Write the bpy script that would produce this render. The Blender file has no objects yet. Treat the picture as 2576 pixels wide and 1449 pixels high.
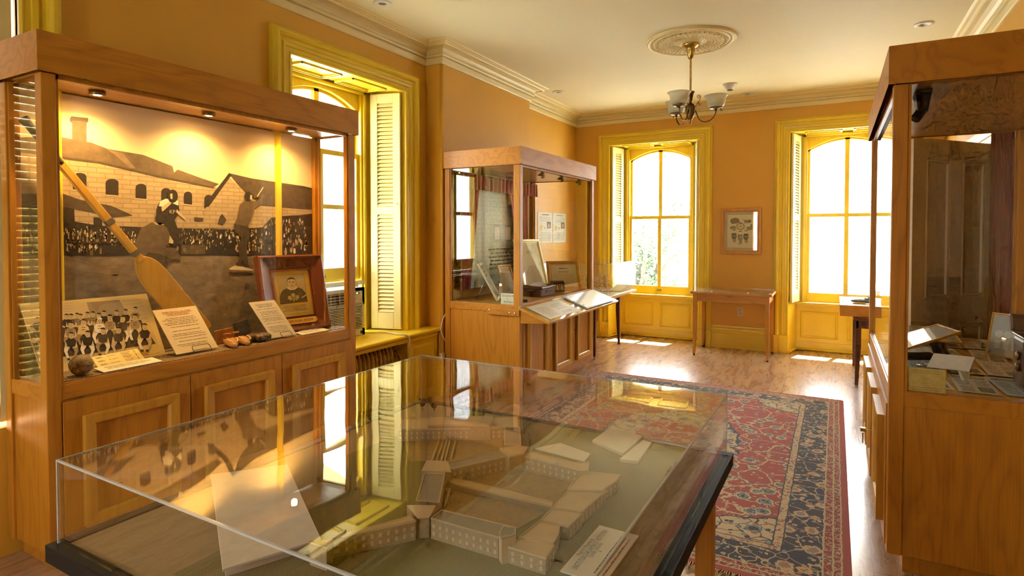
import bpy, bmesh, math, random
from mathutils import Vector, Matrix
random.seed(7)
C = bpy.context.scene.collection
PI = math.pi
D2R = PI / 180

# ------------------------------------------------------------------ camera
F, CX, CY, CAMH = 1470.3, 1288.0, 623.0, 1.55
YAW, PIT = -0.50474, -0.02438
_sy, _cy, _sp, _cp = math.sin(YAW), math.cos(YAW), math.sin(PIT), math.cos(PIT)
FW = Vector((_sy * _cp, _cy * _cp, _sp))
RT = Vector((_cy, -_sy, 0))
UP = RT.cross(FW)
EYE = Vector((0, 0, CAMH))
cd = bpy.data.cameras.new('camera')
cam = bpy.data.objects.new('camera', cd)
C.objects.link(cam)
cam.location = EYE
cam.rotation_euler = (PI / 2 + PIT, 0, -YAW)
cd.sensor_width = 36
cd.lens = 36 * F / 2576
cd.shift_y = (CY - 724.5) / 2576
cd.clip_start = 0.05
bpy.context.scene.camera = cam


def ray(x, y):
    return RT * ((x - CX) / F) + UP * ((CY - y) / F) + FW


def at(x, y, ax, v):
    """measured point: where the sight line of a pixel meets a world plane"""
    d = ray(x, y)
    i = 'XYZ'.index(ax)
    return EYE + d * ((v - EYE[i]) / d[i])


# ------------------------------------------------------------------ mesh builder
class MB:
    def __init__(s):
        s.v, s.f, s.m, s.s = [], [], [], []

    def add(s, vs, fs, mi=0, smooth=False):
        b = len(s.v)
        s.v += [Vector(v) for v in vs]
        for f in fs:
            s.f.append([b + i for i in f])
            s.m.append(mi)
            s.s.append(smooth)
        return s

    def hexa(s, p, mi=0):
        return s.add(p, [(0, 3, 2, 1), (4, 5, 6, 7), (0, 1, 5, 4), (1, 2, 6, 5), (2, 3, 7, 6), (3, 0, 4, 7)], mi)

    def box(s, a, b, mi=0):
        x0, y0, z0 = a
        x1, y1, z1 = b
        return s.hexa([(x0, y0, z0), (x1, y0, z0), (x1, y1, z0), (x0, y1, z0), (x0, y0, z1), (x1, y0, z1), (x1, y1, z1), (x0, y1, z1)], mi)

    def prism(s, poly, ax, lo, hi, mi=0):
        n = len(poly)
        def P(p, h):
            return {'x': (h, p[0], p[1]), 'y': (p[0], h, p[1]), 'z': (p[0], p[1], h)}[ax]
        vs = [P(p, lo) for p in poly] + [P(p, hi) for p in poly]
        fs = [tuple(range(n)), tuple(range(2 * n - 1, n - 1, -1))]
        fs += [(i, (i + 1) % n, n + (i + 1) % n, n + i) for i in range(n)]
        return s.add(vs, fs, mi)

    def tube(s, pts, r, n=8, mi=0, caps=True):
        pts = [Vector(p) for p in pts]
        rr = r if isinstance(r, (list, tuple)) else [r] * len(pts)
        vs, fs = [], []
        prev = None
        for i, p in enumerate(pts):
            t = (pts[min(i + 1, len(pts) - 1)] - pts[max(i - 1, 0)])
            t = t.normalized() if t.length > 1e-9 else Vector((0, 0, 1))
            if prev is None:
                a = t.orthogonal().normalized()
            else:
                a = (prev - t * prev.dot(t))
                a = a.normalized() if a.length > 1e-6 else t.orthogonal().normalized()
            prev = a
            b = t.cross(a)
            for k in range(n):
                an = 2 * PI * k / n
                vs.append(p + (a * math.cos(an) + b * math.sin(an)) * rr[i])
        for i in range(len(pts) - 1):
            for k in range(n):
                k2 = (k + 1) % n
                fs.append((i * n + k, i * n + k2, (i + 1) * n + k2, (i + 1) * n + k))
        s.add(vs, fs, mi, True)
        if caps:
            b = len(s.v) - len(vs)
            s.f.append([b + k for k in range(n - 1, -1, -1)]); s.m.append(mi); s.s.append(False)
            s.f.append([b + (len(pts) - 1) * n + k for k in range(n)]); s.m.append(mi); s.s.append(False)
        return s

    def lathe(s, prof, c=(0, 0, 0), n=24, mi=0, smooth=True):
        c = Vector(c)
        vs, fs = [], []
        for r, z in prof:
            for k in range(n):
                an = 2 * PI * k / n
                vs.append(c + Vector((r * math.cos(an), r * math.sin(an), z)))
        for i in range(len(prof) - 1):
            for k in range(n):
                k2 = (k + 1) % n
                fs.append((i * n + k, i * n + k2, (i + 1) * n + k2, (i + 1) * n + k))
        return s.add(vs, fs, mi, smooth)

    def ball(s, c, r, n=16, m=10, mi=0, sx=1, sy=1, sz=1):
        prof = [(r * math.sin(PI * i / m) + 1e-5, -r * math.cos(PI * i / m)) for i in range(m + 1)]
        t = MB().lathe(prof, (0, 0, 0), n, mi)
        s.add([Vector((v.x * sx, v.y * sy, v.z * sz)) + Vector(c) for v in t.v], t.f, mi, True)
        return s

    def frame4(s, x0, x1, z0, z1, prof, mi=0, M=None, open_bottom=False, flip=1):
        """mitred moulding round a rectangle; prof = (outward, depth) pairs, plane xz, depth on -y*flip"""
        vs, fs = [], []
        for w, p in prof:
            vs += [(x0 - w, -p * flip, z0 - (0 if open_bottom else w)), (x0 - w, -p * flip, z1 + w), (x1 + w, -p * flip, z1 + w), (x1 + w, -p * flip, z0 - (0 if open_bottom else w))]
        for i in range(len(prof) - 1):
            for k in range(3 if open_bottom else 4):
                k2 = (k + 1) % 4
                fs.append((i * 4 + k, i * 4 + k2, (i + 1) * 4 + k2, (i + 1) * 4 + k))
        if M is not None:
            vs = [M @ Vector(v) for v in vs]
        return s.add(vs, fs, mi)

    def sweep(s, path, prof, mi=0, closed=False):
        """profile (offset to the right of travel, z) along a plan polyline with mitres"""
        n = len(path)
        P = [Vector((p[0], p[1])) for p in path]
        rings = []
        for i in range(n):
            if closed:
                a, b = P[i - 1], P[(i + 1) % n]
            else:
                a, b = P[max(i - 1, 0)], P[min(i + 1, n - 1)]
            d0 = (P[i] - a).normalized() if (P[i] - a).length > 1e-9 else None
            d1 = (b - P[i]).normalized() if (b - P[i]).length > 1e-9 else None
            d0 = d0 or d1
            d1 = d1 or d0
            n0 = Vector((d0.y, -d0.x))
            n1 = Vector((d1.y, -d1.x))
            m = (n0 + n1)
            m = m / max(m.dot(n0), 1e-3)
            rings.append([(P[i].x + m.x * o, P[i].y + m.y * o, z) for o, z in prof])
        k = len(prof)
        vs = [q for r in rings for q in r]
        fs = []
        for i in range(n if closed else n - 1):
            j = (i + 1) % n
            for q in range(k - 1):
                fs.append((i * k + q, j * k + q, j * k + q + 1, i * k + q + 1))
        if not closed:
            fs.append(tuple(range(k)))
            fs.append(tuple(range((n - 1) * k + k - 1, (n - 1) * k - 1, -1)))
        return s.add(vs, fs, mi)

    def xf(s, M):
        s.v = [M @ v for v in s.v]
        return s

    def join(s, o, mi=None):
        b = len(s.v)
        s.v += o.v
        s.f += [[b + i for i in f] for f in o.f]
        s.m += o.m if mi is None else [mi] * len(o.m)
        s.s += o.s
        return s

    def build(s, name, mats, parent=None, bevel=0, local=False, recalc=True, seg=2):
        me = bpy.data.meshes.new(name)
        off = Vector((0, 0, 0))
        if parent is not None and not local:
            q = parent
            while q is not None:
                off = off + q.location
                q = q.parent
        me.from_pydata([v - off for v in s.v], [], s.f)
        if not isinstance(mats, (list, tuple)):
            mats = [mats]
        for m in mats:
            me.materials.append(m)
        me.polygons.foreach_set('material_index', s.m)
        me.polygons.foreach_set('use_smooth', s.s)
        if recalc:
            bm = bmesh.new()
            bm.from_mesh(me)
            bmesh.ops.recalc_face_normals(bm, faces=bm.faces)
            bm.to_mesh(me)
            bm.free()
        me.update()
        o = bpy.data.objects.new(name, me)
        C.objects.link(o)
        if parent is not None:
            o.parent = parent
        if bevel:
            b = o.modifiers.new('bevel', 'BEVEL')
            b.width = bevel
            b.segments = seg
            b.limit_method = 'ANGLE'
            b.angle_limit = 40 * D2R
        return o


def tag(o, label, cat, group=None, kind=None):
    if label: o['label'] = label
    if cat: o['category'] = cat
    if group: o['group'] = group
    if kind: o['kind'] = kind
    return o


def thing(name, loc, label, cat, group=None, kind=None):
    o = bpy.data.objects.new(name, None)
    C.objects.link(o)
    o.location = loc
    o.empty_display_size = 0.1
    return tag(o, label, cat, group, kind)


def struct(name, mb, mats, bevel=0):
    o = mb.build(name, mats, None, bevel)
    o['kind'] = 'structure'
    return o


def dup(o, parent=None, delta=None):
    c = o.copy()
    C.objects.link(c)
    if parent is not None:
        c.parent = parent
    if delta is not None:
        c.location = o.location + Vector(delta)
    for ch in list(o.children):
        dup(ch, c)
    return c


def bez(p, n=12):
    """Catmull-Rom through the points"""
    p = [Vector(q) for q in p]
    out = []
    for i in range(len(p) - 1):
        a, b, c, d = p[max(i - 1, 0)], p[i], p[i + 1], p[min(i + 2, len(p) - 1)]
        for k in range(n):
            t = k / n
            out.append(0.5 * ((2 * b) + (c - a) * t + (2 * a - 5 * b + 4 * c - d) * t * t + (3 * b - a - 3 * c + d) * t ** 3))
    out.append(p[-1])
    return out


# ------------------------------------------------------------------ materials
def newmat(name):
    m = bpy.data.materials.new(name)
    m.use_nodes = True
    nt = m.node_tree
    return m, nt, nt.nodes['Principled BSDF']


def node(nt, t, **kw):
    n = nt.nodes.new(t)
    for k, v in kw.items():
        if hasattr(n, k):
            setattr(n, k, v)
        else:
            n.inputs[k].default_value = v
    return n


def rgba(c):
    return (c[0], c[1], c[2], 1)


def coords(nt, scale=(1, 1, 1), rot=(0, 0, 0)):
    tc = nt.nodes.new('ShaderNodeTexCoord')
    mp = nt.nodes.new('ShaderNodeMapping')
    mp.inputs['Scale'].default_value = scale
    mp.inputs['Rotation'].default_value = rot
    nt.links.new(tc.outputs['Object'], mp.inputs['Vector'])
    return mp.outputs['Vector']


def ramp(nt, fac, stops, interp='LINEAR'):
    r = nt.nodes.new('ShaderNodeValToRGB')
    r.color_ramp.interpolation = interp
    e = r.color_ramp.elements
    while len(e) > 1:
        e.remove(e[-1])
    e[0].position, e[0].color = stops[0][0], rgba(stops[0][1])
    for p, c in stops[1:]:
        q = e.new(p)
        q.color = rgba(c)
    nt.links.new(fac, r.inputs['Fac'])
    return r.outputs['Color']


def math_(nt, op, a, b=None, clamp=False):
    n = nt.nodes.new('ShaderNodeMath')
    n.operation = op
    n.use_clamp = clamp
    for i, q in enumerate((a, b)):
        if q is None: continue
        if isinstance(q, (int, float)):
            n.inputs[i].default_value = q
        else:
            nt.links.new(q, n.inputs[i])
    return n.outputs[0]


def mixc(nt, fac, a, b, blend='MIX'):
    n = nt.nodes.new('ShaderNodeMix')
    n.data_type = 'RGBA'
    n.blend_type = blend
    for idx, q in ((0, fac), (6, a), (7, b)):
        if isinstance(q, (int, float)):
            n.inputs[idx].default_value = q
        elif isinstance(q, tuple):
            n.inputs[idx].default_value = rgba(q)
        else:
            nt.links.new(q, n.inputs[idx])
    return n.outputs[2]


def noise(nt, vec, scale=5, detail=3, rough=0.5, dist=0):
    n = nt.nodes.new('ShaderNodeTexNoise')
    n.inputs['Scale'].default_value = scale
    n.inputs['Detail'].default_value = detail
    n.inputs['Roughness'].default_value = rough
    n.inputs['Distortion'].default_value = dist
    if vec is not None:
        nt.links.new(vec, n.inputs['Vector'])
    return n.outputs[0]


def bump(nt, bs, h, strength=0.2, dist=0.01):
    b = nt.nodes.new('ShaderNodeBump')
    b.inputs['Strength'].default_value = strength
    b.inputs['Distance'].default_value = dist
    nt.links.new(h, b.inputs['Height'])
    nt.links.new(b.outputs[0], bs.inputs['Normal'])


_flat = {}


def flat(col, rough=0.6, metal=0, name=None, spec=0.5, var=0.06, scale=30):
    """plain colour with a little procedural mottling"""
    key = (tuple(round(c, 4) for c in col), rough, metal, spec, var, scale)
    if key in _flat: return _flat[key]
    m, nt, bs = newmat(name or 'paint')
    v = coords(nt)
    n = noise(nt, v, scale, 3)
    lo = tuple(c * (1 - var) for c in col)
    hi = tuple(min(1, c * (1 + var)) for c in col)
    nt.links.new(ramp(nt, n, [(0.3, lo), (0.7, hi)]), bs.inputs['Base Color'])
    bs.inputs['Roughness'].default_value = rough
    bs.inputs['Metallic'].default_value = metal
    bs.inputs['Specular IOR Level'].default_value = spec
    _flat[key] = m
    return m


def wood(name, c1, c2, axis='z', rough=0.42, coat=0.10, dens=1.0, seed=0.0):
    m, nt, bs = newmat(name)
    def sc(al, ac):
        a, c = al * dens, ac * dens
        return {'x': (a, c, c), 'y': (c, a, c), 'z': (c, c, a)}[axis]
    v1 = coords(nt, sc(0.9, 5.0))
    n1 = noise(nt, v1, 1.0, 2, 0.45, 0.35)
    rings = math_(nt, 'PINGPONG', math_(nt, 'MULTIPLY', n1, 16.0), 1.0)
    rings = math_(nt, 'POWER', rings, 2.2)
    v2 = coords(nt, sc(5, 190))
    pores = noise(nt, v2, 1.0, 3, 0.6)
    pores = math_(nt, 'SUBTRACT', pores, 0.42, True)
    pores = math_(nt, 'MULTIPLY', pores, 3.2, True)
    v3 = coords(nt, sc(0.5, 2.2))
    broad = noise(nt, v3, 1.0, 2)
    k = math_(nt, 'ADD', math_(nt, 'MULTIPLY', rings, 0.42), math_(nt, 'MULTIPLY', pores, 0.42), True)
    base = mixc(nt, k, c1, c2)
    base = mixc(nt, math_(nt, 'MULTIPLY', broad, 0.35), base, tuple(c * 0.62 for c in c1))
    nt.links.new(base, bs.inputs['Base Color'])
    bs.inputs['Roughness'].default_value = rough
    bs.inputs['Coat Weight'].default_value = coat * 0.6
    bs.inputs['Specular IOR Level'].default_value = 0.35
    bs.inputs['Coat Roughness'].default_value = 0.2
    return m


def glassmat(name, tint=(1, 1, 1), f0=0.042, rough=0.0, gl=(1, 1, 1)):
    m = bpy.data.materials.new(name)
    m.use_nodes = True
    nt = m.node_tree
    nt.nodes.remove(nt.nodes['Principled BSDF'])
    out = nt.nodes['Material Output']
    tr = nt.nodes.new('ShaderNodeBsdfTransparent')
    tr.inputs[0].default_value = rgba(tint)
    g = nt.nodes.new('ShaderNodeBsdfGlossy')
    g.inputs['Color'].default_value = rgba(gl)
    g.inputs['Roughness'].default_value = rough
    lw = nt.nodes.new('ShaderNodeLayerWeight')
    lw.inputs['Blend'].default_value = 0.5
    p = math_(nt, 'POWER', lw.outputs['Facing'], 5.0)
    k = math_(nt, 'ADD', math_(nt, 'MULTIPLY', p, 1 - f0), f0, True)
    mx = nt.nodes.new('ShaderNodeMixShader')
    nt.links.new(k, mx.inputs[0])
    nt.links.new(tr.outputs[0], mx.inputs[1])
    nt.links.new(g.outputs[0], mx.inputs[2])
    nt.links.new(mx.outputs[0], out.inputs['Surface'])
    return m


def emit(name, col, st):
    m = bpy.data.materials.new(name)
    m.use_nodes = True
    nt = m.node_tree
    nt.nodes.remove(nt.nodes['Principled BSDF'])
    e = nt.nodes.new('ShaderNodeEmission')
    e.inputs[0].default_value = rgba(col)
    e.inputs[1].default_value = st
    nt.links.new(e.outputs[0], nt.nodes['Material Output'].inputs['Surface'])
    return m


OAK1, OAK2 = (0.58, 0.245, 0.020), (0.30, 0.102, 0.007)
oakx = wood('oak_x', OAK1, OAK2, 'x')
oaky = wood('oak_y', OAK1, OAK2, 'y')
oakz = wood('oak_z', OAK1, OAK2, 'z')
LO1, LO2 = (0.66, 0.34, 0.040), (0.42, 0.18, 0.016)
loakx = wood('light_oak_x', LO1, LO2, 'x')
loaky = wood('light_oak_y', LO1, LO2, 'y')
loakz = wood('light_oak_z', LO1, LO2, 'z')
darkwood = wood('dark_walnut', (0.16, 0.055, 0.02), (0.07, 0.022, 0.008), 'z')
mahog = wood('mahogany', (0.20, 0.055, 0.022), (0.10, 0.024, 0.01), 'z', 0.3, 0.4)
tablewood = wood('table_wood_z', (0.66, 0.30, 0.03), (0.44, 0.17, 0.012), 'z')
tablewoodx = wood('table_wood_x', (0.66, 0.30, 0.03), (0.44, 0.17, 0.012), 'x')
soffitm = wood('soffit_oak', (0.62, 0.33, 0.08), (0.34, 0.15, 0.03), 'x', 0.3, 0.7)
glass = glassmat('clear_glass', (0.985, 0.99, 0.985))
acrylic = glassmat('acrylic_sheet', (0.985, 0.985, 0.975), 0.05)
acredge = flat((0.72, 0.80, 0.78), 0.15, 0, 'acrylic_edge')
winglass = glassmat('window_glass', (0.97, 0.98, 0.98), 0.04)
brass = flat((0.55, 0.40, 0.12), 0.28, 1.0, 'aged_brass', var=0.15)
darkbrass = flat((0.20, 0.13, 0.05), 0.35, 1.0, 'dark_brass', var=0.15)
steel = flat((0.6, 0.6, 0.6), 0.25, 1.0, 'steel')
black = flat((0.010, 0.009, 0.008), 0.55, 0, 'black_paint', spec=0.25)
blackm = flat((0.02, 0.02, 0.02), 0.6, 0, 'matt_black')
white = flat((0.80, 0.79, 0.75), 0.5, 0, 'white_paint')
whitepl = flat((0.78, 0.77, 0.70), 0.4, 0, 'white_plastic')
paper = flat((0.82, 0.78, 0.68), 0.7, 0, 'paper', var=0.02)
ink = flat((0.05, 0.04, 0.035), 0.8, 0, 'ink')
inkred = flat((0.42, 0.07, 0.03), 0.8, 0, 'red_ink')
inkfade = flat((0.30, 0.20, 0.10), 0.8, 0, 'faded_ink')

# painted wall: warm ochre with fine stipple
wallm, nt, bs = newmat('ochre_wall_paint')
v = coords(nt)
n = noise(nt, v, 1.3, 3)
nt.links.new(ramp(nt, n, [(0.3, (0.72, 0.375, 0.036)), (0.7, (0.76, 0.405, 0.043))]), bs.inputs['Base Color'])
bs.inputs['Roughness'].default_value = 0.55

# yellow woodwork
trimm, nt, bs = newmat('yellow_gloss_paint')
v = coords(nt)
nt.links.new(ramp(nt, noise(nt, v, 3, 4), [(0.3, (0.82, 0.575, 0.026)), (0.7, (0.86, 0.615, 0.034))]), bs.inputs['Base Color'])
bs.inputs['Roughness'].default_value = 0.34
shutm, nt, bs = newmat('cream_shutter_paint')
v = coords(nt)
nt.links.new(ramp(nt, noise(nt, v, 4, 4), [(0.3, (0.84, 0.735, 0.33)), (0.7, (0.87, 0.77, 0.37))]), bs.inputs['Base Color'])
bs.inputs['Roughness'].default_value = 0.4
crownm, nt, bs = newmat('cream_cornice_paint')
v = coords(nt)
nt.links.new(ramp(nt, noise(nt, v, 3, 4), [(0.3, (0.84, 0.68, 0.31)), (0.7, (0.87, 0.715, 0.34))]), bs.inputs['Base Color'])
bs.inputs['Roughness'].default_value = 0.42
ceilm, nt, bs = newmat('ceiling_paint')
v = coords(nt)
nt.links.new(ramp(nt, noise(nt, v, 1.0, 3), [(0.3, (0.85, 0.765, 0.49)), (0.7, (0.88, 0.795, 0.52))]), bs.inputs['Base Color'])
bs.inputs['Roughness'].default_value = 0.7


# plank floor, boards run along Y
floorm, nt, bs = newmat('plank_floor')
tc = nt.nodes.new('ShaderNodeTexCoord')
sep = nt.nodes.new('ShaderNodeSeparateXYZ')
nt.links.new(tc.outputs['Object'], sep.inputs[0])
PW = 0.1535
xs = math_(nt, 'DIVIDE', math_(nt, 'ADD', sep.outputs[0], 20.549), PW)
row = math_(nt, 'FLOOR', xs)
fx = math_(nt, 'FRACT', xs)
wn = nt.nodes.new('ShaderNodeTexWhiteNoise')
wn.noise_dimensions = '1D'
nt.links.new(row, wn.inputs['W'])
ys = math_(nt, 'ADD', math_(nt, 'DIVIDE', sep.outputs[1], 1.25), math_(nt, 'MULTIPLY', wn.outputs['Value'], 7.0))
fy = math_(nt, 'FRACT', ys)
cell = nt.nodes.new('ShaderNodeTexWhiteNoise')
cell.noise_dimensions = '2D'
cmb = nt.nodes.new('ShaderNodeCombineXYZ')
nt.links.new(row, cmb.inputs[0])
nt.links.new(math_(nt, 'FLOOR', ys), cmb.inputs[1])
nt.links.new(cmb.outputs[0], cell.inputs['Vector'])
dx = math_(nt, 'MINIMUM', fx, math_(nt, 'SUBTRACT', 1.0, fx))
dy = math_(nt, 'MULTIPLY', math_(nt, 'MINIMUM', fy, math_(nt, 'SUBTRACT', 1.0, fy)), 6.5)
gap = math_(nt, 'LESS_THAN', math_(nt, 'MINIMUM', dx, dy), 0.014)
off = nt.nodes.new('ShaderNodeVectorMath')
off.operation = 'ADD'
sc_ = nt.nodes.new('ShaderNodeVectorMath')
sc_.operation = 'SCALE'
nt.links.new(cell.outputs['Color'], sc_.inputs[0])
sc_.inputs['Scale'].default_value = 9.0
nt.links.new(tc.outputs['Object'], off.inputs[0])
nt.links.new(sc_.outputs[0], off.inputs[1])
mp = nt.nodes.new('ShaderNodeMapping')
mp.inputs['Scale'].default_value = (9, 1.6, 9)
nt.links.new(off.outputs[0], mp.inputs['Vector'])
g1 = noise(nt, mp.outputs[0], 1.6, 6, 0.62, 0.8)
mp2 = nt.nodes.new('ShaderNodeMapping')
mp2.inputs['Scale'].default_value = (60, 3, 60)
nt.links.new(off.outputs[0], mp2.inputs['Vector'])
g2 = noise(nt, mp2.outputs[0], 1.5, 3, 0.6)
colr = ramp(nt, g1, [(0.25, (0.34, 0.17, 0.085)), (0.5, (0.48, 0.275, 0.145)), (0.75, (0.62, 0.41, 0.25))])
colr = mixc(nt, math_(nt, 'MULTIPLY', math_(nt, 'SUBTRACT', g2, 0.45, True), 1.6, True), colr, (0.30, 0.16, 0.075))
colr = mixc(nt, math_(nt, 'MULTIPLY', cell.outputs['Value'], 0.35), colr, (0.55, 0.36, 0.22))
colr = mixc(nt, math_(nt, 'MULTIPLY', gap, 0.7), colr, (0.10, 0.05, 0.025))
nt.links.new(colr, bs.inputs['Base Color'])
nt.links.new(math_(nt, 'ADD', math_(nt, 'MULTIPLY', g1, 0.16), 0.20), bs.inputs['Roughness'])
bs.inputs['Specular IOR Level'].default_value = 0.8
bs.inputs['Coat Weight'].default_value = 0.6
bs.inputs['Coat Roughness'].default_value = 0.20
bs.inputs['Coat IOR'].default_value = 1.6


# ------------------------------------------------------------------ lettering
_tc = {}


def text_geo(s, size=1.0, align='CENTER'):
    key = (s, align)
    if key not in _tc:
        cu = bpy.data.curves.new('lettering', 'FONT')
        cu.body = s
        cu.size = 1.0
        cu.align_x = align
        cu.resolution_u = 2
        ob = bpy.data.objects.new('lettering', cu)
        C.objects.link(ob)
        bpy.context.view_layer.update()
        me = bpy.data.meshes.new_from_object(ob.evaluated_get(bpy.context.evaluated_depsgraph_get()))
        _tc[key] = ([(v.co.x, v.co.y) for v in me.vertices], [tuple(p.vertices) for p in me.polygons])
        bpy.data.objects.remove(ob)
        bpy.data.curves.remove(cu)
        bpy.data.meshes.remove(me)
    vs, fs = _tc[key]
    return [(x * size, y * size) for x, y in vs], fs


class Art(MB):
    """a flat sheet in space on which shapes are laid as thin layers: O origin, U right, V up"""
    def __init__(s, O, U, V, front=None):
        MB.__init__(s)
        s.O, s.U, s.V = Vector(O), Vector(U).normalized(), Vector(V).normalized()
        s.N = s.U.cross(s.V).normalized()
        s.mats = []
        s.lay = 0

    def mi(s, m):
        if m not in s.mats: s.mats.append(m)
        return s.mats.index(m)

    def pt(s, u, v, d=0):
        return s.O + s.U * u + s.V * v + s.N * d

    def uv(s, px, py):
        d = ray(px, py)
        p = EYE + d * ((s.O - EYE).dot(s.N) / d.dot(s.N))
        q = p - s.O
        c = s.U.dot(s.V)
        a, b = q.dot(s.U), q.dot(s.V)
        return ((a - c * b) / (1 - c * c), (b - c * a) / (1 - c * c))

    def slab(s, w, h, t, m, u0=0, v0=0, d0=0):
        P = s.pt
        s.hexa([P(u0, v0, d0 - t), P(u0 + w, v0, d0 - t), P(u0 + w, v0 + h, d0 - t), P(u0, v0 + h, d0 - t), P(u0, v0, d0), P(u0 + w, v0, d0), P(u0 + w, v0 + h, d0), P(u0, v0 + h, d0)], s.mi(m))
        return s

    def poly(s, pts, m, lay=1, px=False):
        if px: pts = [s.uv(*p) for p in pts]
        s.add([s.pt(u, v, lay * 0.00035) for u, v in pts], [tuple(range(len(pts)))], s.mi(m))
        return s

    def rect(s, u0, v0, u1, v1, m, lay=1):
        return s.poly([(u0, v0), (u1, v0), (u1, v1), (u0, v1)], m, lay)

    def ell(s, u, v, a, b, m, lay=1, n=14, t0=0, t1=360, px=False):
        if px:
            pts = [s.uv(u + a * math.cos(t), v - b * math.sin(t)) for t in [(t0 + (t1 - t0) * k / n) * D2R for k in range(n)]]
        else:
            pts = [(u + a * math.cos(t), v + b * math.sin(t)) for t in [(t0 + (t1 - t0) * k / n) * D2R for k in range(n)]]
        return s.poly(pts, m, lay)

    def line(s, pts, w, m, lay=1, px=False):
        if px: pts = [s.uv(*p) for p in pts]
        for a, b in zip(pts[:-1], pts[1:]):
            dx, dy = b[0] - a[0], b[1] - a[1]
            L = math.hypot(dx, dy) or 1e-6
            nx, ny = -dy / L * w / 2, dx / L * w / 2
            s.poly([(a[0] + nx, a[1] + ny), (a[0] - nx, a[1] - ny), (b[0] - nx, b[1] - ny), (b[0] + nx, b[1] + ny)], m, lay)
        return s

    def text(s, str_, u, v, size, m, lay=2, align='CENTER', width=None, rot=0):
        vs, fs = text_geo(str_, size, align)
        if width:
            xs = [x for x, y in vs]
            k = width / (max(xs) - min(xs))
            vs = [(x * k, y) for x, y in vs]
        c, sn = math.cos(rot), math.sin(rot)
        s.add([s.pt(u + x * c - y * sn, v + x * sn + y * c, lay * 0.00035) for x, y in vs], fs, s.mi(m))
        return s

    def scribble(s, u0, v0, u1, v1, rows, m, lay=2, th=0.45, ragged=True, rnd=None):
        """rows of word-length strokes where the print is too small to read"""
        rnd = rnd or random.Random(int(abs(u0 + v1) * 1e4) + rows)
        hh = (v0 - v1) / rows
        for r in range(rows):
            v = v0 - (r + 0.5) * hh
            if ragged and rnd.random() < 0.12: continue
            a = u0 + (rnd.uniform(0, 0.14) * (u1 - u0) if ragged else 0)
            b = u1 - (rnd.uniform(0, 0.14) * (u1 - u0) if ragged else 0)
            u = a
            while u < b:
                w = rnd.uniform(1.2, 4.2) * hh * 0.75
                e = min(u + w, b)
                s.rect(u, v - hh * th / 2, e, v + hh * th / 2 * rnd.uniform(0.5, 1.0), m, lay)
                u = e + hh * 0.35
        return s

    def done(s, name, parent=None, bevel=0):
        return s.build(name, s.mats, parent, bevel, recalc=False)


def leaner(BL, BR, z0, lean, toward=None):
    """sheet standing on edge BL-BR and leaning back by `lean` degrees -> (O,U,V,width)"""
    a, b = Vector((BL[0], BL[1], z0)), Vector((BR[0], BR[1], z0))
    e = (b - a)
    W = e.length
    e.normalize()
    h = Vector((-e.y, e.x, 0))
    v = Vector((0, 0, 1)) * math.cos(lean * D2R) + h * math.sin(lean * D2R)
    return a, e, v, W


def quad_sheet(BL, BR, z0, TLpx, TRpx, xt, xt2=None):
    """sheet standing on BL-BR whose top corners lean against x = xt -> O, U, V, W, H"""
    a, b = Vector((BL[0], BL[1], z0)), Vector((BR[0], BR[1], z0))
    tl, tr = at(TLpx[0], TLpx[1], 'X', xt), at(TRpx[0], TRpx[1], 'X', xt if xt2 is None else xt2)
    v = ((tl - a) + (tr - b)) / 2
    return a, (b - a).normalized(), v.normalized(), (b - a).length, v.length
# ================================================================== room shell
XL, XR, YB, YR, ZC = -3.47, 1.10, 8.31, -2.60, 3.33
XCH, YC0, YC1 = -3.28, 4.56, 6.387          # chimney breast face and its two ends
W1U, W2U, W3U, W0U = 2.775, -3.107, -0.690, -0.125   # outer casing edges
CW, WW, WTOP, OTOP = 0.172, 1.635, 3.018, 2.843

fl = MB().box((-4.2, -2.8, -0.08), (3.2, 9.0, 0.0))
struct('floor', fl, floorm)
ce = MB().box((-4.2, -2.8, ZC), (3.2, 9.0, ZC + 0.1))
struct('ceiling', ce, ceilm)

# back wall with two window openings reaching the floor
wb = MB()
T = 0.52
ob = [(W2U + CW, W2U + WW - CW), (W3U + CW, W3U + WW - CW)]
xs_ = [-4.2] + [q for o in ob for q in o] + [3.2]
for a, b in zip(xs_[0::2], xs_[1::2]):
    wb.box((a, YB, 0), (b, YB + T, ZC))
for a, b in ob:
    wb.box((a, YB, OTOP + 0.03), (b, YB + T, ZC))
    wb.box((a, YB + 0.40, 0), (b, YB + T, 0.62))
struct('wall_back', wb, wallm)

# left wall: two windows (the near one shuttered), radiator niche under the far one
wl = MB()
o0 = (W0U + CW, W0U + WW - CW)
o1 = (W1U + CW, W1U + WW - CW)
for a, b in ((YR, o0[0]), (o0[1], o1[0]), (o1[1], YB + T)):
    wl.box((XL - T, a, 0), (XL, b, ZC))
for a, b in (o0, o1):
    wl.box((XL - T, a, OTOP + 0.03), (XL, b, ZC))
wl.box((XL - T, o0[0], 0), (XL, o0[1], 0.62))
wl.box((XL - T, o1[0], 0), (XL - 0.36, o1[1], 0.62))
struct('wall_left', wl, wallm)

# chimney breast
wc = MB().box((XL - 0.02, YC0, 0), (XCH, YC1, ZC))
struct('wall_chimney', wc, wallm, 0.012)
# rounded corner bead on the near edge of the breast
bead = MB().tube([(XCH - 0.012, YC0 + 0.012, 0.02), (XCH - 0.012, YC0 + 0.012, 3.155)], 0.017, 12)
struct('trim_1', bead, wallm)

# right wall with the doorway (opening Y 5.86 - 6.82)
DY0, DY1, DZ = 5.86, 6.82, 2.27
wr = MB()
wr.box((XR, YR, 0), (XR + 0.2, DY0, ZC))
wr.box((XR, DY1, 0), (XR + 0.2, YB + T, ZC))
wr.box((XR, DY0, DZ), (XR + 0.2, DY1, ZC))
struct('wall_right', wr, wallm)
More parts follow.
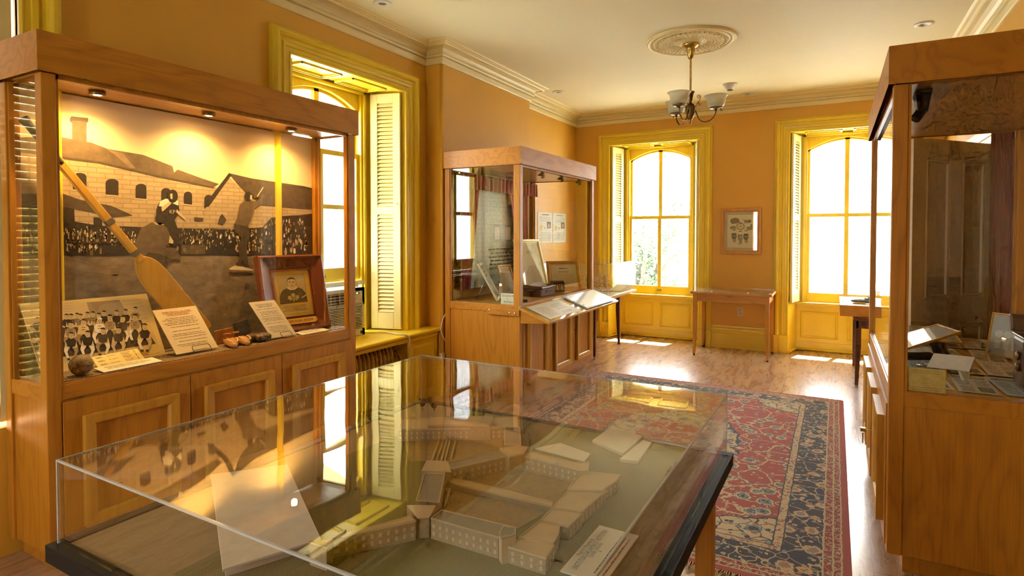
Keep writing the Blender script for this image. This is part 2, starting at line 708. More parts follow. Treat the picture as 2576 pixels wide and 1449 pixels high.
# hall beyond the doorway
wh = MB().box((2.4, 4.6, 0), (2.5, 8.6, ZC))
struct('wall_hall', wh, wallm)

# rear wall behind the viewer with an added window opening (never seen, it only lets the day in)
ADDED_RWIN = [(-2.20, -1.55)]
wq = MB()
xs2 = [-4.2] + [q for o in ADDED_RWIN for q in o] + [3.2]
for a, b in zip(xs2[0::2], xs2[1::2]):
    wq.box((a, YR - 0.3, 0), (b, YR, ZC))
for a, b in ADDED_RWIN:
    wq.box((a, YR - 0.3, 2.7), (b, YR, ZC))
    wq.box((a, YR - 0.3, 0), (b, YR, 0.75))
struct('wall_rear', wq, wallm)

# cornice
CROWN = [(0, 3.158), (0.012, 3.158), (0.019, 3.168), (0.029, 3.200), (0.031, 3.208), (0.020, 3.211), (0.020, 3.217), (0.040, 3.221), (0.047, 3.234), (0.043, 3.249), (0.033, 3.253),
         (0.039, 3.268), (0.058, 3.286), (0.090, 3.297), (0.118, 3.299), (0.118, 3.292), (0.130, 3.294), (0.138, 3.305), (0.150, 3.309), (0.152, 3.315), (0.170, 3.318), (0.178, 3.326), (0.190, 3.3305), (0, 3.3305)]
cr = MB().sweep([(XL, YR), (XL, YC0), (XCH, YC0), (XCH, YC1), (XL, YC1), (XL, YB), (XR, YB), (XR, YR)], CROWN)
struct('trim_2', cr, crownm)

BASE = [(0, 0), (0.034, 0), (0.034, 0.012), (0.026, 0.03), (0.020, 0.034), (0.020, 0.195), (0.016, 0.2), (0.024, 0.205), (0.026, 0.222), (0.020, 0.230), (0.020, 0.240), (0.028, 0.248), (0.026, 0.262), (0.014, 0.285), (0.012, 0.303), (0, 0.312)]
struct('baseboard_back', MB().sweep([(W2U + WW + 0.004, YB), (W3U - 0.004, YB)], BASE), trimm)
struct('baseboard_left', MB().sweep([(XL, YC1), (XL, YB), (W2U - 0.004, YB)], BASE), trimm)
struct('baseboard_chimney', MB().sweep([(XL, YC0), (XCH, YC0), (XCH, YC1), (XL, YC1)], BASE), trimm)
struct('baseboard_near', MB().sweep([(XL, W0U + WW + 0.004), (XL, W1U - 0.004)], BASE), trimm)
struct('baseboard_right', MB().sweep([(XR, 5.70), (XR, YR)], BASE), trimm)

# ------------------------------------------------------------------ windows
CASE = [(0, -0.02), (0, 0.020), (0.010, 0.028), (0.020, 0.022), (0.046, 0.022), (0.050, 0.030), (0.074, 0.034), (0.084, 0.026), (0.108, 0.028), (0.114, 0.048), (0.128, 0.060), (0.146, 0.060), (0.156, 0.048), (0.162, 0.034), (0.172, 0.030), (0.172, -0.004)]
SP, DD = 0.085, 0.37          # splay and depth of the reveal
MBACK = Matrix.Translation((0, YB, 0))
MLEFT = Matrix(((0, -1, 0, XL), (1, 0, 0, 0), (0, 0, 1, 0), (0, 0, 0, 1)))


def make_shutter(parent, M, A, B, z0, z1, brail=0.15, tilt=38):
    A, B = Vector((A[0], A[1], 0)), Vector((B[0], B[1], 0))
    s = (B - A)
    w = s.length
    s.normalize()
    t = Vector((-s.y, s.x, 0))
    L = Matrix((( s.x, t.x, 0, A.x), (s.y, t.y, 0, A.y), (0, 0, 1, 0), (0, 0, 0, 1)))
    st = w * 0.235
    zm = z0 + (z1 - z0) * 0.505
    fr = MB()
    th = 0.014
    fr.box((0, -th, z0), (st, th, z1))
    fr.box((w - st, -th, z0), (w, th, z1))
    for a, b in ((z0, z0 + brail), (zm - 0.035, zm + 0.035), (z1 - 0.085, z1)):
        fr.box((st, -th, a), (w - st, th, b))
    o = fr.xf(L).xf(M).build('shutter', shutm, parent, 0.0025)
    lv = MB()
    for a, b in ((z0 + brail, zm - 0.035), (zm + 0.035, z1 - 0.085)):
        n = int((b - a) / 0.036)
        p = (b - a) / n
        for k in range(n):
            zc = a + (k + 0.5) * p
            c_, s_ = math.cos(tilt * D2R), math.sin(tilt * D2R)
            hw, ht = (0.021, 0.0035) if tilt > 30 else (0.0225, 0.003)
            q = []
            for du, dv in ((-hw, -ht), (hw, -ht), (hw, ht), (-hw, ht)):
                q.append((du * s_ * 0.75 - dv * c_, zc + du * c_ * 0.82 + dv * s_))
            lv.prism(q, 'x', st - 0.002, w - st + 0.002)
        lv.box((w / 2 - 0.006, -0.024, a + 0.02), (w / 2 + 0.006, -0.017, b - 0.02)) if brail < 0.1 else None
    lv.xf(L).xf(M).build('louvers', shutm, o)
    kn = MB().ball((w - st * 0.4, -th - 0.008, zm + 0.06), 0.007, 10, 6)
    kn.xf(L).xf(M).build('knob', brass, o)
    return o


def make_window(name, u0, M, sill=None, raised=0.0, right=True, left=True):
    uc = u0 + WW / 2
    il, ir = u0 + CW, u0 + WW - CW
    root = thing(name, M @ Vector((uc, 0, 0)), None, None, None, 'structure')
    z0 = sill if sill else 0.0
    def put(mb, nm, mat, par=None, bev=0):
        return mb.xf(M).build(nm, mat, par or root, bev)
    put(MB().frame4(il, ir, z0, OTOP, CASE, 0, None, True), 'casing', trimm)
    if not sill:
        pb = MB()
        pb.box((u0 - 0.006, -0.068, 0), (u0 + 0.062, 0.0, 0.235))
        pb.box((u0 + 0.062, -0.042, 0), (il + 0.004, 0.0, 0.235))
        pb.box((u0 + WW - 0.062, -0.068, 0), (u0 + WW + 0.006, 0.0, 0.235))
        pb.box((ir - 0.004, -0.042, 0), (u0 + WW - 0.062, 0.0, 0.235))
        put(pb, 'plinth_block', trimm, None, 0.004)
    # splayed reveal
    jb = MB()
    for sgn, e in ((1, il), (-1, ir)):
        a, b = e, e + sgn * SP
        jb.hexa([(a, 0.0, z0), (b, DD, z0), (b - sgn * 0.05, DD + 0.02, z0), (a - sgn * 0.06, 0.02, z0), (a, 0.0, OTOP + 0.01), (b, DD, OTOP + 0.03), (b - sgn * 0.05, DD + 0.02, OTOP + 0.03), (a - sgn * 0.06, 0.02, OTOP + 0.01)])
    jb.hexa([(il, 0, OTOP), (ir, 0, OTOP), (ir - SP, DD, OTOP + 0.022), (il + SP, DD, OTOP + 0.022), (il, 0, OTOP + 0.03), (ir, 0, OTOP + 0.03), (ir - SP, DD, OTOP + 0.05), (il + SP, DD, OTOP + 0.05)])
    # two sunk panels in the soffit
    for a, b in ((il + 0.17, uc - 0.06), (uc + 0.06, ir - 0.17)):
        for k, (m_, h_) in enumerate(((0, 0.012), (0.018, 0.006))):
            zz = OTOP + 0.004 - h_
            aa, bb, d0, d1 = a + m_, b - m_, 0.06 + m_, 0.29 - m_
            for q in ((aa, d0, bb, d0 + 0.012), (aa, d1 - 0.012, bb, d1), (aa, d0, aa + 0.012, d1), (bb - 0.012, d0, bb, d1)):
                jb.box((q[0], q[1], zz), (q[2], q[3], zz + 0.018))
    put(jb, 'reveal_lining', trimm)
    # frame, spandrel with segmental arch, mullion
    hw = 0.455
    zs, zcr = 2.655, 2.79
    fr = MB()
    d0, d1 = DD - 0.02, DD + 0.10
    zb = sill if sill else 0.64
    fr.box((uc - 0.57, d0, zb), (uc - hw, d1, 2.865))
    fr.box((uc + hw, d0, zb), (uc + 0.57, d1, 2.865))
    n = 20
    arch = lambda u: zcr - (zcr - zs) * ((u - uc) / hw) ** 2
    for k in range(n):
        a, b = uc - hw + 2 * hw * k / n, uc - hw + 2 * hw * (k + 1) / n
        fr.hexa([(a, d0 + 0.03, arch(a)), (b, d0 + 0.03, arch(b)), (b, d1, arch(b)), (a, d1, arch(a)), (a, d0 + 0.03, 2.865), (b, d0 + 0.03, 2.865), (b, d1, 2.865), (a, d1, 2.865)])
    # stop beads
    for p in ((uc - 0.50, uc - 0.475), (uc + 0.475, uc + 0.50)):
        fr.box((p[0], d0 - 0.018, zb), (p[1], d0, 2.845))
    fr.box((uc - 0.50, d0 - 0.018, 2.82), (uc + 0.50, d0 + 0.03, 2.845))
    put(fr, 'window_frame', trimm, None, 0.002)
    # upper sash
    us = MB()
    y0, y1 = DD + 0.055, DD + 0.095
    us.box((uc - hw, y0, 1.765), (uc + hw, y1, 1.805))
    us.box((uc - 0.026, y0, 1.80), (uc + 0.026, y1, arch(uc)))
    for sgn in (-1, 1):
        us.box((uc + sgn * hw - (0.03 if sgn > 0 else 0), y0, 1.80), (uc + sgn * hw + (0 if sgn > 0 else 0.03), y1, zs + 0.03))
    for k in range(n):
        a, b = uc - hw + 2 * hw * k / n, uc - hw + 2 * hw * (k + 1) / n
        us.hexa([(a, y0, arch(a) - 0.024), (b, y0, arch(b) - 0.024), (b, y1, arch(b) - 0.024), (a, y1, arch(a) - 0.024), (a, y0, arch(a) + 0.004), (b, y0, arch(b) + 0.004), (b, y1, arch(b) + 0.004), (a, y1, arch(a) + 0.004)])
    so = put(us, 'upper_sash', trimm)
    gp = MB()
    for a, b in ((uc - hw + 0.02, uc - 0.02), (uc + 0.02, uc + hw - 0.02)):
        gp.box((a, y1 - 0.018, 1.79), (b, y1 - 0.014, 2.80))
    put(gp, 'pane', winglass, so)
    # lower sash
    ls = MB()
    y0, y1 = DD + 0.008, DD + 0.05
    za, zt = 0.64 + raised + (sill - 0.64 if sill else 0), 1.812 + raised
    ls.box((uc - hw, y0, za), (uc + hw, y1, za + 0.125))
    ls.box((uc - hw, y0, zt - 0.045), (uc + hw, y1, zt))
    ls.box((uc - 0.026, y0, za + 0.12), (uc + 0.026, y1, zt - 0.04))
    ls.box((uc - hw, y0, za + 0.12), (uc - hw + 0.034, y1, zt - 0.04))
    ls.box((uc + hw - 0.034, y0, za + 0.12), (uc + hw, y1, zt - 0.04))
    so = put(ls, 'lower_sash', trimm, None, 0.002)
    gp = MB()
    for a, b in ((uc - hw + 0.03, uc - 0.024), (uc + 0.024, uc + hw - 0.03)):
        gp.box((a, y1 - 0.018, za + 0.115), (b, y1 - 0.014, zt - 0.04))
    put(gp, 'pane', winglass, so)
    lf = MB().box((uc - 0.03, y0 - 0.016, za + 0.06), (uc + 0.03, y0, za + 0.072)).box((uc - 0.03, y0 - 0.016, za + 0.05), (uc - 0.024, y0, za + 0.072)).box((uc + 0.024, y0 - 0.016, za + 0.05), (uc + 0.03, y0, za + 0.072))
    put(lf, 'sash_lift', brass, so)
    if not sill:
        # apron with two raised panels, skirting and shoe
        ap = MB()
        ap.box((il + SP * 0.94, DD - 0.03, 0.0), (ir - SP * 0.94, DD + 0.0, 0.62))
        for a, b in ((uc - 0.52, uc - 0.075), (uc + 0.02, uc + 0.47)):
            ap.frame4(a + 0.035, b - 0.035, 0.20, 0.49, [(0, 0), (0, 0.004), (0.008, 0.012), (0.018, 0.012), (0.026, 0.005), (0.035, 0.0)], 0, Matrix.Translation((0, DD - 0.03, 0)))
        ap.box((il + SP * 0.9, DD - 0.042, 0), (ir - SP * 0.9, DD - 0.02, 0.115))
        for sgn, e in ((1, il), (-1, ir)):
            # side aprons follow the splay
            q = lambda dd, o: (e + sgn * (SP * dd / DD + o), dd)
            ap.frame4(0.09, 0.26, 0.20, 0.49, [(0, 0), (0, 0.004), (0.008, 0.010), (0.018, 0.010), (0.03, 0.0)], 0,
                      Matrix(((SP / DD * 1.0 * (1), -sgn * 1.0 * -1 * -1, 0, e), (1, 0, 0, 0), (0, 0, 1, 0), (0, 0, 0, 1))) if False else
                      Matrix.Translation((e, 0, 0)) @ Matrix.Rotation(math.atan2(DD, sgn * SP), 4, 'Z') @ Matrix.Scale(1 if sgn < 0 else -1, 4, (0, 1, 0)))
        put(ap, 'apron_panel', trimm)
        sh = MB().tube([(il + 0.01, -0.005, 0.018), (il + SP - 0.01, DD - 0.055, 0.018)], 0.018, 10).tube([(il + SP - 0.02, DD - 0.052, 0.018), (ir - SP + 0.02, DD - 0.052, 0.018)], 0.018, 10).tube([(ir - 0.01, -0.005, 0.018), (ir - SP + 0.01, DD - 0.055, 0.018)], 0.018, 10)
        put(sh, 'shoe_moulding', trimm)
        sl = MB().box((il + SP * 0.72, DD - 0.10, 0.615), (ir - SP * 0.72, DD + 0.06, 0.642)).box((il + SP * 0.8, DD - 0.055, 0.59), (ir - SP * 0.8, DD, 0.615))
        put(sl, 'window_stool', trimm, None, 0.006)
    zz = (sill if sill else 0.64) + 0.012
    e = 0.030
    if left: make_shutter(root, M, (il + e, 0.02), (il + e + SP * 0.86, DD - 0.06), zz, OTOP - 0.012)
    if right: make_shutter(root, M, (ir - e - SP * 0.86, DD - 0.06), (ir - e, 0.02), zz, OTOP - 0.012)
    return root


w2 = make_window('window_2', W2U, MBACK)
w3 = make_window('window_3', W3U, MBACK)
w1 = make_window('window_1', W1U, MLEFT, 0.655, 0.465)
# deep stool of the left window with its rounded nose, and the boxed end of the radiator niche
u1 = W1U + WW
st = MB().box((W1U + CW - 0.02, 0.0, 0.62), (u1 - CW + 0.02, DD + 0.12, 0.655))
st.prism([(-0.185, 0.622), (-0.197, 0.63), (-0.20, 0.640), (-0.197, 0.650), (-0.185, 0.656), (0.01, 0.656), (0.01, 0.615), (-0.165, 0.615)], 'x', W1U - 0.12, u1 + 0.125)
st.prism([(-0.175, 0.585), (-0.165, 0.60), (-0.178, 0.616), (0.0, 0.616), (0.0, 0.585)], 'x', W1U - 0.10, u1 + 0.105)
st.xf(MLEFT).build('window_stool', trimm, w1)
nb = MB().box((4.085, -0.15, 0), (4.53, 0.0, 0.586)).box((4.085, 0.0, 0), (4.24, 0.36, 0.62))
nb.frame4(4.20, 4.45, 0.10, 0.50, [(0, 0), (0, 0.006), (0.01, 0.010), (0.03, 0)], 0, Matrix.Translation((0, -0.15, 0)))
nb.xf(MLEFT).build('niche_side', trimm, w1)

# near left window: its shutters are folded shut behind the display cabinet
w0 = thing('window_4', (XL, W0U + WW / 2, 0), None, None, None, 'structure')
MB().frame4(W0U + CW, W0U + WW - CW, 0.62, OTOP, CASE, 0, None, True).xf(MLEFT).build('casing', trimm, w0)
pw = (WW - 2 * CW - 0.01) / 4
for k in range(4):
    a = W0U + CW + 0.005 + k * pw
    make_shutter(w0, MLEFT, (a, 0.05), (a + pw - 0.004, 0.05), 0.64, OTOP - 0.01, 0.09, 16)

# doorway: casing, open four-panel door leaf
dc = MB().frame4(DY0, DY1, 0, DZ, [(0, 0), (0, 0.02), (0.01, 0.028), (0.05, 0.028), (0.055, 0.04), (0.09, 0.044), (0.10, 0.05), (0.13, 0.05), (0.14, 0.03), (0.15, 0.0)], 0, None, True)
dc.box((DY0 - 0.02, 0, 0), (DY0, 0.2, DZ)).box((DY1, 0, 0), (DY1 + 0.02, 0.2, DZ)).box((DY0, 0, DZ), (DY1, 0.2, DZ + 0.02))
dc.xf(Matrix(((0, 1, 0, XR), (1, 0, 0, 0), (0, 0, 1, 0), (0, 0, 0, 1))))
struct('trim_3', dc, trimm)
doorm = flat((0.76, 0.60, 0.34), 0.42, 0, 'tan_door_paint')
dl = thing('door_1', (XR - 0.03, DY0 + 0.01, 0), None, None, None, 'structure')
DW, DT = 0.95, 0.042
lf = MB()
stl = 0.135
def leafbox(a, b, c, d): lf.box((a, 0, c), (b, DT, d))
leafbox(0, stl, 0.01, 2.245); leafbox(DW - stl, DW, 0.01, 2.245)
leafbox(DW / 2 - 0.065, DW / 2 + 0.065, 0.01, 2.245)
for a, b in ((0.01, 0.24), (0.86, 1.06), (2.10, 2.245)): leafbox(stl, DW - stl, a, b)
for a, b in ((stl, DW / 2 - 0.065), (DW / 2 + 0.065, DW - stl)):
    for c, d in ((0.24, 0.86), (1.06, 2.10)):
        lf.box((a - 0.005, 0.014, c - 0.005), (b + 0.005, DT - 0.014, d + 0.005))
        for fl_, y in ((1, 0.0), (-1, DT)):
            lf.frame4(a + 0.035, b - 0.035, c + 0.035, d - 0.035, [(0, -0.012), (0.006, 0.002), (0.016, 0.004), (0.026, -0.004), (0.035, 0.001)], 0, Matrix.Translation((0, y, 0)), False, fl_)
leaf = lf.build('door_leaf', doorm, dl, 0.0, True)
kb = MB()
for yy, sg in ((0, -1), (DT, 1)):
    pr = [(0.0, 0), (0.026, 0.0), (0.024, 0.006), (0.010, 0.010), (0.009, 0.03)]
    t = MB().lathe(pr, (0, 0, 0), 20, 0)
    t.lathe([(0.009, 0.03), (0.022, 0.034), (0.029, 0.046), (0.028, 0.058), (0.018, 0.068), (0.0005, 0.071)], (0, 0, 0), 20, 1)
    t.xf(Matrix.Translation((DW - 0.065, yy, 0.79)) @ Matrix.Rotation(-sg * PI / 2, 4, 'X'))
    kb.join(t)
kb.build('door_knob', [brass, flat((0.82, 0.80, 0.74), 0.12, 0, 'porcelain')], dl, 0, True)
lp = MB().box((DW - 0.001, 0.008, 0.70), (DW + 0.002, DT - 0.008, 0.88))
lp.build('latch_plate', brass, dl, 0, True)
hg = MB()
for z in (0.35, 1.9): hg.tube([(-0.004, DT + 0.004, z - 0.06), (-0.004, DT + 0.004, z + 0.06)], 0.008, 8)
hg.build('hinge', darkbrass, dl, 0, True)
# leaf swung well into the room
dl.rotation_euler = (0, 0, math.atan2(5.13 - 5.86, 0.465 - 1.08))

# dark red curtain hanging on the right wall by the doorway
velvet = flat((0.16, 0.012, 0.016), 0.85, 0, 'red_velvet', var=0.2, scale=60)
cu = MB()
pts = []
N = 60
for k in range(N + 1):
    y = 4.985 + 0.50 * k / N
    pts.append((XR - 0.07 + 0.03 * math.sin(k * 0.9) + 0.012 * math.sin(k * 2.3), y))
for z0, z1 in ((0.12, 2.72),):
    vs = [(x, y, z0) for x, y in pts] + [(x, y, z1) for x, y in pts] + [(x + 0.006, y, z0) for x, y in pts] + [(x + 0.006, y, z1) for x, y in pts]
    n1 = N + 1
    fs = [(k, k + 1, n1 + k + 1, n1 + k) for k in range(N)] + [(2 * n1 + k, 3 * n1 + k, 3 * n1 + k + 1, 2 * n1 + k + 1) for k in range(N)]
    cu.add(vs, fs, 0, True)
ct = cu.build('curtain', velvet)
tag(ct, 'dark red curtain hanging on the right wall behind the nearest right-hand cabinet', 'curtain')
rod = MB().tube([(XR - 0.07, 4.95, 2.73), (XR - 0.07, 5.52, 2.73)], 0.014, 10).tube([(XR - 0.07, 5.25, 2.73), (XR, 5.25, 2.73)], 0.008, 8)
rod.build('curtain_rod', brass, ct)
# ================================================================== display cabinets
def cabinet(loc, rot, L, D, H, zh, zr, label, panes=('front', 'left', 'right'), sideframe=(True, True), lock='right'):
    """front on local -y, x along the front; zh header underside, zr sill of the glass"""
    root = thing('display_cabinet', loc, label, 'display case')
    root.rotation_euler = (0, 0, rot)
    B = lambda mb, nm, m, bev=0.002, par=None: mb.build(nm, m, par or root, bev, True)
    pw = 0.058
    # plinth and carcass
    B(MB().box((0.05, 0.065, 0), (L - 0.05, D - 0.02, 0.095)), 'plinth', oakx)
    ca = MB().box((0.012, 0.012, 0.09), (L - 0.012, D - 0.005, zr - 0.065))
    B(ca, 'carcass', oakz)
    rl = MB()
    rl.box((pw - 0.004, 0.004, zr - 0.068), (L - pw + 0.004, pw, zr))
    rl.box((0.004, pw - 0.004, zr - 0.068), (pw, D - 0.004, zr))
    rl.box((L - pw, pw - 0.004, zr - 0.068), (L - 0.004, D - 0.004, zr))
    rl.box((pw - 0.01, 0.012, zr - 0.012), (L - pw + 0.01, 0.03, zr + 0.006))
    B(rl, 'sill_rail', oakx)
    B(MB().box((pw * 0.6, pw * 0.6, zr - 0.03), (L - pw * 0.6, D - 0.01, zr - 0.004)), 'deck', loakx)
    for x in (0, L - pw):
        for y in (0, D - pw):
            p = MB().box((x, y, 0.09), (x + pw, y + pw, zh))
            B(p, 'corner_post', oakz, 0.004)
    # header with cove lip
    hd = MB()
    o, f = 0.012, 0.030
    P = [(f, zh), (f, zh + 0.010), (o + 0.002, zh + 0.042), (o, zh + 0.050), (o, H), (-0.02, H), (-0.02, zh)]
    hd.sweep([(-0.0, D), (0.0, 0.0), (L, 0.0), (L, D)][::-1], [(a, b) for a, b in P])
    hd.box((0.004, 0.004, H - 0.03), (L - 0.004, D, H - 0.004))
    B(hd, 'header', oakx, 0)
    B(MB().box((0.01, 0.01, zh + 0.005), (L - 0.01, D - 0.004, zh + 0.022)), 'soffit', soffitm, 0)
    # doors with mitred raised frames
    n = 3
    dw = (L - 2 * pw) / n
    MP = [(-0.052, 0.0), (-0.052, 0.014), (-0.044, 0.024), (-0.012, 0.030), (0.0, 0.030), (0.0, 0.0)]
    for k in range(n):
        a = pw + k * dw + 0.0025
        b = pw + (k + 1) * dw - 0.0025
        dr = MB().box((a, -0.006, 0.105), (b, 0.014, zr - 0.078))
        dr.frame4(a + 0.075, b - 0.075, 0.18, zr - 0.155, MP, 1, Matrix.Translation((0, -0.006, 0)))
        d = B(dr, 'door', [oakz, loakz], 0.001)
        lx = b - 0.035 if k != n - 1 else a + 0.035
        lk = MB().lathe([(0, 0.012), (0.006, 0.012), (0.009, 0.006), (0.009, 0)], (0, 0, 0), 14).xf(Matrix.Translation((lx, -0.006, zr * 0.56)) @ Matrix.Rotation(PI / 2, 4, 'X'))
        B(lk, 'lock', brass, 0, d)
    for on_, xx, sg in ((sideframe[0], 0.012, 1), (sideframe[1], L - 0.012, -1)):
        if not on_: continue
        M = Matrix.Translation((xx, 0, 0)) @ Matrix.Rotation(PI / 2, 4, 'Z') @ Matrix.Scale(-sg, 4, (0, 1, 0))
        sp = MB().frame4(0.10, D - 0.10, 0.16, zr - 0.13, [(-0.05, 0.0), (-0.05, 0.008), (-0.04, 0.016), (-0.01, 0.020), (0.0, 0.020), (0.0, 0.0)], 0, M, False, -1)
        B(sp, 'side_panel_frame', oakz, 0)
    # glazing
    g = 0.006
    z0, z1 = zr - 0.004, zh + 0.006
    if 'front' in panes: B(MB().box((pw - 0.012, 0.018, z0), (L - pw + 0.012, 0.018 + g, z1)), 'glass_front', glass, 0)
    if 'left' in panes: B(MB().box((0.018, pw - 0.012, z0), (0.018 + g, D - pw + 0.012, z1)), 'glass_side', glass, 0)
    if 'right' in panes: B(MB().box((L - 0.018 - g, pw - 0.012, z0), (L - 0.018, D - pw + 0.012, z1)), 'glass_side', glass, 0)
    # slim beads around the panes
    bd = MB()
    for y0, y1, x0, x1 in ((0.010, 0.030, pw, pw + 0.012), (0.010, 0.030, L - pw - 0.012, L - pw)):
        bd.box((x0, y0, zr), (x1, y1, zh))
    for x in (0.010, L - 0.030):
        bd.box((x, pw, zr), (x + 0.02, pw + 0.012, zh))
        bd.box((x, D - pw - 0.012, zr), (x + 0.02, D - pw, zh))
    bd.box((pw, 0.010, zh - 0.018), (L - pw, 0.030, zh + 0.005))
    B(bd, 'glazing_bead', oakz, 0)
    return root


LX, LY0, LL, LD = -3.06, 1.26, 1.917, 0.405
LZR, LZH = 0.860, 2.262
cabL = cabinet((LX, LY0, 0), PI / 2, LL, LD, 2.438, LZH, LZR, 'tall oak display cabinet with the big baseball photograph, against the left wall', ('front', 'left', 'right'))
carpet, nt, bs = newmat('speckled_carpet')
v = coords(nt)
nt.links.new(ramp(nt, noise(nt, v, 220, 2, 0.7), [(0.35, (0.05, 0.035, 0.02)), (0.5, (0.22, 0.15, 0.08)), (0.65, (0.42, 0.32, 0.20))]), bs.inputs['Base Color'])
bs.inputs['Roughness'].default_value = 0.95
bump(nt, bs, noise(nt, v, 300, 2), 0.8, 0.004)
MB().box((0.032, 0.03, LZR - 0.004), (LL - 0.032, LD - 0.012, LZR + 0.010)).build('deck_carpet', carpet, cabL, 0, True)
LDECK = LZR + 0.010
# three lit puck lights under the header
glow = emit('lamp_glow', (1.0, 0.62, 0.22), 60)
for x, y in ((1.583, -3.262), (2.178, -3.256), (2.774, -3.250)):
    pk = MB().lathe([(0, 0.0), (0.036, 0.0), (0.036, -0.018), (0.034, -0.022), (0.026, -0.022), (0.024, -0.016), (0.0, -0.016)], (0, 0, 0), 24)
    pk = pk.xf(Matrix.Translation((x - LY0, -(y - LX), LZH + 0.004))).build('puck_light', darkbrass, cabL, 0, True)
    MB().lathe([(0.0, 0.0), (0.018, 0.0), (0.018, -0.004), (0.0, -0.005)], (x - LY0, -(y - LX), LZH - 0.012), 16).build('bulb', glow, pk, 0, True)

cabM = cabinet((-2.45, 4.580, 0), PI / 2, 1.815, 0.815, 2.322, 2.165, 0.905, 'honey oak display cabinet with a sloping reading shelf, before the chimney breast', ('front', 'left', 'right'))
cabR = cabinet((0.222, 4.935, 0), -PI / 2, 1.800, 0.865, 2.385, 2.215, 0.842, 'tall oak display cabinet cut off by the right edge, newspapers laid inside', ('front', 'left', 'right'), (True, True))
# key left in one lock of the right cabinet
kx = cabR
ky = MB().tube([(0, 0, 0), (0, -0.05, 0)], 0.003, 8).box((-0.012, -0.075, -0.010), (0.012, -0.05, 0.010))
ky.box((-0.006, -0.066, -0.075), (0.006, -0.06, -0.015))
ky.xf(Matrix.Translation((1.20, -0.012, 0.47))).build('key', brass, cabR, 0.001, True)

# black track with three spotlights in the middle cabinet
tr = MB().box((0.12, 0.035, 2.148), (1.70, 0.055, 2.166))
trk = tr.build('light_track', black, cabM, 0, True)
for x in (0.56, 1.016, 1.50):
    s = MB().box((-0.014, -0.012, -0.012), (0.014, 0.014, 0.002)).hexa([(-0.02, -0.012, -0.05), (0.02, -0.012, -0.05), (0.02, 0.05, -0.036), (-0.02, 0.05, -0.036), (-0.016, -0.012, -0.012), (0.016, -0.012, -0.012), (0.016, 0.02, -0.012), (-0.016, 0.02, -0.012)])
    s.tube([(0, 0.0, -0.05), (0.0, -0.004, -0.06)], 0.018, 12)
    s.xf(Matrix.Translation((x, 0.048, 2.150))).build('spotlight', black, trk, 0.001, True)
s = MB().box((1.50, 0.10, 2.196), (1.66, 0.16, 2.214)).hexa([(1.55, 0.11, 2.12), (1.61, 0.11, 2.12), (1.61, 0.15, 2.12), (1.55, 0.15, 2.12), (1.53, 0.10, 2.196), (1.63, 0.10, 2.196), (1.63, 0.16, 2.196), (1.53, 0.16, 2.196)])
s.tube([(1.58, 0.13, 2.13), (1.60, 0.10, 2.085)], 0.022, 12)
s.build('spotlight', black, cabR, 0.001, True)

# sloping reading shelf bolted to the middle cabinet
SY0, SY1 = 4.545 - 4.58, 6.365 - 4.58     # along the front
def on_shelf(x, t, d=0):                  # t 0 low edge .. 1 high edge, in cabinet coordinates
    lo, hi = Vector((0, -0.31, 0.783)), Vector((0, -0.004, 0.897))
    n = Vector((0, -(hi.z - lo.z), (hi.y - lo.y))).normalized()
    p = lo.lerp(hi, t) + n * d
    return Vector((x, p.y, p.z))
sh = MB().hexa([on_shelf(SY0, 0, -0.02), on_shelf(SY1, 0, -0.02), on_shelf(SY1, 1, -0.02), on_shelf(SY0, 1, -0.02), on_shelf(SY0, 0), on_shelf(SY1, 0), on_shelf(SY1, 1), on_shelf(SY0, 1)])
shf = sh.build('reading_shelf', loakx, cabM, 0.002, True)
for x in (0.0, 1.78):
    MB().prism([(-0.004, 0.875), (-0.004, 0.748), (-0.285, 0.762), (-0.302, 0.776)], 'x', x, x + 0.022).build('shelf_bracket', oaky, shf, 0.001, True)
ac = MB().hexa([on_shelf(SY0, 0, 0.001), on_shelf(SY1, 0, 0.001), on_shelf(SY1, 1, 0.001), on_shelf(SY0, 1, 0.001), on_shelf(SY0, 0, 0.005), on_shelf(SY1, 0, 0.005), on_shelf(SY1, 1, 0.005), on_shelf(SY0, 1, 0.005)])
ac.build('acrylic_sheet', acrylic, shf, 0, True)
for x in (0.01, 0.62, 1.20, 1.76):
    for t in (0.05, 0.95):
        MB().ball(on_shelf(x, t, 0.006), 0.007, 10, 6, 0, 1, 1, 0.6).build('screw', steel, shf, 0, True)
bt = MB().box((-0.012, 0.0, 0.812), (0.014, 0.335, 0.866))
btn = bt.build('batten', oaky, cabM, 0.002, True)
for y, z in ((0.31, 0.852), (0.10, 0.838), (0.045, 0.836)):
    MB().ball((-0.014, y, z), 0.009, 10, 6, 0, 0.6, 1, 1).build('bolt', steel, btn, 0, True)

# ------------------------------------------------------------------ foreground model table
TW, TL_, TZ, TH = 1.405, 1.505, 0.750, 0.9676
tab = thing('model_table', (-1.752, 0.733, 0), 'long low display table with black edging in the foreground under the clear cover', 'table')
tab.rotation_euler = (0, 0, -0.0110)
TB = lambda mb, nm, m, bev=0.0, par=None: mb.build(nm, m, par or tab, bev, True)
ed = MB()
o = 0.016
for a, b in (((-o, -o), (TW + o, 0.022)), ((-o, TL_ - 0.022), (TW + o, TL_ + o)), ((-o, 0.022), (0.022, TL_ - 0.022)), ((TW - 0.022, 0.022), (TW + o, TL_ - 0.022))):
    ed.box((a[0], a[1], TZ - 0.045), (b[0], b[1], TZ))
TB(ed, 'edging', black, 0.002)
baize = flat((0.33, 0.26, 0.13), 0.85, 0, 'tan_board', scale=80)
TB(MB().box((0.022, 0.022, TZ - 0.03), (TW - 0.022, TL_ - 0.022, TZ - 0.004)), 'table_top', baize)
TB(MB().box((0.05, 0.05, TZ - 0.12), (TW - 0.05, TL_ - 0.05, TZ - 0.03)), 'apron', oakx)
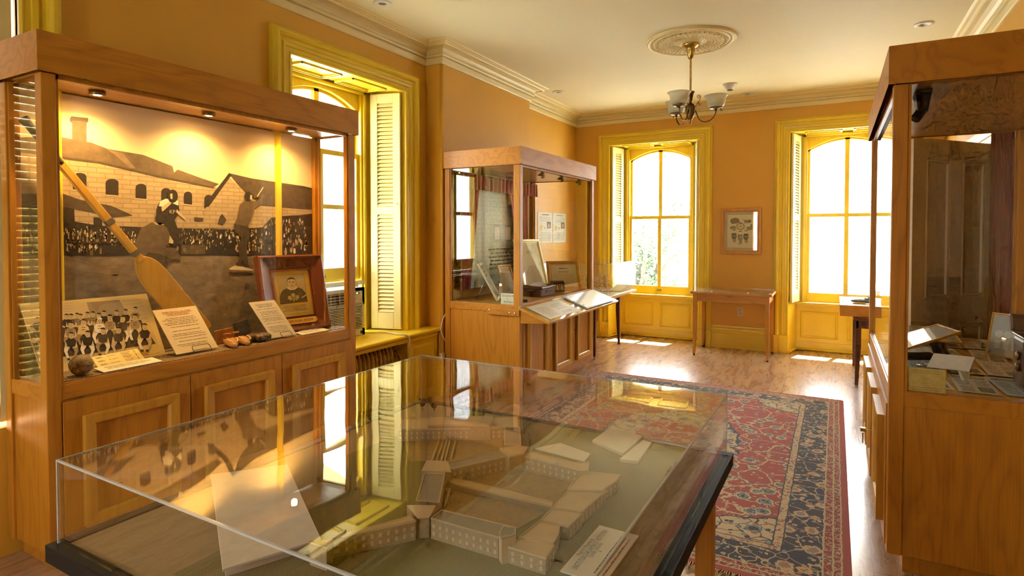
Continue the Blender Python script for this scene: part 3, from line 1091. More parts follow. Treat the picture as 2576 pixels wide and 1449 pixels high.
for x in (0.035, TW - 0.095):
    for y in (0.035, TL_ - 0.095):
        TB(MB().box((x, y, 0), (x + 0.06, y + 0.06, TZ - 0.05)), 'leg', tablewood, 0.003)
cov = thing('acrylic_cover', (-1.752, 0.733, TZ), 'large clear acrylic cover over the prison model in the foreground', 'display cover')
cov.rotation_euler = tab.rotation_euler
CVm = glassmat('cover_acrylic', (0.97, 0.97, 0.95), 0.055)
nt = CVm.node_tree
g = [n for n in nt.nodes if n.type == 'BSDF_GLOSSY'][0]
v = coords(nt)
b_ = nt.nodes.new('ShaderNodeBump')
b_.inputs['Strength'].default_value = 0.35
b_.inputs['Distance'].default_value = 0.004
nt.links.new(noise(nt, v, 3.2, 1, 0.4), b_.inputs['Height'])
nt.links.new(b_.outputs[0], g.inputs['Normal'])
edgem, nt, bs = newmat('acrylic_edge_light')
bs.inputs['Base Color'].default_value = (0.75, 0.80, 0.78, 1)
bs.inputs['Roughness'].default_value = 0.12
bs.inputs['Alpha'].default_value = 0.55
h, t = TH - TZ, 0.006
i_ = 0.004
for nm, a, b in (('cover_top', (i_, i_, h - t), (TW - i_, TL_ - i_, h)), ('cover_side', (i_, i_, 0.001), (TW - i_, i_ + t, h - t)), ('cover_side', (i_, TL_ - i_ - t, 0.001), (TW - i_, TL_ - i_, h - t)),
                 ('cover_side', (i_, i_ + t, 0.001), (i_ + t, TL_ - i_ - t, h - t)), ('cover_side', (TW - i_ - t, i_ + t, 0.001), (TW - i_, TL_ - i_ - t, h - t))):
    MB().box(a, b).build(nm, CVm, cov, 0, True)
eg = MB()  # pale strips along the cover edges stand in for their bright highlight
e = 0.0042
for x in (i_, TW - i_ - e):
    eg.box((x - 0.0004, i_ - 0.0004, h - e), (x + e + 0.0004, TL_ - i_, h + 0.0004))
for y in (i_, TL_ - i_ - e):
    eg.box((i_ - 0.0004, y - 0.0004, h - e), (TW - i_, y + e + 0.0004, h + 0.0004))
for x in (i_, TW - i_ - e):
    for y in (i_, TL_ - i_ - e):
        eg.box((x - 0.0004, y - 0.0004, 0.001), (x + e + 0.0004, y + e + 0.0004, h))
eg.build('edge_highlight', edgem, cov, 0, True)

# ------------------------------------------------------------------ glass-topped table between the windows
t2 = thing('side_table', (-1.13, 7.98, 0), 'plain oak table with glass top standing between the two back windows', 'table')
def T2(mb, nm, m, bev=0.002, par=None): return mb.build(nm, m, par or t2, bev, False)
X0, X1, Y0, Y1 = -1.575, -0.680, 7.62, 8.245
def taper_leg(x, y, dx, dy, h, m, root, bev=0.002, w=0.048, w2=0.030, foot=True):
    mb = MB()
    zs = h * 0.62
    def sq(w_, z): 
        ax0, ax1 = (x, x + dx * w_)
        ay0, ay1 = (y, y + dy * w_)
        return [(min(ax0, ax1), min(ay0, ay1), z), (max(ax0, ax1), min(ay0, ay1), z), (max(ax0, ax1), max(ay0, ay1), z), (min(ax0, ax1), max(ay0, ay1), z)]
    f = 0.018 if foot else 0
    mb.hexa(sq(w2, f) + sq(w, zs))
    mb.hexa(sq(w, zs) + sq(w, h))
    o = mb.build('leg', m, root, bev, False)
    if foot:
        c = (x + dx * w2 / 2, y + dy * w2 / 2)
        MB().lathe([(0, 0), (0.012, 0), (0.012, 0.010), (0.007, 0.012), (0.007, 0.02)], (c[0], c[1], 0), 12).build('foot_glide', black, o, 0, False)
    return o
ZT2 = 0.815
for x, dx in ((X0, 1), (X1, -1)):
    for y, dy in ((Y0, 1), (Y1, -1)):
        taper_leg(x, y, dx, dy, ZT2 - 0.03, tablewood, t2)
T2(MB().box((X0 + 0.01, Y0 + 0.008, ZT2 - 0.125), (X1 - 0.01, Y0 + 0.028, ZT2 - 0.028)), 'apron_rail', tablewoodx)
T2(MB().box((X0 + 0.01, Y1 - 0.028, ZT2 - 0.125), (X1 - 0.01, Y1 - 0.008, ZT2 - 0.028)), 'apron_rail', tablewoodx)
T2(MB().box((X0 + 0.008, Y0 + 0.03, ZT2 - 0.125), (X0 + 0.028, Y1 - 0.03, ZT2 - 0.028)), 'apron_rail', tablewood)
T2(MB().box((X1 - 0.028, Y0 + 0.03, ZT2 - 0.125), (X1 - 0.008, Y1 - 0.03, ZT2 - 0.028)), 'apron_rail', tablewood)
T2(MB().box((X0 - 0.03, Y0 - 0.03, ZT2 - 0.03), (X1 + 0.03, Y1 + 0.02, ZT2)), 'table_top', tablewoodx, 0.005)
T2(MB().box((X0 + 0.02, Y0 + 0.0, ZT2 + 0.0005), (X1 - 0.02, Y1 - 0.02, ZT2 + 0.003)), 'mat', flat((0.16, 0.17, 0.15), 0.6, 0, 'grey_mat'), 0)
T2(MB().box((X0 - 0.022, Y0 - 0.024, ZT2 + 0.0035), (X1 + 0.022, Y1 + 0.012, ZT2 + 0.0095)), 'glass_top', glass, 0)
for x in (X0 + 0.22, X1 - 0.25, X0 - 0.02, X1 + 0.0): T2(MB().box((x, Y0 - 0.032, ZT2 + 0.0), (x + 0.02, Y0 - 0.004, ZT2 + 0.013)), 'glass_clip', whitepl, 0.001)
T2(MB().box((X0 + 0.40, Y0 + 0.003, ZT2 - 0.062), (X0 + 0.46, Y0 + 0.0075, ZT2 - 0.05)), 'slot_plate', darkbrass, 0.001)

# ------------------------------------------------------------------ dark-legged table with straw under acrylic, left back corner
t3 = thing('corner_table', (-2.95, 7.38, 0), 'dark wood table holding the clear box of straw in the left back corner', 'table')
ax0, ax1, ay0, ay1 = -3.30, -2.615, 6.895, 7.875
for x, dx in ((ax0, 1), (ax1, -1)):
    for y, dy in ((ay0, 1), (ay1, -1)):
        taper_leg(x, y, dx, dy, 0.735, darkwood, t3, 0.002, 0.052, 0.03, False)
fr = MB()
for a, b in (((ax0, ay0 + 0.006), (ax1, ay0 + 0.026)), ((ax0, ay1 - 0.026), (ax1, ay1 - 0.006)), ((ax0 + 0.006, ay0), (ax0 + 0.026, ay1)), ((ax1 - 0.026, ay0), (ax1 - 0.006, ay1))):
    fr.box((a[0], a[1], 0.655), (b[0], b[1], 0.735))
fr.build('apron_rail', darkwood, t3, 0.001, False)
sx0, sx1, sy0, sy1 = -3.36, -2.415, 6.775, 7.96
MB().box((sx0, sy0, 0.735), (sx1, sy1, 0.770)).build('table_top', loaky, t3, 0.003, False)
MB().box((sx0 + 0.01, sy0 + 0.01, 0.7702), (sx1 - 0.01, sy1 - 0.01, 0.773)).build('baize', flat((0.62, 0.60, 0.52), 0.8, 0, 'pale_board'), t3, 0, False)
c3 = thing('acrylic_cover', (-2.9, 7.37, 0.773), 'clear acrylic box over the straw on the dark corner table', 'display cover')
z0, z1, t = 0.774, 1.175, 0.006
for nm, a, b in (('cover_top', (sx0 + .01, sy0 + .01, z1 - t), (sx1 - .01, sy1 - .01, z1)), ('cover_side', (sx0 + .01, sy0 + .01, z0), (sx1 - .01, sy0 + .01 + t, z1 - t)), ('cover_side', (sx0 + .01, sy1 - .01 - t, z0), (sx1 - .01, sy1 - .01, z1 - t)),
                 ('cover_side', (sx1 - .01 - t, sy0 + .01 + t, z0), (sx1 - .01, sy1 - .01 - t, z1 - t)), ('cover_side', (sx0 + .01, sy0 + .01 + t, z0), (sx0 + .01 + t, sy1 - .01 - t, z1 - t))):
    MB().box(a, b).build(nm, acrylic, c3, 0, False)
eg = MB()
for x in (sx0 + .01, sx1 - .016):
    for y in (sy0 + .01, sy1 - .016): eg.box((x - .0005, y - .0005, z0), (x + .0065, y + .0065, z1))
for x in (sx0 + .01, sx1 - .016): eg.box((x - .0005, sy0 + .01, z1 - .006), (x + .0065, sy1 - .01, z1 + .0005))
for y in (sy0 + .01, sy1 - .016): eg.box((sx0 + .01, y - .0005, z1 - .006), (sx1 - .01, y + .0065, z1 + .0005))
eg.build('edge_highlight', edgem, c3, 0, False)  # edge highlight put on as pale strips here too

# ------------------------------------------------------------------ dark table with a wooden tray case by the right back window
t4 = thing('console_table', (0.62, 7.41, 0), 'dark wood table under the shallow wooden case by the right back window', 'table')
bx0, bx1, by0, by1 = 0.195, 0.985, 6.915, 7.915
for x, dx in ((bx0, 1), (bx1, -1)):
    for y, dy in ((by0, 1), (by1, -1)):
        taper_leg(x, y, dx, dy, 0.66, darkwood, t4, 0.002, 0.052, 0.032, False)
fr = MB()
for a, b in (((bx0, by0 + 0.006), (bx1, by0 + 0.026)), ((bx0, by1 - 0.026), (bx1, by1 - 0.006)), ((bx0 + 0.006, by0), (bx0 + 0.026, by1)), ((bx1 - 0.026, by0), (bx1 - 0.006, by1))):
    fr.box((a[0], a[1], 0.58), (b[0], b[1], 0.66))
fr.build('apron_rail', darkwood, t4, 0.001, False)
MB().box((bx0 - 0.02, by0 - 0.02, 0.66), (bx1 + 0.02, by1 + 0.02, 0.685)).build('table_top', darkwood, t4, 0.003, False)
k4 = thing('tray_case', (0.55, 7.5, 0.685), 'shallow wooden case with white lining on the table by the right back window', 'display case')
kx0, kx1, ky0, ky1 = 0.055, 1.04, 7.02, 7.98
MB().box((kx0, ky0, 0.6855), (kx1, ky0 + 0.02, 0.80)).box((kx0, ky1 - 0.02, 0.6855), (kx1, ky1, 0.80)).box((kx0, ky0 + 0.02, 0.6855), (kx0 + 0.02, ky1 - 0.02, 0.80)).box((kx1 - 0.02, ky0 + 0.02, 0.6855), (kx1, ky1 - 0.02, 0.80)).box((kx0 + .02, ky0 + .02, 0.6855), (kx1 - .02, ky1 - .02, 0.77)).build('case_body', tablewoodx, k4, 0.002, False)
MB().box((kx0 + .02, ky0 + .02, 0.7702), (kx1 - .02, ky1 - .02, 0.798)).build('white_lining', white, k4, 0, False)
MB().ball((0.30, ky0 - 0.006, 0.745), 0.010, 12, 8).build('knob', brass, k4, 0, False)
z0, z1, t = 0.801, 0.965, 0.005
cc = MB()
MB().box((kx0 + .004, ky0 + .004, z1 - t), (kx1 - .004, ky1 - .004, z1)).build('cover_top', acrylic, k4, 0, False)
for a, b in (((kx0 + .004, ky0 + .004, z0), (kx1 - .004, ky0 + .004 + t, z1 - t)), ((kx0 + .004, ky1 - .004 - t, z0), (kx1 - .004, ky1 - .004, z1 - t)), ((kx0 + .004, ky0 + .004 + t, z0), (kx0 + .004 + t, ky1 - .004 - t, z1 - t)), ((kx1 - .004 - t, ky0 + .004 + t, z0), (kx1 - .004, ky1 - .004 - t, z1 - t))):
    MB().box(a, b).build('cover_side', acrylic, k4, 0, False)
# tangle of tools on the white lining
tools_green = flat((0.05, 0.13, 0.10), 0.5, 0, 'green_cloth')
rnd = random.Random(4)
names = [('cord', 'dark green cord coil on the white lining, nearest the front'), ('cord', 'dark green cord coil behind the front coil on the white lining')]
for q, (cx_, cy_) in enumerate(((0.28, 7.33), (0.42, 7.58))):
    pts = []
    for k in range(60):
        a = k * 0.62
        rr = 0.045 + 0.045 * rnd.random()
        pts.append((cx_ + rr * 1.5 * math.cos(a), cy_ + rr * math.sin(a), 0.809 + 0.022 * rnd.random()))
    o = MB().tube(bez(pts, 3), 0.007, 6).build('coiled_cord', tools_green, None)
    tag(o, names[q][1], 'cord', 'cords in the tray case')
for q, (x, y, a, L, m) in enumerate(((0.235, 7.16, 0.35, 0.12, LO1), (0.43, 7.20, -0.5, 0.16, (0.5, 0.33, 0.15)), (0.50, 7.40, 0.2, 0.15, (0.45, 0.22, 0.1)))):
    hd_ = MB().tube([(-L / 2, 0, 0.008), (-L * 0.2, 0, 0.009), (L / 2, 0, 0.008)], [0.008, 0.011, 0.009], 10)
    hd_.xf(Matrix.Translation((x, y, 0.803)) @ Matrix.Rotation(a, 4, 'Z'))
    o = hd_.build('wooden_stick', flat(m, 0.5, 0, 'handle_wood'), None)
    tag(o, ('short wooden stick lying at the front left corner of the white lining', 'tan wooden stick lying beside the green cord coil', 'reddish wooden stick lying behind the other sticks in the tray case')[q], 'stick', 'wooden sticks in the tray case')
# ================================================================== inside the left cabinet
sep_dark = flat((0.035, 0.024, 0.014), 0.6, 0, 'sepia_dark', scale=60, var=0.2)
sep_d2 = flat((0.085, 0.06, 0.034), 0.6, 0, 'sepia_shadow', scale=40, var=0.25)
sep_roof = flat((0.15, 0.105, 0.06), 0.6, 0, 'sepia_roof', scale=25, var=0.2)
sep_mid = flat((0.26, 0.185, 0.105), 0.6, 0, 'sepia_mid', scale=30, var=0.15)
sep_lt = flat((0.62, 0.48, 0.28), 0.6, 0, 'sepia_light', scale=30, var=0.1)
sep_sky = flat((0.86, 0.70, 0.42), 0.55, 0, 'sepia_sky', scale=2, var=0.03)
sep_hi = flat((0.88, 0.78, 0.58), 0.6, 0, 'sepia_highlight', scale=20, var=0.05)
# printed stone wall and dirt field
sep_wall, nt, bs = newmat('sepia_stone')
v = coords(nt, (1, 1, 1), (0, -PI / 2, 0))
br_ = nt.nodes.new('ShaderNodeTexBrick')
br_.inputs['Scale'].default_value = 1.0
br_.inputs['Brick Width'].default_value = 0.085
br_.inputs['Row Height'].default_value = 0.026
br_.inputs['Mortar Size'].default_value = 0.0025
br_.inputs['Color1'].default_value = (0.60, 0.46, 0.27, 1)
br_.inputs['Color2'].default_value = (0.50, 0.38, 0.21, 1)
br_.inputs['Mortar'].default_value = (0.36, 0.26, 0.15, 1)
tcx = nt.nodes.new('ShaderNodeTexCoord')
sx = nt.nodes.new('ShaderNodeSeparateXYZ')
nt.links.new(tcx.outputs['Object'], sx.inputs[0])
cb = nt.nodes.new('ShaderNodeCombineXYZ')
nt.links.new(sx.outputs[1], cb.inputs[0])
nt.links.new(sx.outputs[2], cb.inputs[1])
nt.links.new(cb.outputs[0], br_.inputs['Vector'])
nt.links.new(mixc(nt, math_(nt, 'MULTIPLY', noise(nt, cb.outputs[0], 14, 4, 0.7), 0.45), br_.outputs[0], (0.22, 0.16, 0.09)), bs.inputs['Base Color'])
bs.inputs['Roughness'].default_value = 0.6
sep_dirt, nt, bs = newmat('sepia_dirt')
v = coords(nt, (1, 1, 2.2))
nt.links.new(ramp(nt, noise(nt, v, 9, 6, 0.7), [(0.25, (0.13, 0.095, 0.055)), (0.5, (0.27, 0.205, 0.125)), (0.75, (0.40, 0.31, 0.19))]), bs.inputs['Base Color'])
bs.inputs['Roughness'].default_value = 0.6

LD1 = LDECK + 0.0012
XM = LX - LD + 0.030
MZ0, MZ1, MY0, MY1 = LDECK + 0.004, LZH - 0.002, LY0 + 0.062, LY0 + LL - 0.062
A = Art((XM, MY0, MZ0), (0, 1, 0), (0, 0, 1))
MW, MH = MY1 - MY0, MZ1 - MZ0
A.slab(MW, MH, 0.012, sep_sky)
S1 = 2.787
def q1(*pts): return [A.uv(x / S1, y / S1) for x, y in pts]
def q2(*pts): return [A.uv(x / S1, 480 + y / S1) for x, y in pts]
def clip(pts): return [(min(max(u, 0.001), MW - 0.001), min(max(v_, 0.001), MH - 0.001)) for u, v_ in pts]
# the field
gy = A.uv(200, 641)[1]
A.rect(0.001, 0.001, MW - 0.001, gy, sep_dirt, 1)
# long stone building, extended to the left edge behind the corner post
A.poly(clip(q1((-400, 1010), (420, 1095), (700, 1130), (1100, 1225), (1530, 1318)) + q2((1540, 120), (1500, 270), (-400, 270))), sep_wall, 1)
A.poly(clip(q1((-400, 900), (420, 958), (500, 975), (640, 1000), (760, 1045), (1000, 1085), (1120, 1130), (1210, 1165), (1220, 1210), (1245, 1188), (1400, 1245), (1535, 1290), (1500, 1312), (1100, 1228), (700, 1133), (420, 1098), (-400, 1015))), sep_roof, 2)
A.poly(clip(q1((740, 1045), (860, 1075), (950, 1180), (910, 1178), (800, 1080))), sep_mid, 3)
A.poly(clip(q1((420, 1095), (700, 1133), (1100, 1228), (1500, 1312), (1500, 1322), (1100, 1242), (700, 1148), (420, 1112))), sep_d2, 3)
A.poly(q1((490, 832), (500, 815), (560, 822), (617, 828), (618, 852), (607, 865), (607, 1000), (505, 977), (505, 862), (490, 850)), sep_roof, 3)
A.poly(q1((490, 832), (500, 815), (617, 828), (618, 852), (490, 846)), sep_d2, 4)
for x0, x1, y0, y1 in ((510, 606, 1212, 1335), (740, 830, 1254, 1371), (950, 1026, 1288, 1396), (1130, 1196, 1318, 1434), (1288, 1346, 1343, 1436), (1432, 1490, 1366, 1470)):
    m_ = (x0 + x1) / 2
    r_ = (x1 - x0) / 2
    pts = [(x0, y1 - 8)] + [(m_ - r_ * math.cos(t * PI / 8), y0 + 26 - 26 * math.sin(t * PI / 8)) for t in range(9)] + [(x1, y1)]
    A.poly(q1(*pts), sep_dark, 3)
    A.poly(q1((x0 - 8, y1 - 8), (x1 + 6, y1), (x1 + 6, y1 + 9), (x0 - 8, y1 + 1)), sep_lt, 3)
# gabled building
A.poly(clip(q1((1600, 1240), (1448, 1449)) + q2((1432, 130), (1440, 262), (1850, 262), (2200, 262)) + q1((2200, 1452), (1830, 1430), (1760, 1385))), sep_wall, 4)
A.poly(clip(q1((1605, 1214), (1760, 1250), (2130, 1305), (2320, 1330)) + q2((2320, 140), (2110, 130), (1835, 105)) + q1((1830, 1420), (1740, 1375), (1640, 1262))), sep_d2, 5)
A.poly(clip(q1((1605, 1212), (1622, 1226), (1462, 1449), (1436, 1449), (1432, 1436))), sep_dark, 6)
# low sheds and doorway
A.poly(clip(q2((-300, 0), (440, 20), (560, 62), (780, 105), (930, 172), (770, 188), (640, 150), (430, 110), (-300, 90))), sep_d2, 4)
A.poly(clip(q2((-300, 90), (430, 112), (520, 128), (525, 245), (-300, 245))), sep_dark, 4)
A.poly(q2((655, 185), (716, 190), (716, 262), (655, 262)), sep_dark, 4)
A.poly(q2((1360, 185), (1425, 190), (1420, 215), (1362, 212)), sep_d2, 5)
# crowd
cw = [(-400, 250), (430, 195), (520, 215), (700, 245), (900, 250), (1100, 262), (1300, 262), (1500, 268), (1700, 270), (1840, 255), (1900, 190), (2000, 175), (2110, 170), (2330, 165), (2330, 452), (1800, 450), (1000, 452), (430, 455), (-400, 470)]
A.poly(clip(q2(*cw)), sep_dark, 6)
rnd = random.Random(11)
for k in range(760):
    x = rnd.uniform(-60, 2150)
    t = rnd.random()
    top = 255 if x < 1850 else 185
    y = top + 14 + t * (430 - top - 14)
    s_ = 4 + 9 * rnd.random() * (0.6 + 0.8 * t) * (1.5 if x < 900 else 1)
    m = rnd.choice((sep_lt, sep_lt, sep_mid, sep_hi, sep_roof, sep_mid))
    if m is sep_hi and rnd.random() < 0.5: m = sep_lt
    if y > 380 and rnd.random() < 0.55: continue
    A.poly(clip(q2((x - s_ * 0.5, y), (x - s_ * 0.2, y - s_ * 1.1), (x + s_ * 0.45, y - s_), (x + s_ * 0.6, y + s_ * 0.9), (x + s_ * 0.1, y + s_ * 1.6), (x - s_ * 0.5, y + s_))), m, 7)
    if rnd.random() < 0.5:
        A.poly(clip(q2(*[(x + s_ * 0.38 * math.cos(a * PI / 3), y - s_ * 1.4 + s_ * 0.45 * math.sin(a * PI / 3)) for a in range(6)])), rnd.choice((sep_lt, sep_hi, sep_mid)), 8)
A.poly(clip(q2((-300, 362), (900, 365), (1300, 372), (1300, 380), (900, 374), (-300, 372))), sep_dark, 9)
for k in range(26):
    x = 1270 + k * 6.5
    A.poly(q2((x, 380), (x + 3, 380), (x + 3, 445), (x, 445)), sep_mid, 9)
# chalk lines
A.poly(q2((440, 508), (900, 565), (1180, 610), (1180, 618), (880, 577), (440, 520)), sep_lt, 2) if False else None
for a, b, c, d in ((440, 470, 720, 540), (440, 560, 920, 600), (440, 640, 930, 575)):
    A.line([A.uv(a / S1, 480 + b / S1), A.uv(c / S1, 480 + d / S1)], 0.006, sep_mid, 2)
# umpire
A.poly(q2((1095, 135), (1110, 88), (1150, 60), (1190, 62), (1250, 68), (1250, 100), (1256, 142), (1222, 205), (1252, 290), (1262, 372), (1225, 400), (1180, 370), (1140, 300), (1093, 218)), sep_dark, 10)
A.poly(q2((1110, 108), (1122, 72), (1160, 55), (1195, 60), (1250, 70), (1246, 104), (1200, 84), (1165, 92), (1140, 112)), sep_hi, 11)
A.ell(1208 / S1, 480 + 38 / S1, 13, 17, sep_dark, 12, px=True)
A.poly(q2((1172, 12), (1195, -5), (1228, -2), (1242, 20), (1200, 18)), sep_dark, 13)
A.poly(q2((1190, 22), (1206, 18), (1206, 60), (1192, 54)), sep_lt, 13)
A.poly(q2((1128, 118), (1180, 78), (1200, 66), (1196, 92), (1150, 135), (1134, 146)), sep_lt, 12)
A.poly(q2((1236, 130), (1268, 158), (1296, 190), (1308, 206), (1290, 200), (1256, 172), (1232, 150)), sep_lt, 12)
u_, v_ = A.uv(1205 / S1, 480 + 160 / S1)
A.text('KP', u_, v_, 0.032, sep_lt, 13)
# crouching catcher
A.poly(q2((945, 355), (985, 262), (1060, 222), (1120, 226), (1170, 262), (1186, 300), (1180, 372), (1150, 395), (1230, 402), (1265, 470), (1262, 486), (1205, 478), (1130, 575), (1075, 548), (1035, 500), (990, 606), (950, 580), (985, 500), (960, 430), (930, 410)), sep_roof, 14)
A.poly(q2((985, 500), (1035, 430), (1110, 440), (1205, 478), (1130, 575), (1060, 590), (1000, 602), (952, 578)), sep_d2, 15)
A.ell(1120 / S1, 480 + 195 / S1, 12, 16, sep_dark, 15, px=True)
A.poly(q2((1070, 220), (1130, 226), (1150, 240), (1090, 238)), sep_lt, 15)
A.poly(q2((1186, 312), (1212, 350), (1210, 372), (1180, 365)), sep_lt, 15)
# batter
A.poly(q2((1682, 92), (1705, 74), (1762, 72), (1800, 70), (1822, 55), (1836, 22), (1850, 32), (1832, 92), (1782, 124), (1762, 190), (1736, 252), (1690, 244), (1634, 240), (1662, 190)), sep_roof, 14)
A.poly(q2((1638, 232), (1690, 240), (1738, 252), (1748, 312), (1724, 400), (1732, 482), (1742, 532), (1712, 522), (1692, 480), (1688, 525), (1648, 514), (1676, 480), (1666, 400), (1688, 330), (1644, 288)), sep_d2, 15)
A.ell(1737 / S1, 480 + 40 / S1, 9.5, 13, sep_dark, 15, px=True)
A.poly(q2((1752, 28), (1766, 34), (1760, 62), (1748, 60)), sep_lt, 16)
A.poly(q2((1770, 20), (1806, 6), (1812, 44), (1776, 56)), sep_d2, 15)
A.line([A.uv(1800 / S1, 480 + 40 / S1), A.uv(1842 / S1, 480 - 25 / S1)], 0.008, sep_lt, 16)
A.poly(q2((1603, 545), (1640, 524), (1700, 532), (1772, 552), (1768, 566), (1625, 572)), sep_hi, 14)
A.poly(q2((1605, 552), (1770, 560), (1766, 568), (1625, 574)), sep_mid, 15)
# camera man in the crowd
A.poly(q2((1526, 230), (1540, 180), (1556, 160), (1586, 205), (1560, 240)), sep_d2, 9)
mur = A.done('photo_mural')
tag(mur, 'large sepia photograph of a ball game before stone buildings, backing the left cabinet', 'photograph')

# ------------------------------------------------------------------ team photograph leaning at the left
yel = flat((0.80, 0.60, 0.22), 0.55, 0, 'yellowed_print', scale=6, var=0.06)
yel2 = flat((0.74, 0.55, 0.24), 0.55, 0, 'print_ground', scale=10, var=0.06)
skin = flat((0.70, 0.53, 0.27), 0.55, 0, 'print_skin', scale=40)
tee = flat((0.36, 0.26, 0.12), 0.55, 0, 'print_grey', scale=40)
O, U, V, W, Hq = quad_sheet((-3.305, 1.344), (-3.296, 1.928), LDECK + 0.0015, (57, 764.5), (362, 740), -3.395)
A = Art(O, U, V)
A.slab(W, Hq, 0.004, yel)
S4 = 6.133
def t4_(*pts): return [A.uv(x / S4, 740 + y / S4) for x, y in pts]
TWp, THp = W, 0.39
def clipt(pts): return [(min(max(u, 0.004), W - 0.004), min(max(v_, 0.004), Hq - 0.004)) for u, v_ in pts]
A.poly(clipt(t4_((255, 225), (900, 170), (1340, 130), (2180, 75), (2450, 800), (1000, 960), (520, 1030))), yel2, 1)
A.poly(clipt(t4_((1335, 125), (1840, 85), (1910, 200), (2000, 420), (1420, 420))), flat((0.42, 0.32, 0.17), 0.55, 0, 'print_door'), 2)
A.poly(clipt(t4_((1390, 130), (1835, 95), (1845, 130), (1640, 140), (1530, 190), (1520, 260), (1480, 270))), tee, 3)
for r_ in range(7):
    yy = 110 + r_ * 58
    A.line([A.uv((1890 + r_ * 14) / S4, 740 + yy / S4), A.uv((2170 + r_ * 22) / S4, 740 + (yy - 35) / S4)], 0.0012, tee, 3)
    A.line([A.uv((260 + r_ * 16) / S4, 740 + (230 + r_ * 55) / S4), A.uv((690) / S4, 740 + (190 + r_ * 55) / S4)], 0.0012, tee, 3)
    A.line([A.uv(985 / S4, 740 + (150 + r_ * 40) / S4), A.uv((1120) / S4, 740 + (140 + r_ * 40) / S4)], 0.0012, tee, 3)
dk = sep_dark
A.poly(clipt(t4_((440, 560), (560, 430), (760, 420), (1000, 440), (1400, 430), (1700, 420), (2150, 360), (2260, 560), (2400, 760), (1950, 830), (1300, 930), (1000, 960), (540, 1060), (480, 800))), sep_d2, 3)
rnd = random.Random(5)
def person(x, y, s_, shirt, lay, legs=False, hat=None):
    w_ = 58 * s_
    A.poly(clipt(t4_((x - w_ * 1.2, y + 170 * s_), (x - w_ * 1.35, y + 80 * s_), (x - w_ * 0.75, y + 46 * s_), (x + w_ * 0.75, y + 42 * s_), (x + w_ * 1.3, y + 74 * s_), (x + w_ * 1.25, y + 165 * s_))), shirt, lay)
    if shirt is not dk:
        for q in (60, 92):
            u0_, v0_ = A.uv(x / S4, 740 + (y + (q + 10) * s_) / S4)
            A.rect(u0_ - 0.008 * s_, v0_ - 0.0012, u0_ + 0.008 * s_, v0_ + 0.0012, dk, lay + 1)
    for sg in (-1, 1):
        A.poly(clipt(t4_((x + sg * w_ * 1.25, y + 85 * s_), (x + sg * w_ * 1.6, y + 165 * s_), (x + sg * w_ * 0.4, y + 185 * s_), (x + sg * w_ * 0.3, y + 165 * s_), (x + sg * w_ * 1.0, y + 150 * s_))), skin, lay + 2)
    if legs:
        for sg in (-1, 1):
            A.poly(clipt(t4_((x + sg * w_ * 0.4, y + 170 * s_), (x + sg * w_ * 1.6, y + 165 * s_), (x + sg * w_ * 1.75, y + 215 * s_), (x + sg * w_ * 0.9, y + 330 * s_), (x + sg * w_ * 0.35, y + 330 * s_), (x + sg * w_ * 0.9, y + 230 * s_))), rnd.choice((sep_hi, sep_lt, tee)), lay + 2)
            A.poly(clipt(t4_((x + sg * w_ * 0.3, y + 318 * s_), (x + sg * w_ * 1.0, y + 318 * s_), (x + sg * w_ * 0.9, y + 350 * s_), (x + sg * w_ * 0.2, y + 348 * s_))), dk, lay + 3)
    A.ell(x / S4, 740 + y / S4, 5.6 * s_, 8.0 * s_, skin, lay + 2, 12, px=True)
    A.ell(x / S4, 740 + (y - 16 * s_) / S4, 6.4 * s_, 6.0 * s_, hat or dk, lay + 3, 12, 10, 170, px=True)
    for sg in (-1, 1):
        A.ell((x + sg * 13 * s_) / S4, 740 + (y - 4 * s_) / S4, 1.2 * s_, 0.8 * s_, dk, lay + 3, 6, px=True)
    A.ell(x / S4, 740 + (y + 22 * s_) / S4, 2.0 * s_, 0.7 * s_, sep_d2, lay + 3, 6, px=True)
for x, y, sh_ in ((570, 400, dk), (1020, 350, dk), (1095, 350, dk), (1185, 335, tee), (1240, 350, yel), (1345, 320, tee), (1430, 312, tee), (1520, 335, dk), (1600, 300, dk), (1795, 293, dk), (1935, 278, dk), (2085, 243, tee)):
    person(x, y, 0.92, sh_, 4)
for x, y, sh_, h_ in ((490, 545, dk, None), (630, 520, dk, None), (1085, 478, tee, None), (1285, 438, yel2, None), (1530, 415, sep_hi, sep_hi), (1690, 370, tee, None), (1890, 385, sep_d2, None), (2080, 362, tee, None)):
    person(x, y, 1.1, sh_, 8, True, h_)
for x, y, sh_ in ((520, 705, dk), (640, 760, dk), (1090, 640, dk), (1345, 620, dk), (1580, 575, sep_d2), (1820, 560, sep_d2), (2225, 508, dk)):
    person(x, y, 1.1, sh_, 13, True)
A.rect(W * 0.40, 0.012, W * 0.95, 0.06, yel, 2)
tp = A.done('team_photograph')
tag(tp, 'yellowed team photograph of seated ballplayers leaning beside the grey ball', 'photograph')

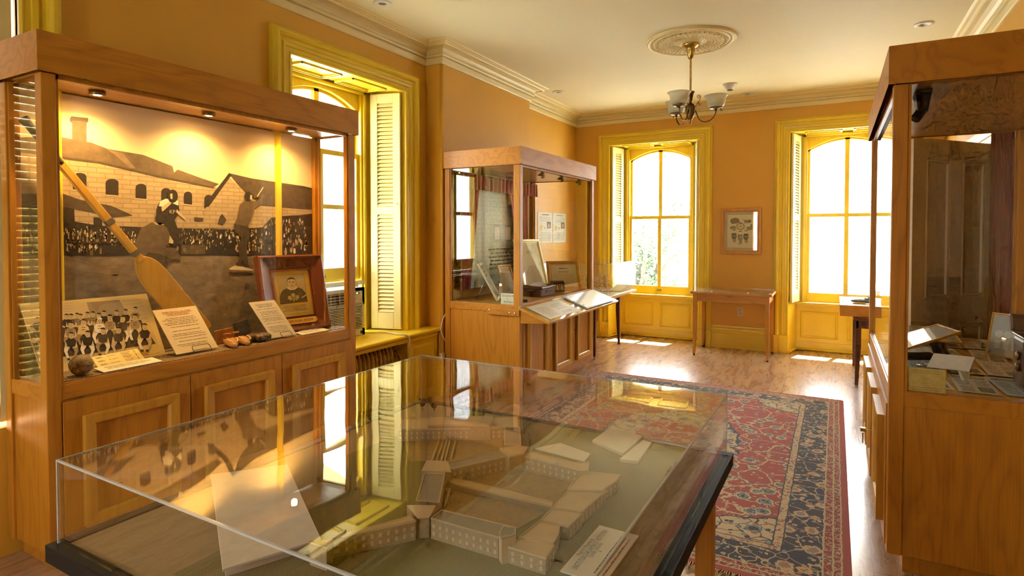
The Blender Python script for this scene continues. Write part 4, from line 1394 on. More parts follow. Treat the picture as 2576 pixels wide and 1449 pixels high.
# ------------------------------------------------------------------ score card and white label strip in front of it
O, U, V, W = leaner((-3.215, 1.548), (-3.238, 1.785), LDECK + 0.001, 50)
A = Art(O + V * 0.003, U, V)
A.slab(W, 0.082, 0.003, flat((0.80, 0.64, 0.26), 0.6, 0, 'score_card'))
for k in range(3):
    vv = 0.066 - k * 0.024
    A.text('GAME %d' % (k + 1), 0.034, vv, 0.0095, ink, 2, 'CENTER', 0.034)
    A.text(('1951, JUNE 26', '1951, August 12', '1952, JUNE 28')[k], 0.092, vv, 0.0075, ink, 2, 'CENTER', 0.045)
    A.text('THE ALL-STARS', 0.165, vv + 0.004, 0.0075, ink, 2, 'CENTER', 0.045)
    A.text('K.P. GIANTS', 0.162, vv - 0.006, 0.0075, ink, 2, 'CENTER', 0.036)
    A.rect(0.21, vv + 0.004, 0.214, vv + 0.010, ink, 2)
    A.rect(0.21, vv - 0.006, 0.214, vv, ink, 2)
    A.rect(0.018, vv - 0.0022, 0.05, vv - 0.0014, ink, 2)
tag(A.done('score_card'), 'yellow typed score card propped before the team photograph', 'card')
O, U, V, W = leaner((-3.098, 1.512), (-3.105, 1.800), LDECK + 0.006, 84)
A = Art(O, U, V)
A.slab(W, 0.095, 0.003, paper)
A.scribble(0.02, 0.085, W - 0.03, 0.03, 4, inkfade, 2, 0.35)
lb = A.done('label_card')
MB().box((-3.15, 1.53, LD1), (-3.13, 1.78, LDECK + 0.006)).build('foam_rest', paper, lb, 0, False)
tag(lb, 'long white label card lying almost flat right of the grey ball', 'card')

# ------------------------------------------------------------------ softball
bm_, nt, bs = newmat('worn_ball_leather')
v = coords(nt)
nt.links.new(ramp(nt, noise(nt, v, 22, 5, 0.7), [(0.3, (0.14, 0.10, 0.055)), (0.55, (0.34, 0.27, 0.16)), (0.8, (0.48, 0.42, 0.30))]), bs.inputs['Base Color'])
bs.inputs['Roughness'].default_value = 0.75
bump(nt, bs, noise(nt, v, 90, 3), 0.4, 0.004)
bt_ = thing('softball', (-3.148, 1.437, LDECK + 0.003), 'worn grey softball in the front left corner of the left cabinet', 'ball')
R_ = 0.049
MB().ball((0, 0, R_), R_, 28, 18).build('ball_cover', bm_, bt_, 0, True)
sm = MB()
pts = []
for k in range(90):
    a = 2 * PI * k / 90
    b = 0.45
    x, y, z = math.cos(a) + b * math.cos(3 * a), math.sin(a) - b * math.sin(3 * a), 2 * math.sqrt(b) * math.sin(2 * a)
    l_ = math.sqrt(x * x + y * y + z * z)
    pts.append(Vector((x / l_ * (R_ + 0.0002), z / l_ * (R_ + 0.0002), R_ + y / l_ * (R_ + 0.0002))))
sm.tube(pts, 0.0012, 5)
for k in range(0, 90, 2):
    p = pts[k]; d = (pts[(k + 1) % 90] - p).normalized().cross((p - Vector((0, 0, R_))).normalized()) * 0.004
    sm.tube([p - d, p + d], 0.0007, 4)
sm.build('stitching', flat((0.10, 0.07, 0.04), 0.7, 0, 'thread'), bt_, 0, True)

# ------------------------------------------------------------------ prison paddle: long handle, broad blade
pad = thing('wooden_paddle', (-3.30, 2.16, LDECK), 'long wooden paddle with black grip standing diagonally before the ball game photograph', 'paddle')
T0, T1 = at(54, 298, 'X', -3.383), Vector((-3.345, 2.175, LDECK + 0.066))
ax_ = (T1 - T0)
PLn = ax_.length
ax_.normalize()
nx = Vector((1, 0, 0)); nx = (nx - ax_ * nx.dot(ax_)).normalized()
sd = nx.cross(ax_)
def pl(s_, w_, d_): return T0 + ax_ * s_ + sd * w_ + nx * d_
jn = (at(345, 632, 'X', -3.365) - T0).dot(ax_)     # where the blade begins
hb = MB()
for a, b, w0, w1 in ((0.20, jn + 0.05, 0.019, 0.019),):
    hb.hexa([pl(a, -w0, 0), pl(b, -w1, 0), pl(b, -w1, 0.03), pl(a, -w0, 0.03), pl(a, w0, 0), pl(b, w1, 0), pl(b, w1, 0.03), pl(a, w0, 0.03)])
padm = wood('pale_ash', (0.78, 0.44, 0.07), (0.55, 0.27, 0.04), 'z', 0.35, 0.3, 1.0)
hb.build('handle', padm, pad, 0.004)
out = [(0, 0.019), (0.03, 0.022), (0.07, 0.052), (0.11, 0.068), (0.16, 0.075), (PLn - jn - 0.03, 0.078), (PLn - jn - 0.005, 0.072)]
vs = [pl(jn + s_, w_, 0) for s_, w_ in out] + [pl(jn + s_, -w_, 0) for s_, w_ in reversed(out)]
n_ = len(vs)
bl = MB().add(vs + [p + nx * 0.016 for p in vs], [tuple(range(n_)), tuple(range(2 * n_ - 1, n_ - 1, -1))] + [(i, (i + 1) % n_, n_ + (i + 1) % n_, n_ + i) for i in range(n_)])
bl.build('blade', padm, pad, 0.003)
MB().tube([pl(-0.004, 0, 0.015), pl(0.0, 0, 0.015), pl(0.012, 0, 0.015), pl(0.03, 0, 0.015), pl(0.24, 0, 0.015), pl(0.25, 0, 0.015)], [0.017, 0.023, 0.024, 0.019, 0.019, 0.018], 14).build('grip_tape', blackm, pad)
for f_ in (0.72, 0.975):
    bd_ = MB()
    c_ = jn * f_
    bd_.hexa([pl(c_, -0.0195, -0.0006), pl(c_ + 0.03, -0.0195, -0.0006), pl(c_ + 0.03, -0.0195, 0.0308), pl(c_, -0.0195, 0.0308), pl(c_, 0.0195, -0.0006), pl(c_ + 0.03, 0.0195, -0.0006), pl(c_ + 0.03, 0.0195, 0.0308), pl(c_, 0.0195, 0.0308)])
    bd_.build('tape_band', flat((0.16, 0.13, 0.08), 0.6, 0, 'cloth_tape'), pad)

# ------------------------------------------------------------------ two printed story cards on wire easels
cream = flat((0.86, 0.70, 0.42), 0.65, 0, 'cream_card', var=0.02)
cream2 = flat((0.86, 0.74, 0.50), 0.65, 0, 'pale_card', var=0.02)
def story(BL, BR, tlp, trp, xt, xt2, m, tl, im, ib, label, seed):
    O, U, V, W, H_ = quad_sheet(BL, BR, LDECK + 0.014, tlp, trp, xt, xt2)
    A = Art(O, U, V)
    A.slab(W, H_, 0.004, m)
    for k, s_ in enumerate(tl):
        A.text(s_, W / 2, H_ * (0.90 - 0.055 * k), W * 0.058, im, 2, 'CENTER', W * (0.66 if k == 0 else 0.52))
        A.rect(W * (0.17 if k == 0 else 0.24), H_ * (0.90 - 0.055 * k) - 0.003, W * (0.83 if k == 0 else 0.76), H_ * (0.90 - 0.055 * k) - 0.0018, im, 2)
    rnd = random.Random(seed)
    y = 0.80
    for nrow in (5, 1, 5, 6):
        A.scribble(W * 0.09, H_ * y, W * 0.91, H_ * (y - 0.036 * nrow), nrow, ib, 2, 0.34, True, rnd)
        y -= 0.036 * nrow + 0.018
    card = A.done('story_card')
    tag(card, label, 'card', None)
    e = MB()
    n = A.N
    p = lambda u, v_, d: O + U * u + V * v_ + n * d
    w0, w1 = W * 0.38, W * 0.80
    e.tube(bez([p(w0, -0.012, 0.010), p(w0, 0.018, 0.009), p(w0 + 0.004, 0.026, 0.009), p(w0 + 0.012, 0.03, 0.009), p(w1 - 0.012, 0.03, 0.009), p(w1 - 0.004, 0.026, 0.009), p(w1, 0.018, 0.009), p(w1, -0.012, 0.010)], 4), 0.0017, 6)
    for u in (w0, w1):
        e.tube([p(u, -0.012, 0.010), p(u, -0.006, -0.008), p(u, 0.16, -0.008)], 0.0017, 6)
        foot = p(u, 0.10, -0.06)
        e.tube([p(u, 0.16, -0.008), Vector((foot.x, foot.y, LDECK + 0.002))], 0.0017, 6)
    es = e.build('wire_easel', blackm, None)
    tag(es, ('black twisted wire easel under ' + label[:label.index(' standing')]), 'easel', 'wire easels in the left cabinet')
    return card
story((-3.160, 1.907), (-3.156, 2.152), (384.5, 782), (490.5, 768.5), -3.272, -3.272, cream, ("WHEN THE 'N.H.L. ALL-STARS'", 'CAME TO PLAY BALL!'), inkred, inkfade, 'cream story card with red English heading standing left of the moccasins', 21)
story((-3.125, 2.500), (-3.104, 2.676), (616, 761), (699, 754.5), -3.222, -3.196, cream2, ("LES 'ALL-STARS L.N.H.' ONT JOUE DU", 'BASEBALL A LA PRISON'), ink, inkfade, 'cream story card with dark French heading standing before the framed portrait', 22)

# ------------------------------------------------------------------ framed hockey portrait
O, U, V, W = leaner((-3.288, 2.562), (-3.205, 3.040), LDECK + 0.0015, 13.0)
Hf = 0.53
pf = thing('framed_portrait', O, 'dark brown framed hockey portrait with maple leaf jersey, leaning at the right end', 'framed picture')
N_ = U.cross(V)
MF = Matrix(((U.x, -N_.x, V.x, O.x), (U.y, -N_.y, V.y, O.y), (U.z, -N_.z, V.z, O.z), (0, 0, 0, 1)))
fw_ = 0.105
MB().frame4(fw_, W - fw_, fw_, Hf - fw_, [(0, 0.012), (0, 0.030), (0.012, 0.022), (fw_ - 0.022, 0.056), (fw_ - 0.012, 0.062), (fw_, 0.055), (fw_, 0.0), (0.0, 0.0)], 0, MF).build('frame', mahog, pf)
A = Art(O + U * (fw_ - 0.004) + V * (fw_ - 0.004) + N_ * 0.016, U, V)
iw, ih = W - 2 * fw_ + 0.008, Hf - 2 * fw_ + 0.008
gold_mat = flat((0.80, 0.52, 0.09), 0.6, 0, 'gold_mat_board', var=0.03)
A.slab(iw, ih, 0.006, gold_mat)
A.poly([(iw * 0.14, ih * 0.30), (iw * 0.86, ih * 0.30), (iw * 0.86, ih * 0.90), (iw * 0.14, ih * 0.90)], flat((0.55, 0.44, 0.22), 0.55, 0, 'portrait_ground'), 1)
A.line([(iw * 0.14, ih * 0.90), (iw * 0.86, ih * 0.90), (iw * 0.86, ih * 0.30), (iw * 0.14, ih * 0.30), (iw * 0.14, ih * 0.90)], 0.0015, ink, 2)
jer = flat((0.10, 0.085, 0.05), 0.6, 0, 'jersey_print')
A.poly([(iw * a, ih * b) for a, b in ((0.14, 0.42), (0.17, 0.50), (0.24, 0.58), (0.36, 0.625), (0.50, 0.60), (0.64, 0.625), (0.76, 0.58), (0.83, 0.50), (0.86, 0.42), (0.86, 0.30), (0.14, 0.30))], jer, 3)
A.poly([(iw * a, ih * b) for a, b in ((0.38, 0.65), (0.36, 0.615), (0.44, 0.575), (0.56, 0.575), (0.64, 0.615), (0.62, 0.65))], cream2, 4)
A.poly([(iw * a, ih * b) for a, b in ((0.42, 0.70), (0.42, 0.62), (0.50, 0.592), (0.58, 0.62), (0.58, 0.70))], skin, 5)
A.ell(iw * 0.50, ih * 0.735, iw * 0.125, ih * 0.112, sep_dark, 5, 24)
A.poly([(iw * (0.50 + a), ih * (0.725 + b)) for a, b in ((-0.108, 0.05), (-0.112, -0.01), (-0.10, -0.05), (-0.065, -0.09), (0, -0.108), (0.065, -0.09), (0.10, -0.05), (0.112, -0.01), (0.108, 0.05), (0.07, 0.075), (0, 0.082), (-0.07, 0.075))], skin, 6)
for sg in (-1, 1):
    A.ell(iw * (0.5 + sg * 0.045), ih * 0.735, iw * 0.020, ih * 0.008, sep_dark, 7, 8)
    A.line([(iw * (0.5 + sg * 0.02), ih * 0.752), (iw * (0.5 + sg * 0.075), ih * 0.756)], 0.003, sep_dark, 7)
    A.ell(iw * (0.5 + sg * 0.118), ih * 0.725, iw * 0.016, ih * 0.024, skin, 5, 8)
    A.poly([(iw * (0.5 + sg * a), ih * b) for a, b in ((0.02, 0.42), (0.34, 0.40), (0.34, 0.37), (0.22, 0.35))], skin, 4) if False else None
A.line([(iw * 0.5, ih * 0.735), (iw * 0.515, ih * 0.695), (iw * 0.49, ih * 0.690)], 0.002, sep_mid, 7)
A.line([(iw * 0.46, ih * 0.662), (iw * 0.54, ih * 0.662)], 0.003, sep_d2, 7)
leaf_half = [(0.0, 1.0), (0.10, 0.78), (0.22, 0.86), (0.20, 0.52), (0.36, 0.66), (0.42, 0.56), (0.62, 0.60), (0.56, 0.40), (0.70, 0.30), (0.42, 0.08), (0.46, -0.06), (0.10, -0.02), (0.06, -0.02), (0.05, -0.20)]
lf = [(x, y) for x, y in leaf_half] + [(-x, y) for x, y in reversed(leaf_half[1:])]
leafm = flat((0.72, 0.55, 0.18), 0.6, 0, 'leaf_print')
A.poly([(iw * 0.5 + x * iw * 0.235, ih * 0.355 + y * ih * 0.165) for x, y in lf], leafm, 5)
A.text('TORONTO', iw * 0.5, ih * 0.415, 0.021, jer, 7, 'CENTER', iw * 0.22)
A.text('MAPLE', iw * 0.5, ih * 0.386, 0.019, jer, 7, 'CENTER', iw * 0.14)
A.text('LEAFS', iw * 0.5, ih * 0.352, 0.021, jer, 7, 'CENTER', iw * 0.17)
A.poly([(iw * a, ih * b) for a, b in ((0.70, 0.40), (0.86, 0.46), (0.86, 0.43), (0.74, 0.385))], skin, 5)
A.rect(iw * 0.14, ih * 0.05, iw * 0.90, ih * 0.27, flat((0.78, 0.60, 0.22), 0.6, 0, 'caption_paper'), 1)
A.scribble(iw * 0.17, ih * 0.26, iw * 0.86, ih * 0.06, 10, inkfade, 2, 0.30)
A.done('portrait_print', pf)
gp = MB().hexa([O + U * a + V * b + N_ * d for d in (0.0195, 0.0215) for a, b in ((fw_ - 0.002, fw_ - 0.002), (W - fw_ + 0.002, fw_ - 0.002), (W - fw_ + 0.002, Hf - fw_ + 0.002), (fw_ - 0.002, Hf - fw_ + 0.002))])
gp.build('picture_glass', glass, pf)
# turned-edge name plate resting on the lower rail of the frame
np_ = Art(O + U * 0.10 + V * 0.050 + N_ * 0.058, U, V)
o_ = [(0.0, 0.006), (0.008, 0.0), (0.262, 0.0), (0.270, 0.006), (0.276, 0.012), (0.276, 0.026), (0.270, 0.032), (0.262, 0.038), (0.008, 0.038), (0.0, 0.032), (-0.006, 0.026), (-0.006, 0.012)]
n_ = len(o_)
plm = flat((0.78, 0.42, 0.05), 0.4, 0, 'varnished_plate', var=0.08)
np_.add([np_.pt(u, v_, 0) for u, v_ in o_] + [np_.pt(u, v_, -0.008) for u, v_ in o_], [tuple(range(n_)), tuple(range(2 * n_ - 1, n_ - 1, -1))] + [(i, n_ + i, n_ + (i + 1) % n_, (i + 1) % n_) for i in range(n_)], np_.mi(plm))
np_.text('WALTER (TURK) BRODA', 0.13, 0.011, 0.024, ink, 2, 'CENTER', 0.235)
np_.ell(0.264, 0.019, 0.003, 0.003, sep_dark, 2, 10)
tag(np_.done('name_plate'), 'orange varnished name plate resting on the lower frame of the hockey portrait', 'name plate')

# ------------------------------------------------------------------ moccasins, mitt, dark block, white label
leath = flat((0.46, 0.20, 0.05), 0.5, 0, 'tan_leather', scale=25, var=0.25)
leath2 = flat((0.36, 0.14, 0.035), 0.5, 0, 'brown_leather', scale=25, var=0.25)
lace = flat((0.80, 0.62, 0.32), 0.7, 0, 'pale_lace')
def slipper(loc, ang, label, m, L_=0.165, W_=0.075, H_=0.07, name='moccasin'):
    r = thing(name, loc, label, 'shoe' if name == 'moccasin' else 'glove', None)
    r.rotation_euler = (0, 0, ang)
    mb = MB()
    ns, nr = 14, 14
    vs, fs = [], []
    for i in range(ns + 1):
        t = i / ns
        x = (t - 0.5) * L_
        w = W_ * 0.5 * (math.sin(PI * min(max(t * 0.92 + 0.06, 0.02), 0.985)) ** 0.55)
        h = H_ * (0.55 + 0.45 * (1 - t)) * (0.35 + 0.65 * math.sin(PI * min(max(t * 0.94 + 0.05, 0), 1)) ** 0.5)
        for k in range(nr):
            a = 2 * PI * k / nr
            y, z = math.cos(a) * w, math.sin(a)
            zz = max(0.002, h * (0.5 + 0.5 * z))
            if t < 0.55 and z > 0.55: zz -= (z - 0.55) * h * 1.1 * (0.55 - t) / 0.55 * 2.0   # foot opening
            vs.append((x, y, max(zz, 0.002)))
    for i in range(ns):
        for k in range(nr):
            fs.append((i * nr + k, i * nr + (k + 1) % nr, (i + 1) * nr + (k + 1) % nr, (i + 1) * nr + k))
    fs += [tuple(range(nr)), tuple(range(ns * nr, ns * nr + nr))]
    mb.add(vs, fs, 0, True)
    mb.build('upper', m, r, 0, True)
    c = MB()
    pts = [(0.03 + 0.07 * math.cos(a) * L_ / 0.2, W_ * 0.36 * math.sin(a), H_ * 0.70 - 0.010 * math.cos(a)) for a in [(-100 + 20 * k) * D2R for k in range(11)]]
    c.tube(pts, 0.0028, 6)
    for p in pts: c.tube([(p[0] - 0.006, p[1] * 0.9, p[2] + 0.002), (p[0] + 0.006, p[1] * 1.08, p[2] - 0.005)], 0.0016, 5)
    c.build('lace_stitching', lace, r, 0, True)
    ml = MB().tube([(-L_ * 0.5 + 0.01, W_ * 0.30 * s_, H_ * 0.9) for s_ in (-1, 0, 1)] , 0.006, 8)
    ml.build('cuff', leath2, r, 0, True)
    return r
slipper((-3.178, 2.250, LDECK + 0.0015), -0.35, 'tan leather moccasin with laced toe, left one of the pair between the story cards', leath)
slipper((-3.182, 2.325, LDECK + 0.0015), -0.15, 'tan leather moccasin with pale whipped seam, right one of the pair between the story cards', leath)
# folded dark mitt
mt = thing('fielding_mitt', (-3.192, 2.440, LDECK + 0.0015), 'dark brown leather mitt lying at the foot of the French story card', 'glove')
mm_ = flat((0.10, 0.055, 0.022), 0.5, 0, 'dark_leather', scale=25, var=0.25)
mb = MB()
for k in range(4):
    a = -0.35 + 0.22 * k
    mb.tube(bez([(0.0, -0.05 + 0.012 * k, 0.024), (0.045 * math.cos(a), -0.03 + 0.02 * k, 0.035), (0.075 * math.cos(a), 0.0 + 0.024 * k - 0.03, 0.018)], 4), [0.020] * 8 + [0.012], 10)
mb.build('fingers', mm_, mt, 0, True)
MB().ball((-0.005, -0.01, 0.028), 0.03, 16, 10, 0, 1.3, 2.3, 0.9).build('palm', mm_, mt, 0, True)
MB().tube(bez([(0.01, -0.07, 0.02), (0.03, -0.085, 0.03), (0.055, -0.08, 0.02)], 4), [0.017] * 8 + [0.011], 10).build('thumb', mm_, mt, 0, True)
# slate-like dark block behind the moccasins
bk = MB().hexa([(-3.30, 2.375, LD1), (-3.27, 2.47, LD1), (-3.29, 2.48, LD1), (-3.32, 2.385, LD1), (-3.31, 2.362, LDECK + 0.115), (-3.285, 2.45, LDECK + 0.135), (-3.305, 2.46, LDECK + 0.130), (-3.33, 2.372, LDECK + 0.11)])
tag(bk.build('slate_piece', flat((0.06, 0.055, 0.05), 0.6, 0, 'slate', scale=60, var=0.5), None, 0.003), 'dark rough slate piece standing behind the moccasins', 'stone')
bk = MB().hexa([(-3.29, 2.235, LD1), (-3.275, 2.345, LD1), (-3.295, 2.355, LD1), (-3.31, 2.245, LD1), (-3.30, 2.225, LDECK + 0.085), (-3.285, 2.335, LDECK + 0.095), (-3.305, 2.345, LDECK + 0.092), (-3.32, 2.235, LDECK + 0.082)])
tag(bk.build('leather_wallet', leath2, None, 0.004), 'brown leather wallet standing open behind the left moccasin', 'wallet')
O, U, V, W = leaner((-3.035, 2.715), (-3.055, 2.985), LDECK + 0.003, 84)
O = Vector((-2.0, 0, 0)) if False else O
A = Art(Vector((-3.100, 2.725, LDECK + 0.004)), (0.0, 1, 0), (-0.995, 0, 0.10))
A.slab(0.235, 0.075, 0.003, paper)
A.scribble(0.02, 0.065, 0.20, 0.02, 3, inkfade, 2, 0.35)
tag(A.done('label_card'), 'small white label card lying flat in the front right corner of the left cabinet', 'card')
rp = MB()
rnd = random.Random(3)
pts = [(-3.180 + rnd.uniform(-0.006, 0.006), 2.74 + 0.25 * k / 40 + rnd.uniform(-0.01, 0.01), LDECK + 0.006 + rnd.uniform(0, 0.008)) for k in range(41)]
rp.tube(bez(pts, 3), 0.0045, 6)
tag(rp.build('chain', steel, None), 'silvery chain heaped at the foot of the framed hockey portrait', 'chain')
# ================================================================== prison model under the foreground cover
ZB = TZ + 0.012
mdl = thing('prison_model', (-1.0, 1.45, TZ + 0.0005), 'pale architectural model of a walled prison under the foreground acrylic cover', 'architectural model')
card_ = flat((0.60, 0.46, 0.26), 0.7, 0, 'model_card', var=0.04)
roofm = flat((0.66, 0.50, 0.28), 0.7, 0, 'model_roof', var=0.05)
greyroof = flat((0.30, 0.29, 0.24), 0.6, 0, 'model_grey_roof', var=0.05)
facade = flat((0.34, 0.26, 0.15), 0.7, 0, 'model_facade', var=0.15, scale=120)
lawn, nt, bs = newmat('model_lawn')
v = coords(nt)
nt.links.new(ramp(nt, noise(nt, v, 260, 2, 0.7), [(0.3, (0.13, 0.13, 0.045)), (0.7, (0.24, 0.23, 0.085))]), bs.inputs['Base Color'])
bs.inputs['Roughness'].default_value = 0.95
yard = flat((0.40, 0.29, 0.14), 0.85, 0, 'model_yard', var=0.1, scale=60)
S6 = 2.792
def g6(x, y, z=ZB): 
    p = at(800 + x / S6, 930 + y / S6, 'Z', z)
    return (p.x, p.y)
def P6(pts, z): return [g6(x, y, z) for x, y in pts]
def put(mb, nm, m, bev=0): return mb.build(nm, m, mdl, bev, False)
# board: lawn with earth coloured yards
a = tab.rotation_euler[2]
R_ = Matrix.Translation((-1.752, 0.733, 0)) @ Matrix.Rotation(a, 4, 'Z')
bd = MB().prism([(0.42, 0.06), (TW - 0.05, 0.06), (TW - 0.05, TL_ - 0.06), (0.30, TL_ - 0.06), (0.22, 0.70), (0.42, 0.50)], 'z', TZ + 0.001, ZB)
bd.xf(R_).build('base_board', lawn, mdl)
yd = [P6([(600, 480), (1300, 470), (1290, 560), (900, 650), (640, 640)], ZB), P6([(930, 760), (1350, 700), (1900, 640), (1650, 960)], ZB), P6([(900, 830), (1650, 980), (1400, 1120), (880, 990)], ZB)]
ym = MB()
for p in yd: ym.prism(p, 'z', ZB + 0.0002, ZB + 0.0012)
put(ym, 'yard', yard)
H1 = 0.046
def wing(roof, nm='wing', h=H1, m=(facade, roofm, card_), win=True, over=0.004):
    """flat-roofed block; roof outline given where it is seen, walls drop to the board"""
    z1 = ZB + h
    pts = P6(roof, z1)
    cx_ = sum(p[0] for p in pts) / len(pts)
    cy_ = sum(p[1] for p in pts) / len(pts)
    mb = MB().prism([(cx_ + (x - cx_) * 0.985, cy_ + (y - cy_) * 0.985) for x, y in pts], 'z', ZB + 0.0002, z1 - 0.002, 0)
    mb.prism(pts, 'z', z1 - 0.003, z1, 1)
    n = len(pts)
    # parapet line and windows on each wall
    for i in range(n):
        p, q = Vector((*pts[i], 0)), Vector((*pts[(i + 1) % n], 0))
        L = (q - p).length
        if L < 0.03: continue
        d = (q - p) / L
        nn = Vector((d.y, -d.x, 0))
        if nn.dot(p - Vector((cx_, cy_, 0))) < 0: nn = -nn
        if win:
            k = int(L / 0.020)
            for j in range(k):
                c = p + d * (L * (j + 0.5) / k) * 1.0 - nn * 0.001
                for zf in (0.30, 0.66):
                    zc = ZB + h * zf
                    mb.hexa([c - d * 0.0035 + Vector((0, 0, zc - 0.005)) - nn * 0.002, c + d * 0.0035 + Vector((0, 0, zc - 0.005)) - nn * 0.002, c + d * 0.0035 + Vector((0, 0, zc - 0.005)) + nn * 0.0012, c - d * 0.0035 + Vector((0, 0, zc - 0.005)) + nn * 0.0012,
                             c - d * 0.0035 + Vector((0, 0, zc + 0.005)) - nn * 0.002, c + d * 0.0035 + Vector((0, 0, zc + 0.005)) - nn * 0.002, c + d * 0.0035 + Vector((0, 0, zc + 0.005)) + nn * 0.0012, c - d * 0.0035 + Vector((0, 0, zc + 0.005)) + nn * 0.0012], 2)
        for zz in (z1 - 0.001,):
            mb.hexa([p + Vector((0, 0, zz)), q + Vector((0, 0, zz)), q - nn * 0.003 + Vector((0, 0, zz)), p - nn * 0.003 + Vector((0, 0, zz)), p + Vector((0, 0, zz + 0.003)), q + Vector((0, 0, zz + 0.003)), q - nn * 0.003 + Vector((0, 0, zz + 0.003)), p - nn * 0.003 + Vector((0, 0, zz + 0.003))], 2)
    return put(mb, nm, list(m))
wing([(590, 352), (1400, 330), (1405, 408), (560, 420)], 'cell_block')
wing([(790, 330), (1225, 326), (1215, 392), (770, 390)], 'roof_light', 0.058, (facade, card_, card_), False)
wing([(1310, 405), (1420, 405), (1425, 530), (1305, 530)], 'link_wing', 0.050, (facade, greyroof, card_))
wing([(1275, 552), (1400, 533), (1478, 545), (1440, 590), (1345, 612)], 'corner_tower', 0.062, (facade, roofm, card_), False)
wing([(1278, 568), (1345, 606), (940, 700), (888, 656)], 'cell_block', 0.050, (facade, greyroof, card_))
wing([(1410, 600), (1470, 570), (1835, 662), (1825, 700)], 'cell_block', 0.048)
wing([(1820, 655), (1905, 650), (1900, 700), (1822, 704)], 'corner_tower', 0.056, (facade, roofm, card_), False)
wing([(745, 727), (893, 727), (852, 936), (686, 922)], 'link_wing', 0.052, (facade, greyroof, card_))
wing([(30, 1200), (640, 1030), (690, 1062), (110, 1180)], 'cell_block', 0.050)
wing([(-60, 1210), (40, 1200), (105, 1190), (60, 1250)], 'corner_tower', 0.056, (facade, roofm, card_), False)
wing([(790, 1046), (868, 985), (1395, 1110), (1268, 1182)], 'cell_block', 0.052, (facade, greyroof, card_))
wing([(1270, 1150), (1300, 1098), (1392, 1110), (1385, 1160), (1290, 1185)], 'corner_tower', 0.064, (card_, greyroof, card_), False)
wing([(920, 760), (990, 765), (1650, 930), (1640, 962), (930, 800)], 'corridor', 0.020, (facade, roofm, card_), False)
wing([(1335, 1245), (1420, 1180), (1662, 1235), (1600, 1325)], 'workshop_block', 0.040)
wing([(1410, 1180), (1560, 1060), (1700, 1100), (1690, 1160), (1650, 1230)], 'workshop_block', 0.034, (facade, roofm, card_))
wing([(1560, 1058), (1640, 975), (1860, 1010), (1760, 1105)], 'workshop_block', 0.036)
wing([(1640, 972), (1760, 840), (2030, 850), (1900, 960), (1850, 1005)], 'workshop_block', 0.034)
wing([(1750, 838), (1850, 715), (2125, 740), (2100, 780), (1990, 850)], 'workshop_block', 0.040)
# gables of the gatehouses
def gable(a, b, c, d, h0, h1, nm):
    z0, z1 = ZB + h0, ZB + h1
    A_, B_, C_, D_ = [Vector((*g6(x, y, z0), z0)) for x, y in (a, b, c, d)]
    m0, m1 = (A_ + B_) / 2 + Vector((0, 0, h1 - h0)), (C_ + D_) / 2 + Vector((0, 0, h1 - h0))
    lo = [Vector((p.x, p.y, ZB)) for p in (A_, B_, C_, D_)]
    mb = MB().add(lo + [A_, B_, C_, D_], [(0, 1, 5, 4), (1, 2, 6, 5), (2, 3, 7, 6), (3, 0, 4, 7), (0, 3, 2, 1)], 0)
    mb.add([A_, B_, C_, D_, m0, m1], [(0, 4, 5, 3), (1, 2, 5, 4), (0, 1, 4), (2, 3, 5)], 1)
    put(mb, nm, [facade, roofm])
gable((722, 712), (800, 652), (884, 655), (938, 722), 0.045, 0.066, 'gatehouse')
gable((622, 952), (700, 1045), (780, 1040), (876, 960), 0.052, 0.070, 'gatehouse')
# covered walks between the yards
wk = MB()
for a, b in (((905, 440), (835, 650)), ((925, 440), (866, 650)), ((945, 440), (892, 650)), ((972, 480), (935, 640)), ((860, 480), (800, 650)), ((925, 860), (888, 975))):
    p, q = Vector((*g6(*a), ZB + 0.006)), Vector((*g6(*b), ZB + 0.006))
    wk.tube([p, q], 0.0032, 6)
put(wk, 'covered_walk', card_)
# flag mast frame, little trees, round hedge
fm_ = MB()
b0 = Vector((*g6(945, 325), ZB))
for dx in (-0.012, 0.012): fm_.tube([b0 + Vector((dx, 0, 0)), b0 + Vector((0, 0, 0.075))], 0.0012, 5)
put(fm_, 'mast', card_)
treem = flat((0.035, 0.035, 0.012), 0.9, 0, 'model_foliage', scale=200, var=0.5)
for x, y, r_ in ((735, 280, 0.013), (815, 290, 0.014), (785, 250, 0.012)):
    p = g6(x, y)
    MB().tube([(p[0], p[1], ZB), (p[0], p[1], ZB + 0.02)], 0.0015, 5).ball((p[0], p[1], ZB + 0.026), r_, 10, 8).build('model_tree', treem, mdl)
dr_ = MB().box((0, 0, 0), (0.006, 0.002, 0.014))
p = at(800 + 1300 / S6, 930 + 1290 / S6, 'Z', ZB)
dr_.xf(Matrix.Translation((p.x - 0.003, p.y + 0.001, ZB + 0.0005))).build('yellow_door', flat((0.75, 0.42, 0.03), 0.5, 0, 'door_yellow'), mdl)

# label card of the model, read from the right-hand side
pA, pB, pD = at(1409.5, 1434.7, 'Z', ZB + 0.006), at(1508.3, 1321, 'Z', ZB + 0.006), at(1604.9, 1349.4, 'Z', ZB + 0.006)
U = (pB - pA).normalized()
V = -(pD - pB)
V = (V - U * V.dot(U)).normalized()
Wc, Hc = (pB - pA).length, min((pD - pB).length, 0.21)
O = pA - V * Hc
A = Art(O, U, V)
A.slab(Wc, Hc, 0.004, paper)
navy_ink = flat((0.02, 0.10, 0.13), 0.7, 0, 'teal_ink')
for s_, vv, sz, m_, wd in (('Model of / Maquette de', 0.855, 0.016, ink, 0.36), ("L'INSTITUTION D'ARCHAMBAULT INSTITUTION", 0.705, 0.020, navy_ink, 0.84), ('(QUEBEC REGION)', 0.60, 0.013, ink, 0.30), ('&', 0.50, 0.013, ink, 0.02)):
    A.text(s_, Wc / 2, Hc * vv, sz, m_, 2, 'CENTER', Wc * wd)
